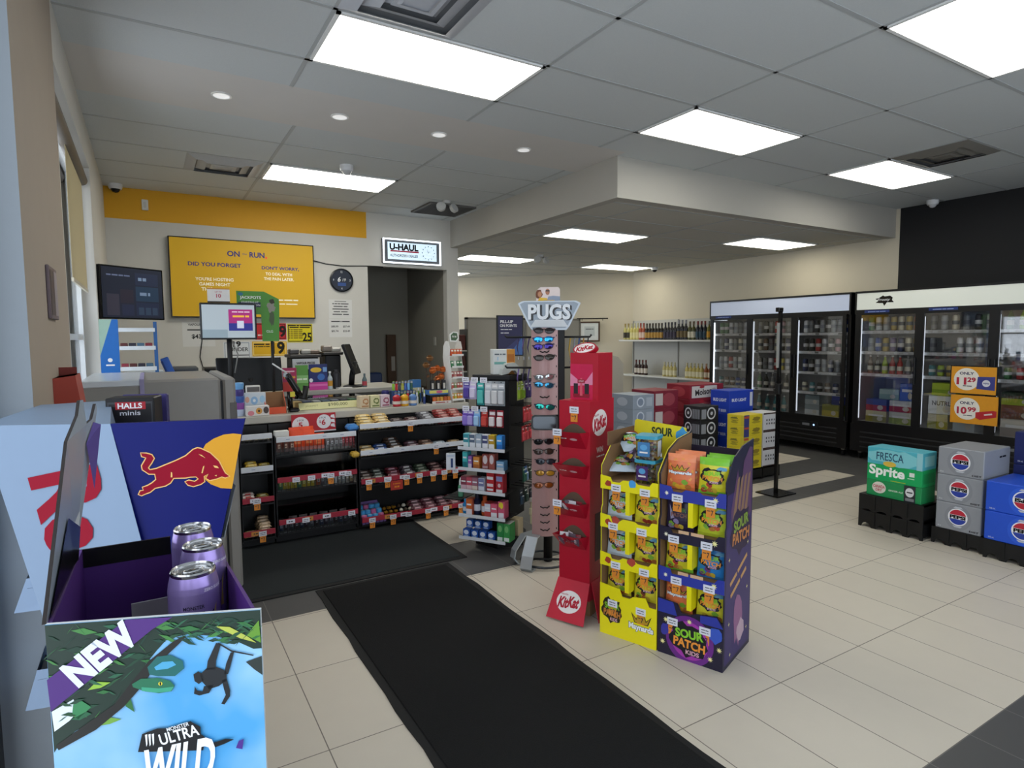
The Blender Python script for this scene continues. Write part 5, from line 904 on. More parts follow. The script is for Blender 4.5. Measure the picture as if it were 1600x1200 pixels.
m.poly([(-.055, Ht+.01), (.04, Ht+.01), (.045, Ht+.03), (-.06, Ht+.03)], M('8e1a30', .4), .001); m.poly([(-.016, Ht+.02), (.0, Ht+.02), (-.003, Ht+.115), (-.013, Ht+.115)], M('d05a6a', .4), .0012); m.rect(-.03, .015, Ht+.088, Ht+.108, M('a02038', .4), .0014); m.text('KITKAT', -.008, Ht+.098, .03, .008, KW, .0018)
m.home(); m.build('header_box', t)
m = MB(); m.at((-.0, -.03, Ht+.275), (1, .0, .12), (0, .5, 1)); pp = [(.07*math.cos(2*PI*i/28), .033*math.sin(2*PI*i/28)) for i in range(28)]; m.prism(pp, -.03, 0, KR); kk_logo(m, 0, 0, .062, .027, .0006, 0); m.home(); m.build('topper', t)
for s, nm in (((0, -D2), 'f'), ((W2, 0), 'r')):
    m = MB(); w_ = .1 if nm == 'f' else .13
    (m.at((0, -D2-.004, .2), (1, 0, 0), (0, .55, 1)) if nm == 'f' else m.at((W2+.004, 0, .2), (0, 1, 0), (-.28, 0, 1)))
    m.prism([(-w_*.95, 0), (-w_*1.12, -.215), (w_*1.12, -.215), (w_*.95, 0)], -.004, 0, M('c22a3c', .4)); kk_logo(m, 0, -.115, .072, .058, .0006, .05); m.home(); m.build('base_flap', t)
m = MB(); m.box(-.075, .075, -.1, .1, 0, .1, CARD); m.build('inner_base', t)

# ------------------------------------------------------------------ gummy displays
YL = M('f0e215', .4, var=.02); PU = M('33265e', .45, var=.05); PDK = M('211c33', .45, var=.05); BL = M('2f3a9c', .45, var=.03)
def gp_logo(m, cx, cy, w_, h_, z, dark='15141c', g='8fd032', o='f09a3a', kids=True):
    m.splat(cx, cy+h_*.02, w_*.56, h_*.52, M(dark, .5, var=0), z, 22, .2, 4)
    m.text('SOUR', cx, cy+h_*.2, w_*.84, h_*.28, M(g, .45, var=0), z+.0006, bold=.04, rot=.06); m.text('PATCH', cx, cy-h_*.12, w_*.95, h_*.28, M(o, .45, var=0), z+.0006, bold=.04, rot=-.04)
    if kids: m.text('KIDS', cx+w_*.1, cy-h_*.37, w_*.4, h_*.14, M('e0b0c0', .45, var=0), z+.0006, bold=.03)
def crown_logo(m, cx, cy, w_, h_, z, col='c9a02f', halo='5fb0d0'):
    m.poly([(cx+w_*x, cy+h_*y) for x, y in [(-.28, .05), (.28, .05), (.42, .42), (.2, .22), (.1, .55), (0, .22), (-.1, .55), (-.2, .22), (-.42, .42)]], M('2a2418', .5, var=0), z); m.poly([(cx+w_*x, cy+h_*y) for x, y in [(-.25, .08), (.25, .08), (.35, .34), (.19, .16), (.1, .45), (0, .16), (-.1, .45), (-.19, .16), (-.35, .34)]], M(col, .4, .3, var=0), z+.0005)
    m.text('Maynards', cx, cy-h_*.12, w_*1.04, h_*.33, M('24405e', .5, var=0), z+.001, bold=.09); m.text('Maynards', cx, cy-h_*.12, w_, h_*.3, M('f2f4f6', .5, var=0), z+.0016, bold=.045)
def gummy_bag(kind, w_=.135, h_=.165, d_=.05):
    m = MB(); nx, nz = 8, 10; f = lambda u, v: d_/2*(1-abs(u)**2.6)*(1-abs(v)**3.5)
    base, band, acc = {'orange': ('e57a4a', 'ee8f62', 'f2b43a'), 'sour': ('d8cf2e', '7fc23a', 'b03a2e'), 'yellow': ('dcd23a', 'c9b82c', '9a3a2a'), 'dark': ('2f2640', '3c3252', '8a7aa0'), 'blue': ('2f7fc2', '5aa8dc', '6d3a78'), 'white': ('c9d6e0', 'a8302f', '8fb83a'), 'green': ('c4d23a', '5fb02f', 'c0502f'), 'pink': ('dcd23a', 'c22f5a', '7a3a2a')}[kind]
    vs = []; 
    for s in (-1, 1):
        for j in range(nz+1):
            for i in range(nx+1):
                u, v = 2*i/nx-1, 2*j/nz-1; vs.append((u*w_/2*(1-.05*(1-abs(v))), s*f(u, v), (v+1)/2*h_))
    K = (nx+1)*(nz+1)
    for j in range(nz):
        mat = M(band if j >= nz-2 or (kind == 'sour' and j == 0) else base, .28, var=.1, vscale=40)
        fs = []
        for i in range(nx):
            q = j*(nx+1)+i; fs.append((q, q+1, q+nx+2, q+nx+1)); fs.append((K+q+1, K+q, K+q+nx+1, K+q+nx+2))
        m.add(vs, fs, mat, True)
    m.W = lambda p: (p[0], -f(max(-1, min(1, 2*p[0]/w_)), max(-1, min(1, 2*p[1]/h_-1)))-.0012-p[2], p[1])
    r = random.Random(hash(kind) % 97 if False else len(kind)*7)
    for k in range(5): m.splat(r.uniform(-.38, .38)*w_, r.uniform(.08, .3)*h_, .014, .012, M([acc, 'c9b03a', '7fae3a', 'b8743a', acc][k], .35, var=0), .0002+.0002*k, 9, .2, k)
    if kind == 'orange': 
        for k in range(10): a_ = 2*PI*k/10; m.poly([(.0, h_*.5), (w_*.45*math.cos(a_), h_*.5+h_*.4*math.sin(a_)), (w_*.45*math.cos(a_+.25), h_*.5+h_*.4*math.sin(a_+.25))], M('f0a04a', .4, var=0), .0001)
        crown_logo(m, 0, h_*.52, w_*.8, h_*.36, .0016)
    elif kind == 'dark': m.text('SOUR', 0, h_*.6, w_*.5, h_*.12, M('5f8a4a', .4, var=0), .001, bold=.03); m.text('PATCH', 0, h_*.45, w_*.55, h_*.12, M('8a5a4a', .4, var=0), .001, bold=.03); m.poly([(-.04, .05), (-.02, .06), (-.05, .12)], M('9a95b0', .2, var=0), .0008)
    else:
        m.splat(w_*.3, h_*.72, w_*.16, h_*.06, M('5f9fc0', .4, var=0), .001, 9, .2, 3); gp_logo(m, 0, h_*.5, w_*.7, h_*.42, .0014, kids=True)
    m.home(); return m
GB = {}
def gbag(kind, root, lx, ly, z, label, tilt=-.12, rz=0.0, s=1.0):
    w_ = root.matrix_basis @ Vector((lx, ly, z)); a_ = root.rotation_euler.z
    if kind not in GB: o = gummy_bag(kind).build('candy_bag'); GB[kind] = o.data
    else: o = bpy.data.objects.new('candy_bag', GB[kind]); COL.objects.link(o)
    o.location = w_; o.rotation_euler = (tilt, 0, a_+rz); o.scale = (s, s, s); tag(o, label, 'candy bag')
    return o
def gummy_display(name, label, x, y, rz, w_, d_, purple):
    t = thing(name, label, 'display', (x, y, 0), rz); bpy.context.view_layer.update(); a_ = w_/2
    inner = M('8a6a48', .8); side = PDK if purple else M('d8cb1e', .45)
    prof = [(0, 0), (d_, 0), (d_, 1.01), (.2, .995), (.1, .96), (.04, .9), (.0, .86), (0, .82), (.012, .8), (.012, .66), (0, .64)]
    for s in (-1, 1):
        m = MB().at((s*a_ if s > 0 else -a_, 0, 0), (0, 1, 0), (0, 0, 1)); m.prism(prof, -.005 if s > 0 else 0, 0 if s > 0 else .005, side if s > 0 and purple else inner, side)
        if s > 0 and purple:
            m.rect(.01, d_-.01, .02, .8, PU, .0004)
            m.poly([(.06, .72), (.14, .9), (.18, .78), (.22, .92), (.3, .98), (.34, .97), (.34, .66), (.2, .6), (.08, .62)][::-1], M('5a3c5e', .5), .0006)
            for k in range(4): m.poly([(.08+.05*k, .66), (.12+.05*k, .67), (.17+.05*k, .86), (.14+.05*k, .85)], M('8a6a50', .5), .0008)
            gp_logo(m, .2, .6, .24, .2, .001, '2a1c3a', '7f9a32', 'c07a3a', False); m.text('~46', .18, .42, .24, .03, M('c0925a', .5), .001, bold=.02, rot=.35); m.text('~53', .18, .36, .22, .03, M('c0925a', .5), .001, bold=.02, rot=.35); m.splat(.18, .19, .07, .12, M('8a5a80', .5), .001, 14, .25, 8); m.splat(.22, .12, .05, .05, M('b59aa8', .5), .0012, 12, .2, 3)
            for p in ((.05, .5), (.3, .52), (.06, .2), (.3, .1), (.08, .05), (.3, .3)): m.star(p[0], p[1], .012, M('e0d890', .4, var=0), .0014)
        m.home(); m.build('side_panel', t)
    m = MB(); m.box(-a_, a_, d_-.005, d_, 0, .95, side); m.build('back_panel', t)
    levels = (.2, .395, .59, .785)
    for k, z in enumerate(levels):
        MB().box(-a_+.005, a_-.005, .01, d_-.005, z-.004, z, inner).build('shelf_board', t)
        if k == 0: continue
        rm = YL if not purple else (BL if k in (1, 3) else PDK); m = MB().at((0, 0, z-.04), (1, 0, 0), (0, 0, 1))
        m.prism([(-a_, .0), (a_, 0), (a_, .065), (a_-.03, .065), (a_-.045, .045), (.05, .045), (.035, .055), (-.03, .055), (-.05, .04), (-.09, .04), (-.1, .062), (-a_, .068)], 0, .005, rm)
        if not purple: m.splat(-.11, .03, .018, .016, M('a8402c', .4), .0056, 9, .2, k); m.splat(-.07+.09*(k % 2), .045, .022, .02, M('b5483a' if k != 3 else '4aa0dc', .4), .0056, 9, .2, k+4)
        else: m.star(-.12, .03, .012, M('f0ecd0', .4, var=0), .0056, 8, .4); m.star(.11, .03, .016, M('f0e8a0', .4, var=0), .0056, 8, .4)
        if purple and k < 3: m.rect(-.06, -.01, .045, .06, M('d8b08a', .5), .0056); m.rect(.0, .06, .045, .06, M('d8b08a', .5), .0056)
        m.home(); m.build('shelf_front', t)
        MB().box(-.016, .006, -.004, .12, levels[k-1]+.04, z-.04, YL).build('divider', t)
    m = MB().at((0, 0, 0), (1, 0, 0), (0, 0, 1)); m.prism([(-a_, 0), (a_, 0), (a_, .2), (a_-.04, .2), (a_-.06, .24), (.03, .23), (.01, .215), (-.03, .215), (-.045, .25), (-a_, .26)] if not purple else [(-a_, 0), (a_, 0), (a_, .21), (a_-.03, .25), (.03, .235), (.0, .22), (-.04, .22), (-.06, .26), (-a_, .27)], 0, .005, YL if not purple else PDK)
    if purple:
        m.disc(0, .1, .115, .115, M('6d2a86', .45), .0056, 32); m.disc(0, .1, .09, .09, M('a83aa8', .45), .0062, 32); gp_logo(m, .0, .1, .16, .15, .0068)
        m.splat(-.12, .12, .02, .03, M('3a3a9c', .4), .006, 12, .2, 2); m.splat(.12, .16, .03, .035, M('3a5ac0', .4), .006, 12, .2, 5); m.poly([(-a_, .2), (-.06, .2), (-.08, .26), (-a_, .265)], BL, .0056); m.poly([(.05, .2), (a_, .2), (a_-.03, .245), (.05, .235)], BL, .0056)
        for p in ((-.115, .17), (.1, .045), (.14, .1), (-.13, .06), (.0, .19)): m.star(p[0], p[1], .014, M('f0e8a0', .4, var=0), .0075, 8, .4)
    else: gp_logo(m, -.085, .13, .1, .12, .0056, '2a2410', '7fb82a', 'c9803a'); crown_logo(m, .075, .1, .13, .13, .0056)
    m.home(); m.build('base_front', t)
    for k in range(4):
        for s in (-1, 1): price_tag(t, s*a_*.5+(.01 if k % 2 else -.005), -.003, levels[k]-.04 if k else .155)
    return t
gy = gummy_display('gummy_display', 'bright yellow cardboard gummy candy display left of the purple one', 1.9765, 2.201, -1.22, .31, .35, False)
gp = gummy_display('gummy_display', 'dark purple cardboard gummy candy display with starry print', 2.088, 1.904, -1.22, .312, .355, True)
rows = ['lowest', 'second', 'third', 'top']
def slot(root, disp, k, side, kinds):
    z = (.2, .395, .59, .785)[k]+.002; x = side*.077
    for i, kd in enumerate(kinds):
        desc = {'orange': 'orange crown bag', 'sour': 'lime and yellow sour bag', 'yellow': 'yellow sour bag', 'dark': 'dark purple sour bag', 'blue': 'blue sour bag', 'white': 'white and red sour bag', 'green': 'green topped sour bag', 'pink': 'yellow bag with pink top'}[kd]
        gbag(kd, root, x+.006*(i % 2), .05+.058*i, z, f'{desc}, {["front", "second", "third"][i]} one, {"tower" if side < 0 else "camera"} side, {rows[k]} tier of {disp} display', -.1, .05*((-1)**i), 1.0)
for k, l, r in ((0, ['yellow', 'yellow'], ['pink', 'yellow']), (1, ['white', 'white'], ['yellow', 'yellow']), (2, ['white', 'yellow'], ['yellow', 'yellow'])): slot(gy, 'yellow', k, -1, l); slot(gy, 'yellow', k, 1, r)
for k, l, r in ((0, ['orange', 'orange'], ['yellow', 'yellow', 'yellow']), (1, ['sour', 'sour'], ['blue', 'blue']), (2, ['dark', 'dark'], ['green', 'green']), (3, ['orange', 'orange', 'orange'], ['sour', 'sour', 'sour'])): slot(gp, 'purple', k, -1, l); slot(gp, 'purple', k, 1, r)
# loose bags, tubs and header card on the yellow display
for i, (lx, ly, dz, rz, tl, kd) in enumerate([(-.085, .09, .02, .5, -1.2, 'white'), (-.08, .14, .07, -.4, -1.1, 'dark'), (-.07, .2, .11, .9, -1.0, 'white')]):
    gbag(kd, gy, lx, ly, .8+dz, f'{["white and red bag lying flat", "dark purple bag lying", "white bag with a red stripe lying"][i]} on top of the yellow display, {["lowest", "middle", "topmost"][i]} one', tl, rz, .95)
for i in range(2):
    w_ = gy.matrix_basis @ Vector((.055, .1, .787+.118*i)); tt = thing('candy_tub', f'clear candy tub with a teal lid, {["lower", "upper"][i]} of two on the yellow display', 'tub', w_, -1.22+.15*i)
    m = MB(); pp = [(.045, -.055), (.055, -.045), (.055, .045), (.045, .055), (-.045, .055), (-.055, .045), (-.055, -.045), (-.045, -.055)]; m.prism([(x*.94, y*.94) for x, y in pp], 0, .1, PLASTIC); m.front(-.0525); m.rect(-.04, .02, .015, .085, M('4a2c66' if i == 0 else '3f78a8', .4), 0); m.disc(-.01, .06, .018, .014, M('5aa0d0', .4), .0006); m.text('~5', -.01, .035, .04, .012, KW, .0006, bold=.02); m.right(.0525); m.rect(-.03, .025, .015, .09, M('c9ccd0', .5), 0); m.home(); m.build('tub', tt)
    m = MB(); m.prism(pp, .1, .116, M('3f9fb8', .4)); m.build('lid', tt)
    m = MB()
    for q in range(40):
        r_ = random.Random(q+i*50); x, y, z = r_.uniform(-.042, .042), r_.uniform(-.042, .042), r_.uniform(.003, .08); m.box(x-.007, x+.007, y-.007, y+.007, z, z+.012, M(['c9a87a', '7a5a6a', '5a7a5a', 'c9b8a0', '6a3a4a', '3a4a6a'][q % 6], .4), .003)
    o = m.build('gummies', tt); o['kind'] = 'stuff'
m = MB().at((0, .3, .8), (1, 0, 0), (0, .1, 1)); m.prism([(-.14, 0), (.15, 0), (.15, .235), (.13, .24), (-.13, .26), (-.14, .25)], -.003, 0, M('e2d420', .4)); m.splat(.13, .19, .03, .045, M('3f9ad0', .4), .0006, 12, .25, 3); m.rect(-.13, .0, .05, .17, M('d8a83a', .5), .0004); m.splat(.12, .07, .03, .03, M('b8603a', .4), .0006, 12, .2, 5); m.text('SOUR', .02, .205, .12, .045, M('2a3a1c', .4), .0006, bold=.04); m.home(); m.build('header_card', gy)
m = MB(); m.box(-.155, -.15, .06, .34, .95, 1.02, M('7a5c40', .8)); m.build('carton_edge', gy)
# ------------------------------------------------------------------ revolving peg display of toiletries
t = thing('peg_display', 'black revolving peg display of toiletries and cards at the end of the counter', 'display', (2.2, 3.84, 0), .6)
m = MB(); hx = [(.2*math.cos(PI*k/3+.3), .2*math.sin(PI*k/3+.3)) for k in range(6)]
m.add([(x, y, 0) for x, y in hx]+[(x, y, .05) for x, y in hx]+[(x*.35, y*.35, .16) for x, y in hx], [(i, (i+1) % 6, 6+(i+1) % 6, 6+i) for i in range(6)]+[(6+i, 6+(i+1) % 6, 12+(i+1) % 6, 12+i) for i in range(6)]+[tuple(range(12, 18))], BLK); m.build('base', t)
MB().tube([(0, 0, .1), (0, 0, 1.34)], .03, BLK, 10).build('pole', t)
PB = M('101114', .5)
MB().box(-.13, .13, -.13, .13, .2, 1.22, PB).build('core', t); MB().box(-.15, .15, -.15, .15, 1.2, 1.235, PB, .004).build('top_cap', t)
for z in (.73, .585, .43, .255, .095):
    m = MB(); m.box(-.33, -.13, -.19, .17, z-.006, z, PB); m.box(-.335, -.33, -.19, .17, z-.006, z+.016, M('cfd3d8', .4)); m.build('tray', t)
for z in (1.2, 1.02, .88, .6, .45):
    m = MB()
    for k in range(4): m.tube([(-.1+.07*k, -.13, z), (-.1+.07*k, -.28, z-.005), (-.1+.07*k, -.29, z+.012)], .003, WIRE, 5)
    m.build('peg_row', t)
TH = .6; CT, ST = math.cos(TH), math.sin(TH)
def PP(lx, ly, z): return (2.2+CT*(lx+.02)-ST*ly, 3.84+ST*(lx+.02)+CT*ly, z)
def ptag(lx, ly, z, n=(-1, 0)): 
    price_tag(t, lx, ly, z, False).rotation_euler.z = -PI/2 if n[0] else 0
# hanging cards on the window-side face
def hang(lx, ly, z, w_, h_, d_, body, acc, label, group=None, face=-1):
    m = MB(); m.box(-w_/2, w_/2, -d_*.1, 0, -h_, 0, M(body, .35, var=.04), .002); m.box(-w_*.4, w_*.4, -d_, -d_*.1, -h_*.93, -h_*.38, M(acc, .25, var=.04), .006); m.front(-d_*.1-.0006); m.rect(-w_*.42, w_*.42, -h_*.3, -h_*.1, M(acc, .4, var=0), 0); m.text('~4', 0, -h_*.2, w_*.6, h_*.09, M('efefef', .4, var=0), .0006); m.disc(0, -h_*.04, w_*.08, w_*.05, BLKG, .0008)
    solo(m.home(), 'hanging_card', label, 'hanging pack', PP(lx-(.14 if face > 0 else 0), ly, z), (-PI/2 if face < 0 else 0)+TH, group)
for i, (ly, c, a, nm) in enumerate([(.14, '8a7fc0', '5a4a9c', 'violet'), (.09, 'c9b8dc', 'd9d0e6', 'pale lilac'), (.03, '1f8a8c', '5fc0b8', 'teal'), (-.03, 'b9bfc4', 'd9dce0', 'grey'), (-.08, '9aa0a6', 'd4d4d4', 'white'), (-.13, '8f979c', 'c9ccd0', 'silver')]): hang(-.27, ly, 1.2, .055, .17 if i > 1 else .13, .02, c, a, f'{nm} carded pack on the top peg row of the toiletries display')
for i, (ly, c, a, nm) in enumerate([(.15, '6d4fb0', '8f78cc', 'violet'), (.11, '5f48a0', 'b0a0dc', 'purple'), (.06, '7fb0e0', 'a8d0f0', 'light blue'), (.0, 'b0302f', 'd05048', 'red'), (-.06, '8a1f30', 'e2dcdc', 'crimson and white'), (-.12, 'a82a3a', 'e8e0e0', 'red and white')]): hang(-.27, ly, 1.0, .05, .12, .025, c, a, f'{nm} carded pack on the second peg row of the toiletries display')
for z in (1.195, .995):
    for ly in (.12, .05, -.02): ptag(-.3, ly, z+.002)
def pbox(lx, ly, z, w_, d_, h_, c, label, pr=None, group=None): return cbox('toiletry_box', label, 'box', *PP(lx, ly, z+.0006), w_, d_, h_, c, pr or {'f': [('r', -.4, .4, .1, .35, 'e6e6e6'), ('r', -.35, .35, -.35, -.1, 'cfcfcf'), ('t', '~5', 0, -.22, .6, .14, '333340', .02)]}, -PI/2+TH, group)
def prw(a, b, tx='~4'): return {'f': [('r', -.45, .45, -.1, .45, a), ('r', -.45, .45, -.45, -.12, b), ('t', tx, 0, .15, .7, .16, 'f0f0f0', .02)]}
for i, (ly, c, pr, nm) in enumerate([(.13, '6fc0c8', prw('3a8f9c', 'd9e6e6'), 'aqua'), (.08, 'd0d4d8', prw('5a6a80', 'e0e4e8'), 'slate and white'), (.03, '8fa0b0', prw('a0b0c0', 'e0e4e8'), 'grey blue'), (-.02, 'd9dce0', prw('4a4f78', 'e6e6ea'), 'navy and white'), (-.07, 'c9b02f', prw('b8902a', 'e6e6e6'), 'yellow'), (-.13, '2a7fd0', prw('3f9ae0', '2a6fc0'), 'bright blue')]): pbox(-.285, ly, .73, .045, .05, .1, c, f'{nm} box in the third row of the toiletries display', pr)
for i, (ly, w_, h_, c, pr, nm) in enumerate([(.14, .04, .115, '3fa8b0', prw('4ac0c0', '2a7f88'), 'turquoise'), (.1, .03, .09, '8a5aa0', prw('a070b8', 'd9d0e0'), 'mauve'), (.05, .05, .085, 'd9803a', prw('e09a4a', 'c0703a'), 'orange'), (-.02, .05, .11, '9c4f48', {'f': [('d', 0, .15, .35, .28, 'e0d4d4'), ('r', -.4, .4, -.4, -.25, 'c0a0a0')]}, 'brick red with a white dot'), (-.07, .045, .115, 'a85a50', {'f': [('d', 0, .15, .35, .28, 'e0d4d4')]}, 'brown red with a white dot'), (-.135, .06, .07, '4a7fa8', prw('8fb8d8', 'c9d4dc'), 'steel blue')]): pbox(-.28, ly, .585, w_, .06, h_, c, f'{nm} box in the fourth row of the toiletries display', pr)
for i, (ly, c, pr, nm) in enumerate([(.15, '7a3040', prw('8a4050', 'd9b8c0'), 'wine'), (.105, 'a83a48', prw('c05060', 'e0c0c4'), 'rose red'), (.06, '8a5060', prw('a06a7a', 'e0d0c0'), 'dusty rose'), (.01, 'c9ccd6', prw('7a80a8', 'd9dce6'), 'white and violet'), (-.06, 'c02a30', {'f': [('r', -.4, .4, .15, .3, 'e6e6e6'), ('r', -.4, .4, -.2, -.05, 'e6d8d8'), ('r', -.4, .4, -.4, -.3, 'e6e6e6')]}, 'red and white striped'), (-.13, 'b02834', {'f': [('r', -.4, .4, .1, .35, '8a90c0'), ('r', -.4, .4, -.45, -.3, 'e6e6e6'), ('d', 0, -.1, .2, .1, 'e0c0c4')]}, 'crimson with a blue band')]): pbox(-.285, ly, .43, .048 if i < 4 else .058, .06, .095 if i < 4 else .14, c, f'{nm} box in the fifth row of the toiletries display', pr)
for i, (ly, h_, c, cap, nm) in enumerate([(.15, .1, '2f8fd0', '3f9fe0', 'sky blue'), (.06, .15, '1c1f3c', '15172c', 'midnight blue'), (.0, .14, 'b8542a', 'a8481f', 'copper')]):
    m = MB(); m.lathe([(.022, 0), (.025, .006), (.025, h_*.68), (.012, h_*.78)], M(c, .3), 14); m.lathe([(.016, h_*.76), (.016, h_)], M(cap, .4), 14); m.lathe([(.0253, h_*.2), (.0253, h_*.5)], M('d9dde6', .5), 14, cap=False); solo(m, 'toiletry_bottle', f'{nm} bottle in the sixth row of the toiletries display', 'bottle', PP(-.28, ly, .256))
for i, (ly, h_, c, pr, nm) in enumerate([(.105, .115, 'c05a3a', prw('d06a30', 'e6e0e4'), 'red orange'), (-.04, .1, 'b03a3a', prw('d9dce6', 'c04a48'), 'red and white'), (-.09, .1, 'd0506a', prw('d8607a', 'e6e6ea'), 'pink'), (-.145, .12, 'd05a78', {'f': [('s', 0, .3, .35, .18, 'e6d63a'), ('r', -.4, .4, -.45, -.15, 'e6e6ea')]}, 'pink and yellow')]): pbox(-.285, ly, .255, .05, .07, h_, c, f'{nm} box in the sixth row of the toiletries display', pr)
for r_ in range(2):
    for i in range(4):
        pbox(-.295+.05*r_, .13-.065*i, .095+.055*r_, .055, .05, .055, '2456a8', f'blue box with a white label, {["lower", "upper"][r_]} layer of the bottom row of the toiletries display', {'f': [('d', 0, .1, .36, .3, 'dfe6f0'), ('r', -.3, .3, -.42, -.25, '9ab8e0')]}, f'blue boxes, {["lower", "upper"][r_]} layer') if not (r_ == 1 and i == 3) else None
for i, c in enumerate(['2f8a48', '3f9a4f']): pbox(-.275, -.135-.05*i, .095, .048, .09, .13, c, f'{["green", "light green"][i]} box at the end of the bottom row of the toiletries display', {'f': [('d', 0, .2, .3, .18, '7fc07a'), ('r', -.4, .4, -.45, -.25, 'dfe6df')], 't': [('r', -.5, .5, -.5, .5, 'c9c4bc')]})
m = MB(); 
solo(MB().box(-.08, .0, -.045, .045, 0, .12, M('c9b58f', .5), .004), 'beige_carton', 'plain beige carton beside the green boxes', 'carton', PP(-.09, -.165, .0956), TH)
# items on the camera-side face of the display
for i, (lx, c, a, nm) in enumerate([(-.09, 'c9d07a', '9ab83a', 'lime'), (-.03, 'c9d07a', '8fb03a', 'lime green'), (.04, '5a4a78', '3f3060', 'dark violet'), (.1, '6a5088', '4a3870', 'purple')]): hang(lx, -.24, 1.2, .05, .13, .02, c, a, f'{nm} carded pack hanging on the top pegs beside the sunglasses', face=1)
for i, (lx, z, nm) in enumerate([(-.02, 1.02, 'first'), (.035, 1.02, 'second'), (.09, 1.02, 'third'), (-.03, .885, 'fourth'), (.03, .885, 'fifth'), (.1, .885, 'sixth')]): hang(lx, -.25+.002*i, z, .042, .11, .02, 'c9383f', 'd8545a', f'red carded pack, {nm} of six beside the sunglasses stand', face=1)
for i, (lx, z, c) in enumerate([(0, .6, '2a5a9c'), (.07, .6, '2e3a30'), (-.03, .6, '2f5a48'), (0, .45, '22302a'), (.08, .45, '26282c'), (-.08, .45, '1f2a38')]): hang(lx, -.25, z, .05, .11, .02, c, ['7f9cc0', '4a5a4a', '3f6a58', '3a4a42', '4a4c50', '3a4a5a'][i], f'{["blue", "dark olive", "green", "dark green", "charcoal", "dark navy"][i]} carded pack on the lower pegs beside the sunglasses stand', face=1)
for i, (lx, c) in enumerate([(.02, 'c9bd9a'), (.08, 'd0c6a8'), (.14, 'bfb28c')]):
    m = MB(); m.box(-.03, .03, -.012, .012, .03, .14, M(c, .8, var=.12), .01)
    for f_ in range(4): m.box(-.03+.0155*f_, -.018+.0155*f_, -.01, .01, -.03-.01*(f_ in (1, 2)), .035, M(c, .8, var=.12), .005)
    m.box(-.048, -.03, -.01, .01, .04, .09, M(c, .8, var=.12), .005); m.box(-.032, .032, -.014, .014, .13, .16, M('4a4f70' if i == 1 else 'd9d4c8', .7), .004); solo(m, 'work_glove', f'beige work glove hanging low beside the pink sunglasses panel, {["left", "middle", "right"][i]} one', 'glove', PP(lx-.08, -.27-.03*i, .2), TH)
for i, (lx, ly) in enumerate([(-.31, .26), (-.27, .28), (-.23, .3)]):
    m = MB(); m.lathe([(.018, 0), (.02, .004), (.02, .07), (.01, .085)], M('5a9a7a', .2), 12); m.lathe([(.012, .085), (.012, .115)], M('e6ecec', .4), 12); m.box(-.09-.0, 0, -.002, .002, -.002, -.0005, PB); solo(m, 'mouthwash_bottle', 'small green mouthwash bottle with a white cap at the counter side of the toiletries display', 'bottle', PP(lx+.06, ly-.05, .36), 0, 'green mouthwash bottles')
MB().box(-.3, .0, .17, .32, .35, .357, PB).build('side_tray', t)
cbox('hanging_bag_pack', 'white pack with a blue figure hanging at the counter side of the toiletries display', 'pack', *PP(-.3, .26, .56), .065, .02, .12, 'd4d8de', {'f': [('r', .0, .25, -.35, .2, '2a3f70'), ('r', -.4, .4, .3, .4, 'b8c4d4')]}, -.5)
MB().tube([(-.13, .14, .69), (-.3, .26, .69)], .004, WIRE, 6).build('side_peg', t)
cbox('earphone_box', 'white and orange box standing on top of the toiletries display', 'box', *PP(-.04, -.03, 1.2355), .16, .1, .18, 'd5d8d6', {'f': [('r', .12, .5, -.5, .5, 'c98a3a'), ('r', .16, .46, .0, .3, 'a8662a'), ('r', -.45, .08, -.1, .0, '6fa8a0'), ('t', '~312', -.18, .3, .5, .08, '55606a', .01), ('r', -.3, -.27, .05, .2, '7fb8dc')]}, -.3)
m = MB(); m.at((0, 0, 0), (1, 0, 0), (0, 0, 1)); m.prism([(-.07, 0), (-.02, .01), (.0, .03), (.03, .03), (.05, 0), (.07, 0), (.065, .05), (.03, .085), (-.03, .08), (-.06, .04)], -.04, .04, M('b9bcb8', .3)); solo(m, 'white_headset', 'white curved plastic holder in front of the orange box on the toiletries display', 'holder', PP(-.09, -.11, 1.2356), -.25)

# ------------------------------------------------------------------ sunglasses stand
SZ = -.595
t = thing('sunglasses_stand', 'tall sunglasses stand with a white metal header and silver feet', 'stand', (2.22, 3.29, 0), SZ)
PINK = M('b28f8c', .35, .15, var=.04)
MB().tube([(0.02, .03, .0), (.02, .03, 1.58)], .03, BLK, 12).build('pole', t); MB().box(.055, .13, -.03, .09, .22, 1.56, BLK, .006).build('black_spine', t)
for z0, z1 in ((.2, .9), (1.0, 1.56)):
    m = MB(); pp = [(-.085+.17*k/10, -.05-.028*math.sin(PI*k/10)) for k in range(11)]; pp2 = [(x, y+.004) for x, y in pp][::-1]; m.prism(pp+pp2, z0, z1, PINK)
    for k in range(8):
        zz = z0+.05+k*(z1-z0-.1)/7; m.front(-.056); m.disc(.072, zz, .007, .008, BLKG, 0, 10); m.home()
    m.build('face_panel', t)
m = MB(); m.at((0, -.06, .95), (1, 0, 0), (0, 0, 1)); q = [(.085*math.copysign(min(1, abs(1.25*math.cos(a))), math.cos(a)), .048*math.copysign(min(1, abs(1.25*math.sin(a))), math.sin(a))) for a in [2*PI*i/28 for i in range(28)]]; m.prism(q, -.02, .015, M('3f4446', .4)); m.poly([(x*.88, y*.82) for x, y in q], M('4c5054', .08, .7, var=0), .0155); m.home(); m.build('mirror', t)
for zz in [.25, .3, .35, .4, 1.12, 1.41]:
    m = MB(); m.tube([(-.03, -.078, zz), (-.01, -.085, zz-.008), (.0, -.088, zz-.002), (.015, -.085, zz-.008), (.03, -.078, zz+.004)], .004, BLKG, 5); m.build('empty_clip', t)
HD = M('a9b0b6', .35, .5, var=.05)
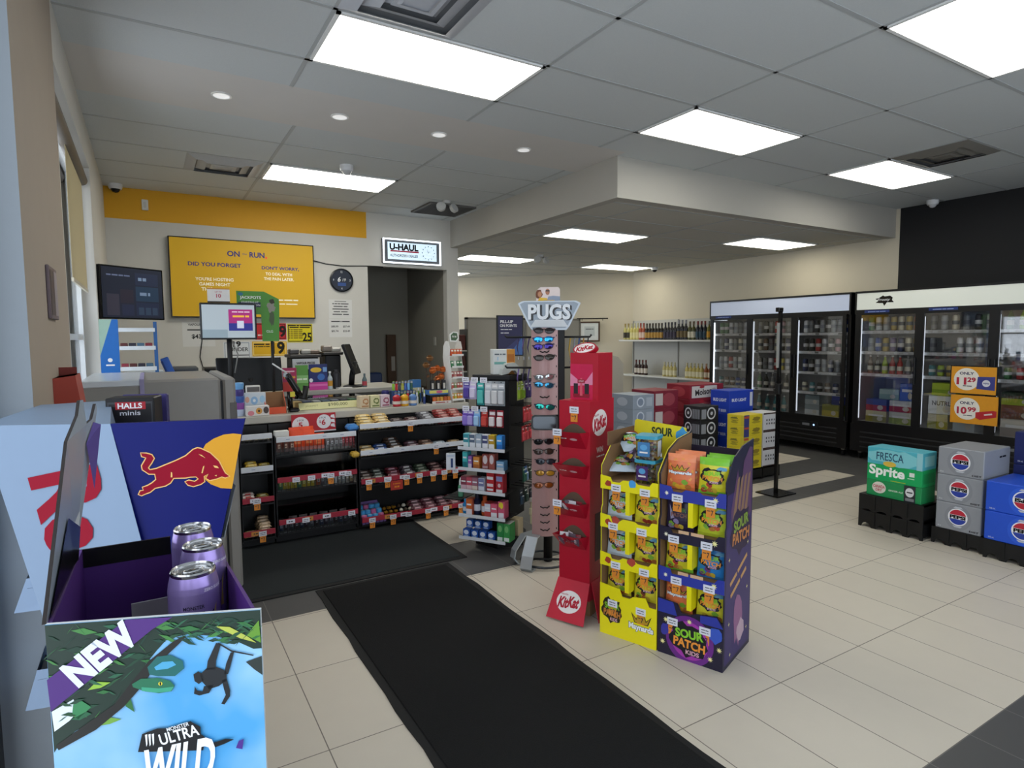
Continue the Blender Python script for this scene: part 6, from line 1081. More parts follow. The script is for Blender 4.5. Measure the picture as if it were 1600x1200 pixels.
m = MB(); tr = [(-.2, .15), (-.17, .165), (.17, .165), (.2, .15), (.13, .005), (.11, -.02), (-.11, -.02), (-.13, .005)]
m.at((.03, -.03, 1.565), (1, 0, 0), (0, 0, 1)); m.prism(tr, -.03, .03, HD); m.prism([(x*.93, y*.9+.01) for x, y in tr], .03, .034, M('7f878e', .35, .5)); m.prism([(x*.8, -.01+.0*y) if y < .01 else (x*.0+.0, 0) for x, y in tr][:0] or [(-.12, .0), (.12, .0), (.09, .045), (-.09, .045)], .034, .038, M('c4c8ca', .4)); m.text('PUGS', .012, .09, .27, .1, BLKG, .0365, bold=.05); m.text('PUGS', .0, .095, .27, .1, M('d9dde0', .4, var=0), .0385, bold=.035); m.home(); m.build('header', t)
m = MB(); m.at((.015, -.02, 1.73), (1, 0, 0), (0, 0, 1)); pp = [(-.07, 0), (.085, 0), (.085, .075), (.075, .09), (-.04, .09), (-.06, .075)]; m.prism(pp, -.003, 0, M('d8c9c4', .5))
m.splat(-.05, .045, .022, .03, M('6d3f2a', .6), .0004, 12, .15, 2); m.disc(-.045, .045, .013, .018, M('b5805f', .6), .0008); m.disc(.005, .06, .014, .02, M('a8755a', .6), .0008); m.rect(-.008, .018, .062, .07, BLKG, .0012); m.poly([(-.06, 0), (.02, 0), (.0, .02), (-.045, .025)], M('d9b03a', .6), .001); m.poly([(.0, 0), (.085, 0), (.085, .03), (.04, .035), (.01, .03)], M('8a95a8', .6), .0012); m.rect(-.02, .05, -.0, .008, M('c9a86a', .6), .0016); m.home(); m.build('topper_card', t)
for zz, nm in ((1.5, 'a'), (1.3, 'b')):
    m = MB(); m.tube([(-.02, .02, zz), (-.25, .04, zz), (-.26, .04, zz+.015)], .007, BLK, 7); m.tube([(.09, .02, zz), (.3, .1, zz), (.31, .1, zz+.015)], .007, BLK, 7); m.build('side_arm', t)
SV = M('b8bec2', .3, .7, var=.04)
m = MB(); m.at((-.04, 0, 0), (-.42, -.9, 0), (0, 0, 1)); m.strip([(-.02, .2), (.03, .21), (.1, .2), (.17, .09), (.2, .02), (.185, .004), (.13, .004)], -.04, .04, .008, SV); m.home(); m.build('foot', t)
m = MB(); m.at((-.11, .0, 0), (-.85, -.5, 0), (0, 0, 1)); m.strip([(-.06, .2), (.04, .19), (.11, .1), (.12, .05), (.09, .01), (.02, .004)], -.03, .03, .008, SV); m.home(); m.build('foot', t)
m = MB(); m.tube([(.16*math.cos(2*PI*i/24)+.0, .16*math.sin(2*PI*i/24), .02) for i in range(24)], .008, M('3c4044', .4, .5), 6, True); m.tube([(-.15, 0, .02), (.16, .0, .02)], .008, BLK, 6); m.build('base_ring', t)
# the glasses
def glasses_proto(fr, lens, label, metal):
    g = thing('sunglasses', label, 'sunglasses', (0, 0, 0)); F = M(fr, .3, var=0)
    m = MB()
    for s in (-1, 1): m.tube([(s*(.034+.028*math.cos(a)*(1+.08*math.sin(a))), -.004-.006*(1-abs(math.cos(a)))*0, .019*math.sin(a)*(.95)) for a in [2*PI*i/16 for i in range(16)]], .0026, F, 5, True)
    m.tube([(-.008, -.004, .008), (0, -.006, .011), (.008, -.004, .008)], .0028, F, 5); m.tube([(-.06, -.003, .012), (-.07, .0, .012)], .003, F, 5); m.tube([(.06, -.003, .012), (.07, 0, .012)], .003, F, 5); m.build('frame', g)
    for s in (-1, 1):
        m = MB(); m.at((s*.034, -.0035, 0), (1, s*.12, 0), (0, 0, 1)); m.add([(0, 0, .004)]+[(.0275*math.cos(2*PI*i/16), .0182*math.sin(2*PI*i/16), 0) for i in range(16)], [(0, 1+i, 1+(i+1) % 16) for i in range(16)], M(lens, .08, .75 if metal else .2, var=0), True); m.home(); m.build('lens', g)
    for s in (-1, 1): m = MB(); m.tube([(s*.07, 0, .012), (s*.069, .03, .01), (s*.055, .05, -.01)], .0025, F, 5); m.build('temple_arm', g)
    return g
GL = [(1.54, '141416', '2a2426', 'black framed dark'), (1.485, '2a4a78', '2a9cd8', 'blue mirrored'), (1.44, '2c1f48', '3a2f7a', 'violet mirrored'), (1.37, '131315', '3a342f', 'black wrap'), (1.245, '6d6a66', 'b8bcbc', 'silver mirrored'), (1.195, '55606a', '3a86a8', 'teal mirrored'), (1.055, '1c2a4a', '2a9c8c', 'green and blue shield'), (.83, '101012', '1a1a1c', 'plain black'), (.765, '18120f', '3f322a', 'brown tinted'), (.7, '0f0f12', '2a3038', 'slim dark'), (.625, '4a3a2a', 'b88a2c', 'yellow tinted'), (.545, '5a3418', '8a4a1c', 'amber brown')]
R_ = Matrix.Rotation(SZ, 4, 'Z')
for i, (z, fr, ln, nm) in enumerate(GL):
    g = glasses_proto(fr, ln, f'{nm} sunglasses on the {["upper" , "lower"][z < .95]} pink panel, number {i+1 if z > .95 else i-6} from its top'.replace('number 1', 'first').replace('number 2', 'second').replace('number 3', 'third').replace('number 4', 'fourth').replace('number 5', 'fifth').replace('number 6', 'sixth').replace('number 7', 'seventh'), ln in ('2a9cd8', 'b8bcbc', '3a86a8', '2a9c8c', '3a2f7a'))
    g['group'] = 'sunglasses on the pink stand'; p = R_ @ Vector((random.uniform(-.008, .008), -.095-.0, z)); g.location = (2.22+p.x, 3.29+p.y, p.z); g.rotation_euler = (random.uniform(-.15, .1), random.uniform(-.08, .08), SZ)
def lanyard(lx, ly, z, c, nm, h_=.12):
    m = MB(); m.tube([(0, 0, 0), (-.012, 0, -h_*.5), (0, 0, -h_), (.012, 0, -h_*.5), (0, 0, -.002)], .0045, M(c, .7), 6); m.lathe([(.006, -h_-.02), (.006, -h_)], STEEL, 8); p = R_ @ Vector((lx, ly, 0)); solo(m, 'neck_strap', nm, 'strap', (2.22+p.x, 3.29+p.y, z-.008))
for i, (c, nm) in enumerate([('c9a23a', 'golden'), ('8a8f98', 'grey'), ('3f5a90', 'blue'), ('b8863a', 'tan'), ('2a2c34', 'black')]): lanyard(.17+.03*i, .055+.012*i, 1.5, c, f'{nm} glasses strap on the arm behind the sunglasses stand, by the certificate', .15)
for i, (c, nm) in enumerate([('4a3a68', 'dark purple'), ('5a4a7c', 'violet'), ('3a2f55', 'deep purple')]): lanyard(-.1-.035*i, .025+.005*i, 1.5, c, f'{nm} glasses strap on the arm at the poster side of the sunglasses stand', .12)
for i, (c, nm) in enumerate([('5a4a80', 'violet'), ('35304a', 'plum black'), ('6a5490', 'light purple')]): lanyard(-.1-.035*i, .025+.005*i, 1.3, c, f'{nm} strap on the lower arm of the sunglasses stand', .12)
# ------------------------------------------------------------------ glass door coolers on the right wall
def ymap(v): return v
def drink_cooler(name, label, y_left, W, hdr, door_w, seed, bright):
    x0 = 7.343; D = .72; Hc = 2.02; t = thing(name, label, 'cooler', (x0, y_left-W/2, 0), -PI/2); a = W/2     # local: +X runs toward the camera side, -Y is the front
    K = M('0c0c0d', .35, var=.05)
    m = MB(); m.box(-a, -a+.04, .02, D, .12, Hc, K); m.box(a-.04, a, .02, D, .12, Hc, K); m.box(-a, a, D-.04, D, .12, Hc, M('9a9c9e', .6)); m.box(-a, a, .02, D, Hc-.04, Hc, K); m.box(-a, a, .02, D, .12, .44, K); m.build('cabinet', t)
    m = MB(); m.box(-a+.04, a-.04, .05, D-.045, .44, .465, M('bfc2c4', .5)); m.box(-a+.041, -a+.045, .05, D-.045, .46, 1.76, M('a9abad', .6)); m.box(a-.045, a-.041, .05, D-.045, .46, 1.76, M('a9abad', .6)); m.box(-a+.04, a-.04, .05, D-.045, 1.76, 1.78, M('a9abad', .6)); m.build('liner', t)
    m = MB(); m.box(-a, a, 0, .02, 1.75, 1.8, K); m.box(-a, a, 0, .02, 1.995, Hc, K); m.box(-a, -a+.02, 0, .02, 1.8, 1.995, K); m.box(a-.02, a, 0, .02, 1.8, 1.995, K); m.build('header_frame', t)
    m = MB(); m.box(-a+.02, a-.02, .005, .02, 1.8, 1.995, E(hdr, bright)); m.front(.0045)
    if seed == 2: m.splat(-a+.32, 1.9, .09, .05, BLKG, 0, 16, .5, 5); m.text('Frosty', -a+.33, 1.905, .14, .035, M('d9d9d9', .5, var=0), .0006, bold=.02, shear=.3)
    m.home(); m.build('header_sign', t)
    m = MB(); m.box(-a, a, -.005, .02, .1, .44, K)
    for k in range(4): m.box(-a+.12, a-.12, -.012, -.004, .15+.06*k, .165+.06*k, M('2a2a2c', .4))
    m.build('vent_grille', t); m = MB(); m.box(a-.62, a-.36, -.014, -.004, .31, .39, M('17181a', .3)); m.front(-.0145); m.disc(a-.42, .35, .012, .012, E('9fc0ff', 2.0), 0, 10); m.rect(a-.58, a-.48, .335, .365, M('6a6c70', .4), 0); m.home(); m.build('control_panel', t)
    for sx in (-a+.08, a-.08):
        m = MB(); m.T = Matrix.Translation((sx, .1, .04)) @ Matrix.Rotation(PI/2, 4, 'Y'); m.lathe([(.03, -.012), (.04, -.008), (.04, .008), (.03, .012)], BLK, 12); m.home(); m.box(sx-.02, sx+.02, .07, .13, .07, .12, STEEL); m.build('caster', t)
    n = 3; dw = (W-.08)/n
    for z in (1.535, 1.295, 1.03, .77) if seed == 1 else (1.55, 1.305, 1.045):
        for i in range(n):
            X = -a+.04+dw*i
            m = MB(); m.box(X+.005, X+dw-.005, .07, D-.06, z-.012, z-.006, M('c8cacc', .5)); m.box(X+.005, X+dw-.005, .06, .07, z-.034, z, M('d2d4d6', .4)); m.front(.0595)
            for q in range(6): m.rect(X+.05+.1*q, X+.1+.1*q, z-.028, z-.006, M(['e2e2e2', '6a6a6a', 'd2d2d2'][(q+i) % 3] if seed == 1 else 'bcbcbc', .5), .0)
            m.home(); m.build('wire_shelf', t)
    for i in range(n):
        X = -a+.04+dw*i; d = MB(); F_w = .045
        d.box(X, X+F_w, -.02, .0, .44, 1.76, K); d.box(X+dw-F_w, X+dw, -.02, .0, .44, 1.76, K); d.box(X+F_w, X+dw-F_w, -.02, 0, .44, .475, K); d.box(X+F_w, X+dw-F_w, -.02, 0, 1.735, 1.76, K); dr = d.build('door', t)
        MB().box(X+F_w, X+dw-F_w, -.012, -.008, .475, 1.735, GLASS).build('pane', dr)
        hx_ = X+dw-.03 if i < 2 else X+.02; MB().box(hx_, hx_+.012, -.045, -.02, .95, 1.25, K, .003).build('handle', dr)
        if i < 2 or seed == 1:
            if (i == 0) or (seed == 2 and i == 1): m = MB(); m.box(X+.08, X+.36, -.006, -.001, 1.757, 1.79, M('24387a', .5)); m.front(-.0065); m.text('~735', X+.22, 1.773, .2, .014, M('8fa0cc', .5, var=0), .0); m.home(); m.build('door_label', t)
        m = MB(); m.box(X+.012, X+.03, .035, .05, .5, 1.7, E('eaf4ff', 2.2 if (i == 0 and seed == 1) else .9)); m.build('light_strip', t)
    return t, a, dw
_CAN = {}
CC = {'white': 'd9dadb', 'silver': 'a9adb0', 'green': '4a7a4f', 'red': 'a8302f', 'blue': '2f4f9c', 'navy': '25305a', 'black': '232427', 'gold': 'b39a4a', 'yellow': 'c9b84a', 'pink': 'c9a0a8', 'teal': '3f7f86', 'orange': 'b8683a', 'cream': 'cfc8b0', 'grey': '77797c', 'purple': '6a5a86', 'brown': '5f4632', 'lime': 'a5bf3a', 'light blue': '8fb0cf'}
def can_mesh(c, tall):
    m = MB(); h_ = .165 if tall else .122; r = .033; b = M(CC[c], .35, .25, var=0); b2 = M('d0d0d0' if c in ('black', 'navy', 'red', 'blue', 'green', 'teal', 'brown', 'purple') else '5a5c60', .4, var=0)
    m.lathe([(.024, 0), (.032, .008), (r, .018), (r, h_*.35), (r, h_*.6), (r, h_-.022), (.026, h_-.004), (.027, h_)], b, 12, mats=[b, b, b, b2 if c not in ('silver', 'white') else M('8a8f98', .4, var=0), b, b, CHROME]); return m
def stock(root, x, y, z, kind, c, label, group):
    p = root.matrix_basis @ Vector((x, y, z)); k = (kind, c)
    if k not in _CAN:
        if kind in ('can', 'tall'): m = can_mesh(c, kind == 'tall')
        else:
            m = MB(); b = M(CC[c], .2, var=0); m.lathe([(.028, 0), (.03, .01), (.03, .12), (.012, .17), (.012, .205)], b, 12); m.lathe([(.0305, .04), (.0305, .09)], M('d4cfc0', .5, var=0), 12, cap=False); m.lathe([(.0135, .195), (.0135, .215)], M('c9c9c9', .4, var=0), 10)
        nm_ = 'drink_bottle' if kind == 'bottle' else 'drink_can'; o = m.build(nm_); _CAN[k] = o.data
    else: o = bpy.data.objects.new('drink_bottle' if kind == 'bottle' else 'drink_can', _CAN[k]); COL.objects.link(o)
    o.location = p; tag(o, label, 'bottle' if kind == 'bottle' else 'can', group)
def fill(root, a, dw, cname, rows):
    for di, zname, z, kind, cols in rows:
        X = -a+.04+dw*di; n_ = len(cols); x0, x1 = X+.085, X+dw-.085
        if di == 0: x0 += .02
        for j, c in enumerate(cols):
            if c == '-': continue
            dn = ['door nearest the bottle shelves', 'middle door', 'door nearest the camera'][di] if cname == 'bottle-side' else ['first door', 'middle door', 'last door'][di]
            k_ = 'bottle' if kind == 'bottle' else {'tall': 'tall can', 'can': 'can'}[kind]
            lb = f'{c} {k_} on the {zname} shelf, {dn} of the {cname} cooler'
            stock(root, x0+(x1-x0)*j/max(1, n_-1), .12, z+.001, kind, c, lb, f'{c} {k_}s, {zname} shelf, {dn}, {cname} cooler')
bpy.context.view_layer.update()
c1, a1, dw1 = drink_cooler('drink_cooler', 'black three door drink cooler next to the bottle shelves', 6.41, 2.16, 'b4bdd0', .66, 1, .3)
c2, a2, dw2 = drink_cooler('drink_cooler', 'black three door cooler with orange price posters under the black wall', 4.2, 2.16, 'cfd2c8', .66, 2, .3)
bpy.context.view_layer.update()
fill(c1, a1, dw1, 'bottle-side', [(0, 'top', 1.535, 'tall', 'green green white silver grey silver grey'.split()), (0, 'second', 1.295, 'tall', 'grey navy white grey cream silver silver'.split()), (0, 'third', 1.03, 'tall', 'silver white red silver white grey cream'.split()), (0, 'fourth', .77, 'can', 'teal brown brown blue navy grey'.split()),
  (1, 'top', 1.535, 'tall', 'grey black grey red pink grey silver'.split()), (1, 'second', 1.295, 'tall', 'cream brown grey cream black light_blue light_blue'.replace('light_blue', 'navy').split()), (1, 'third', 1.03, 'tall', 'black grey white red yellow white silver'.split()), (1, 'fourth', .77, 'bottle', 'green black grey silver black white'.split()), (1, 'bottom', .466, 'bottle', 'teal teal teal teal teal'.split()),
  (2, 'top', 1.535, 'tall', 'white grey black silver black silver grey blue'.split()), (2, 'second', 1.295, 'tall', 'black black red white black pink white'.split()), (2, 'third', 1.03, 'tall', 'navy black white silver navy grey silver'.split()), (2, 'fourth', .77, 'can', 'cream teal black brown navy silver'.split())])
fill(c2, a2, dw2, 'poster', [(0, 'top', 1.55, 'tall', 'green white silver gold cream gold orange'.split()), (0, 'second', 1.305, 'tall', 'silver blue gold purple navy cream gold'.split()), (0, 'third', 1.045, 'bottle', 'brown black lime red red grey purple'.split()),
  (1, 'top', 1.55, 'tall', 'grey silver cream grey black white'.split()), (1, 'second', 1.305, 'tall', 'grey - - white white white silver'.split()), (1, 'third', 1.045, 'can', 'teal lime gold grey orange brown black'.split()),
  (2, 'top', 1.55, 'bottle', 'green lime green teal grey green'.split()), (2, 'second', 1.305, 'tall', 'silver grey silver grey white grey'.split()), (2, 'third', 1.045, 'can', 'green red grey brown green cream'.split())])
def pack(root, x, y, z, w_, d_, h_, c, acc, label, txt=None, name='drink_carton'):
    p = root.matrix_basis @ Vector((x, y, z)); pr = [('r', -.5, .5, -.5, .0, acc)] if acc else []
    if txt: pr.append(('t', txt, 0, .1, .7, .25, 'e6e6e6' if c not in ('d9dcdc', 'cfd2d2') else '33343a', .02))
    pr.append(('d', .2, -.2, .14, .2, 'c9c4b8')); return cbox(name, label, 'carton', p.x, p.y, p.z, w_, d_, h_, c, {'f': pr}, -PI/2, None, .004)
b1 = -a1+.04
for q in [(b1+dw1*2+.2, .2, .4655, .2, .18, .13, '8f9a9c', 'cfd2d2', 'white and grey drink carton, bottom of the last door of the bottle-side cooler'), (b1+dw1*2+.45, .2, .4655, .22, .18, .15, '8a8a3a', 'b8a83a', 'olive drink carton, bottom of the last door of the bottle-side cooler'), (b1+dw1*2+.2, .2, .597, .2, .18, .13, '6a7a80', 'a0a8aa', 'grey drink carton on the white one in the bottle-side cooler'), (b1+dw1*2+.53, .25, .617, .18, .2, .12, '2f3f9c', '26357a', 'blue drink carton on the olive one in the bottle-side cooler'), (b1+dw1*.5-.05, .2, .4655, .4, .2, .22, 'a8b0b0', '7a8a90', 'pale carton at the bottom of the door nearest the bottle shelves')]: pack(c1, *q)
b2 = -a2+.04
for q in [(b2+.2, .2, .4655, .24, .2, .13, 'cfc9a0', '8f8a3a', 'cream and olive drink carton, bottom of the first door of the poster cooler', '~5'), (b2+.48, .2, .4655, .26, .2, .14, 'cfd2c8', '8fa03a', 'white and green drink carton, bottom of the first door of the poster cooler', '~4'), (b2+.2, .2, .597, .24, .2, .14, '4a5a9c', 'a8404a', 'blue and red drink carton in the first door of the poster cooler', None), (b2+.48, .2, .607, .26, .2, .13, 'c9cdd0', 'a83038', 'white and red drink carton in the first door of the poster cooler', '~5'), (b2+.33, .22, .743, .22, .2, .12, 'a9c0b8', '7fa098', 'pale green carton, upper layer, first door of the poster cooler', None), (b2+.53, .22, .739, .16, .2, .2, '2a4fa0', '3a62b8', 'bright blue carton, upper layer, first door of the poster cooler', '~4'),
          (b2+dw2+.17, .2, .4655, .2, .2, .16, 'b8b090', '8a8a30', 'cream and brown carton, bottom of the middle door of the poster cooler', None), (b2+dw2+.2, .2, .6275, .26, .2, .2, 'd9dcdc', None, 'white carton with big black letters in the middle door of the poster cooler', 'NUTRL'), (b2+dw2+.24, .2, .83, .28, .2, .14, 'b9d03a', '8fae2a', 'lime green carton topping the stack in the middle door of the poster cooler', None), (b2+dw2+.42, .2, .4655, .2, .2, .2, 'c9ccd0', 'b8c4c8', 'white carton partly behind the orange posters', '~3'), (b2+dw2+.43, .2, .667, .16, .2, .16, '9a8f84', '7a7068', 'grey brown carton behind the orange posters', None),
          (b2+dw2*2+.2, .2, .4655, .3, .2, .18, 'c9c4b8', '8a8078', 'cream carton, bottom of the last door of the poster cooler', '~5'), (b2+dw2*2+.2, .2, .647, .3, .2, .14, '8a5a40', '6a4a3a', 'brown carton in the last door of the poster cooler', None), (b2+dw2*2+.2, .2, .788, .3, .2, .13, '2a3a2c', 'a8b83a', 'dark green carton topping the stack in the last door of the poster cooler', None)]: pack(c2, *q)
# small splash emblem on the first glass of the poster cooler
def price_poster(y, z, price, cents, label, can):
    t = thing('price_poster', label, 'poster', (7.343-.056, y, z), -PI/2); MB().box(-.21, .21, .0, .004, 0, .295, BLK if can == 'blue' else M('d9921f', .5)).box(-.03, .03, .004, .034, .1, .2, BLK).build('backing', t)
    m = MB().front(-.0006); m.rect(-.2, .2, .006, .285, M('dc961f', .5)); m.disc(-.06, .155, .115, .115, M('e9e4da', .5), .0008, 28); m.text('ONLY', -.06, .215, .13, .03, M('2a2a50', .5, var=0), .0014, bold=.03); m.text(price, -.105, .135, .09, .075, M('b3203c', .5, var=0), .0014, bold=.04); m.text(cents, -.015, .15, .075, .05, M('b3203c', .5, var=0), .0014, bold=.04); m.text('~47', -.05, .085, .08, .012, TXT, .0014)
    if can == 'blue': m.poly([(.03, .06), (.19, .05), (.19, .19), (.04, .185)], M('3a3f86', .5), .002); m.disc(.115, .12, .035, .035, M('d9d9e0', .5), .0026); m.text('PEPSI', .115, .12, .05, .016, M('3a3f86', .5, var=0), .0032, bold=.03)
    else: m.poly([(.02, .07), (.06, .05), (.2, .09), (.2, .15), (.17, .155), (.02, .125)], M('b8242c', .5), .002); m.text('~5', .13, .112, .07, .024, M('e6d8d0', .5, var=0), .0026, shear=.2, rot=.2)
    m.home(); m.build('print', t)
price_poster(2.915, .882, '11', '29', 'orange ONLY 11.29 price poster on the cooler door, upper of two', 'blue'); price_poster(2.9, .575, '10', '99', 'orange ONLY 10.99 price poster on the cooler door, lower of two', 'red')
t = thing('sign_pole', 'thin black sign pole on a square plate before the coolers', 'pole', (5.08, 3.6, 0)); MB().box(-.14, .14, -.12, .12, 0, .012, BLKG).build('base_plate', t); MB().box(-.014, .014, -.014, .014, .012, 1.74, BLKG).build('pole', t); MB().box(-.05, .016, -.02, .02, 1.72, 1.76, BLKG, .004).build('clip', t); MB().box(-.034, -.016, -.01, .01, 1.2, 1.62, M('8f8f8c', .5)).build('label_holder', t); MB().box(-.025, .02, -.022, .022, .95, 1.05, BLK, .004).build('bracket', t)

# ------------------------------------------------------------------ soda cases in front of the coolers
PR_, PBL, PWH = M('b8283a', .4, var=0), M('2a3f9c', .4, var=0), M('e6e7ea', .4, var=0)
def pepsi(m, cx, cy, r, z=.0006, flip=False):
    s = -1 if flip else 1
    m.disc(cx, cy, r, r, PWH, z, 28); m.disc(cx, cy, r*.88, r*.88, PR_ if not flip else PR_, z+.0005, 28, 0, .28*s if not flip else PI+.28, (PI-.28) if not flip else 2*PI-.28); m.disc(cx, cy, r*.88, r*.88, PBL, z+.0005, 28, 0, (PI+.28) if not flip else .28, (2*PI-.28) if not flip else PI-.28)
    m.text('PEPSI', cx, cy, r*1.6, r*.42, BLKG, z+.001, bold=.06, rot=PI if flip else 0)
    for k in (-1, 1): m.poly([(cx-r*.5, cy+k*r*1.02), (cx+r*.5, cy+k*r*1.02), (cx+r*.3, cy+k*r*1.22), (cx-r*.3, cy+k*r*1.22)][::k*1 if k < 0 else -1][::1], M('b8bcc4', .4, var=0), z-.0003)
def soda(kind, x, y, z, label, group=None, rz=-PI/2, w_=.28, d_=.40, h_=.195):
    body = {'silver': '8f9298', 'blue': '1f4fc4', 'dark': '1a2358', 'blueflip': '1f4fc4'}[kind]; m = MB(); m.box(-w_/2, w_/2, 0, d_, 0, h_, M(body, .4, .1 if kind == 'silver' else 0, var=.03), .005); m.front(-.0006); 
    m.disc(0, 0, 0, 0, PWH) if False else None
    m.disc(.0, h_*.5, h_*.42, h_*.46, M({'silver': '84878e', 'blue': '2a5ad0', 'dark': '202a66', 'blueflip': '2a5ad0'}[kind], .4, var=0), 0, 28); pepsi(m, 0, h_*.52, h_*.31, .0006, kind == 'blueflip')
    m.text('DIET' if kind == 'silver' else 'ZERO SUGAR' if kind == 'dark' else '12 CANS', w_*.36, h_*.1, w_*.2, h_*.06, BLKG if kind == 'silver' else PWH, .0006, bold=.02); m.text('355 mL', -w_*.4, h_*.1, w_*.08, h_*.05, PWH, .0006); m.right(w_/2+.0006, d_/2, h_/2); m.text('~34', d_*.2, h_*.2, d_*.25, h_*.1, BLKG, .0); m.home()
    return solo(m, 'soda_case', label, 'soda case', (x, y, z), rz, group)
def plastic_base(x, y, w_, d_, h_, label, layers):
    t = thing('soda_stand', label, 'stand', (x, y, 0), -PI/2, 'black plastic soda stands'); n = max(3, int(w_/.1)); a_ = w_/2; lay = h_/layers
    for L in range(layers):
        pts = [(-a_, L*lay)]; 
        for k in range(n):
            c_ = -a_+w_*(k+.5)/n; r_ = w_/n*.33
            for q in range(7): an = PI-PI*q/6; pts.append((c_+r_*math.cos(an), L*lay+r_*.95*math.sin(an)*(1 if L == 0 else .5)))
        pts += [(a_, L*lay), (a_, (L+1)*lay), (-a_, (L+1)*lay)]
        m = MB().at((0, .012, 0), (1, 0, 0), (0, 0, 1)); m.prism(pts, 0, .012, BLK); m.at((0, d_, 0), (1, 0, 0), (0, 0, 1)); m.prism(pts, 0, .012, BLK)
        m.home(); m.box(-a_, -a_+.012, .012, d_-.012, L*lay+.02, (L+1)*lay, BLK); m.box(a_-.012, a_, .012, d_-.012, L*lay+.02, (L+1)*lay, BLK); m.box(-a_, a_, .012, d_-.012, (L+1)*lay-.012, (L+1)*lay, BLK)
        for k in range(n-1): m.box(-a_+w_*(k+1)/n-.01, -a_+w_*(k+1)/n+.01, -.006, .0, L*lay+.02, (L+1)*lay, BLK)
        m.build('base_tier', t)
    return t
plastic_base(4.775, 2.41, .465, .42, .258, 'two-tier black plastic base under the green and teal soda cases', 2)
plastic_base(4.83, 1.985, .32, .42, .118, 'low black plastic base under the silver soda cases', 1)
plastic_base(4.79, 1.53, .56, .42, .128, 'low black plastic base under the bright blue soda cases', 1)
plastic_base(5.22, 1.55, .55, .42, .128, 'low black plastic base under the dark blue soda cases at the back', 1)
def slim(name, label, z, body, prints, x=4.80, y=2.405, h_=.124): return cbox(name, label, 'soda case', x+.1, y, z, .395, .2, h_, body, prints, -PI/2, None, .003)
slim('soda_case', 'green soda case with an oval red and white badge, lowest on the two-tier base', .2585, '1f8a4f', {'f': [('d', -.26, .05, .13, .36, 'd9d6cc'), ('t', 'CANADA', -.26, .12, .22, .2, 'b8384a', .03), ('t', 'DRY', -.26, -.1, .12, .16, 'b8384a', .03), ('t', 'GINGER ALE', .05, .0, .26, .1, 'cfe0cf', .02), ('r', .2, .4, -.5, .5, '2a3034'), ('d', .3, .1, .075, .28, 'd4d6d8'), ('t', '~4', .3, .1, .1, .12, '33363a', .02), ('r', .23, .38, -.42, -.25, '7a7c80')]})
slim('soda_case', 'green soda case with big white lettering, middle of the slim stack', .3828, '12a25a', {'f': [('t', 'Sprite', -.13, .05, .66, .8, 'f0f4f0', .035, -.02), ('r', .28, .37, .05, .3, 'dfe6df'), ('r', .25, .37, -.1, -.04, 'a8d8b8'), ('r', -.05, .22, -.42, -.38, 'b0c03a')], 'r': [('r', -.4, .4, -.3, .3, '0f8a4a')]})
slim('soda_case', 'teal blue soda case with dark lettering on top of the slim stack', .5071, '4fb0c0', {'f': [('s', 0, 0, .48, .45, '7fc8d0'), ('t', 'FRESCA', -.08, .02, .5, .48, '1f4a66', .01), ('d', -.08, -.4, .12, .16, 'd9b84a'), ('r', .4, .5, -.5, .5, '8fc4cc')], 'r': [('r', -.35, .35, -.3, .3, '8fd0d4')]}, h_=.128)
for k in range(3): soda('silver', 4.83, 1.983, .1185+.196*k, f'silver soda case with a round badge, {["bottom", "middle", "top"][k]} of its stack of three')
soda('blue', 4.79, 1.60, .1285, 'bright blue soda case with an upright round badge, lower of two', w_=.42); soda('blueflip', 4.79, 1.60, .3245, 'bright blue soda case with its badge upside down, upper of two', w_=.42, h_=.2)
for k in range(3): soda('dark', 5.22, 1.62, .1285+.23*k, f'navy blue soda case behind the bright blue ones, {["bottom", "middle", "top"][k]} of its stack', w_=.4, h_=.228)

# ------------------------------------------------------------------ beer packs behind the displays
t = plastic_base(5.2, 4.18, .24, .295, .12, 'black plastic pallet under the yellow and white beer packs', 1)
t = thing('wooden_pallet', 'dark low pallet under the rear beer packs', 'pallet', (5.0, 4.9, 0))
for k in range(5): MB().box(-.62, .8, -.42+.19*k, -.26+.19*k, .09, .11, M('3a332c', .8)).build('board', t)
for k in range(3): MB().box(-.6+.66*k, -.52+.66*k, -.42, .5, 0, .09, M('332d27', .8)).build('bearer', t)
for k in range(5): cbox('beer_pack', f'yellow beer pack with dark arched lettering, {["lowest", "second", "third", "fourth", "topmost"][k]} of its stack', 'beer pack', 5.345, 4.175, .1205+.1135*k, .29, .21, .113, 'd6c22c', {'l': [('r', .32, .5, -.45, .45, 'c9b83a'), ('s', -.05, .1, .22, .22, '7a7430'), ('t', '~9', -.05, .05, .5, .2, 'c9b22c', .01), ('s', -.05, -.2, .2, .12, 'a89a2c')], 'f': [('r', -.5, -.22, -.5, .5, '3a3f78' if k > 2 else 'b8a83a'), ('r', -.48, -.24, .2, .4, 'b8503a'), ('s', .15, .1, .2, .2, '8a7a2a'), ('s', .15, -.2, .22, .12, 'a8982c')]}, 0, None, .003)
for k in range(3):
    z = .1205+.19*k; cbox('beer_pack', f'white beer pack with black print and dark edges, {["bottom", "middle", "top"][k]} of its stack', 'beer pack', 5.64, 4.18, z, .26, .22, .189, 'c9c9cc', {'f': [('r', -.5, .5, .42, .5, '3a2a26'), ('r', -.5, .5, -.5, -.44, '3a2a26'), ('r', .34, .5, -.1, .5, '26221f')]+[('s', -.3+.15*q, .1-.2*r_, .04, .06, '45454a') for q in range(4) for r_ in range(2)]}, 0, None, .003)
plastic_base(5.505, 4.18, .24, .28, .12, 'black plastic pallet under the white beer packs', 1)
def bp_(label, x, y, z, w_, d_, h_, body, pr): return cbox('beer_pack', label, 'beer pack', x, y, z, w_, d_, h_, body, pr, 0, None, .003)
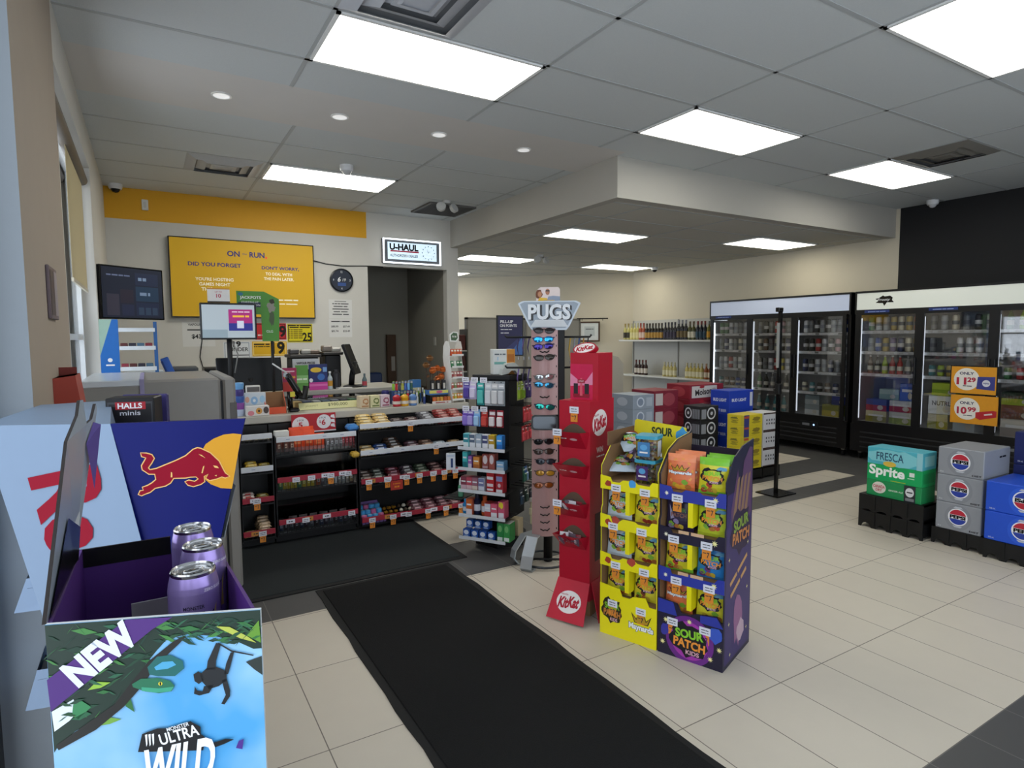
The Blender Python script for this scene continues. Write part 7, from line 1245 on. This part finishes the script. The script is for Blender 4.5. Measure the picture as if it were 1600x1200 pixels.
for k in range(3): bp_(f'bright blue beer pack, {["bottom", "middle", "top"][k]} of the blue stack behind the yellow packs', 5.66, 4.6, .1105+.262*k, .4, .26, .261, '1f3fb0', {'l': [('t', 'BUD LIGHT', 0, .05 if k != 2 else .1, .7, .14, 'dfe4f0', .03), ('t', 'LIGHT BEER', 0, -.35, .7, .12, 'c9d2ea', .02)], 'f': [('t', 'BUD LIGHT', -.1, .1, .6, .13, 'dfe4f0', .03), ('r', .35, .46, -.2, .4, 'c9ccd4')]})
for k in range(4): bp_(f'black and white beer pack with a ring emblem, {["bottom", "second", "third", "top"][k]} of its stack', 5.16, 4.6, .1105+.16*k, .28, .24, .159, '1d1e22', {'l': [('r', .0, .45, -.35, .3, '8a8d94')]+[('r', .04+.1*q, .07+.1*q, -.35, .3, '1d1e22') for q in range(4)]+[('d', -.2, 0, .2, .38, 'd4d6da'), ('d', -.2, 0, .15, .29, '26272c'), ('s', -.2, 0, .06, .12, 'c9ccd0')], 'f': [('d', .1, 0, .24, .42, 'd4d6da'), ('d', .1, 0, .18, .32, '26272c'), ('s', .1, 0, .07, .12, 'c9ccd0'), ('r', -.45, -.2, -.35, .3, '8a8d94')]})
for k in range(5): bp_(f'red beer pack, {["bottom", "second", "third", "fourth", "top"][k]} of the red and white stack by the cooler', 5.5, 5.0, .1105+.168*k, .55, .36, .167, '8a2433', {'l': [('d', 0, 0, .3, .35, 'a8404a')], 'f': [('r', -.45, .3, -.4, .4, 'd0ccc8') if k == 4 else ('s', 0, 0, .3, .3, 'a84a50'), ('t', 'Molson', -.1, .0, .5, .42, '2a2426' if k == 4 else 'd4c4c0', .03, .08), ('s', .2, .1, .06, .15, 'b0a8a4'), ('s', -.15, .34, .07, .1, 'a82a34')]})
for k in range(4): bp_(f'wine red beer pack, {["bottom", "second", "third", "top"][k]} of the stack left of the Molson-style packs'.replace(' left of the Molson-style packs', ' behind the yellow header card'), 4.86, 5.0, .1105+.2*k, .36, .36, .199, '7d2436', {'f': [('d', .1, 0, .26, .36, '9c4450'), ('r', -.45, -.15, -.3, .35, 'c4bcba')]})
for k in range(5): bp_(f'pale blue grey beer pack, {["lowest", "second", "third", "fourth", "top"][k]} of the stack behind the red chocolate tower', 4.49, 4.95, .1105+.155*k, .3, .34, .154, '8f9aa8', {'f': [('d', -.15, 0, .18, .35, 'c4ccd8'), ('d', -.15, 0, .13, .25, '7f8ca0'), ('r', .12, .4, -.3, .3, 'a9b2bf')], 'l': [('d', 0, 0, .25, .3, 'b4bcc8')]})

# ------------------------------------------------------------------ bottle shelves on the right wall
t = thing('bottle_shelf', 'grey steel shelving with rows of bottles beside the black cooler', 'shelf', (7.87, 7.66, 0), -PI/2)
SH = M('b5b4ae', .6, var=.02); m = MB(); m.box(-1.2, 1.1, .17, .2, 0, 1.8, SH)
for x in (-1.2, -.05, 1.08): m.box(x, x+.02, .15, .172, 0, 1.8, M('9a9994', .5))
m.build('back_panel', t); MB().box(1.08, 1.1, -.2, .17, 0, 1.8, SH).build('end_panel', t)
for z in (1.44, .8, .2): MB().box(-1.2, 1.08, -.2, .16, z-.03, z, M('c9c8c2', .5), .003).build('shelf_board', t)
bpy.context.view_layer.update()
_BT = {}
def bottle(lx, z, h_, body, lab, cap, label, group, wide=.036):
    k = (h_, body, lab, cap, wide); p = t.matrix_basis @ Vector((lx, -.1, z+.001))
    if k in _BT: o = dup(_BT[k], p, None, label, group); return o
    r = thing('wine_bottle', label, 'bottle', p, 0, group); m = MB(); w_ = wide; m.lathe([(w_*.8, 0), (w_, .008), (w_, h_*.55), (w_*.8, h_*.66), (.014, h_*.74), (.013, h_*.95), (.015, h_)], M(body, .15, var=0), 14); m.build('glass_body', r)
    m = MB(); m.lathe([(w_+.0006, h_*.12), (w_+.0006, h_*.45)], M(lab, .6, var=0), 14, cap=False); m.build('paper_label', r); m = MB(); m.lathe([(.0155, h_*.82), (.0165, h_+.002)], M(cap, .4, var=0), 10); m.build('cap', r); _BT[k] = r; return r
def brow(x0, n, dx, z, h_, body, lab, cap, label, g, wide=.036):
    for i in range(n): bottle(x0+i*dx, z, h_, body, lab, cap, label, g, wide)
brow(-1.13, 2, .09, 1.44, .3, 'b0a868', '3a362c', 'a08a4a', 'pale gold wine bottle with a dark label at the far end of the top shelf', 'dark labelled gold bottles')
brow(-.95, 3, .08, 1.44, .3, 'bdb268', 'cfc690', 'b5b08a', 'yellow wine bottle with a pale label on the top shelf', 'yellow wine bottles, top shelf')
brow(-.71, 2, .08, 1.44, .3, '9c4a30', 'd0b8a8', '8a3a2a', 'rose red wine bottle on the top shelf', 'rose red wine bottles, top shelf')
brow(-.55, 6, .075, 1.44, .29, '1e1a12', 'a8823a', '3a3020', 'black wine bottle with an amber label on the top shelf', 'amber labelled black bottles')
brow(-.09, 4, .075, 1.44, .3, '18161a', '3a3444', '2a2630', 'black wine bottle with a dark label in the middle of the top shelf', 'dark labelled black bottles')
brow(.22, 3, .08, 1.44, .33, '15151a', '6a5a3a', '8a8a90', 'tall black bottle with a gold band on the top shelf', 'tall gold banded bottles')
brow(.47, 2, .08, 1.44, .3, '4a4a20', 'cfc8b4', '5a4a30', 'olive wine bottle with a cream label on the top shelf', 'cream labelled olive bottles')
brow(.64, 3, .075, 1.44, .3, '1a1f2a', '2f4a5a', '7a2f2a', 'dark bottle with a red cap on the top shelf', 'red capped dark bottles')
brow(.87, 3, .08, 1.44, .3, '6a6a2a', 'cf9a2c', '8a8f8a', 'green wine bottle with a bright orange label next to the cooler', 'orange labelled green bottles')
brow(-.82, 4, .085, .8, .27, '2e130e', 'c9c0b4', '5a241a', 'dark red bottle with a white label on the second shelf behind the chocolate tower', 'white labelled dark red bottles')
brow(-.1, 4, .08, .8, .25, 'b9ab70', 'd2cba8', 'c4bc98', 'pale yellow bottle in the middle of the second shelf', 'pale yellow bottles, middle of second shelf')
brow(.42, 5, .08, .8, .25, 'bfae68', 'd6cfae', 'c4bc98', 'pale yellow bottle at the cooler side of the second shelf', 'pale yellow bottles, cooler side')
brow(.83, 3, .085, .8, .25, '8a4a24', 'd0c0a8', 'b08a6a', 'amber bottle at the cooler end of the second shelf', 'amber bottles, second shelf')
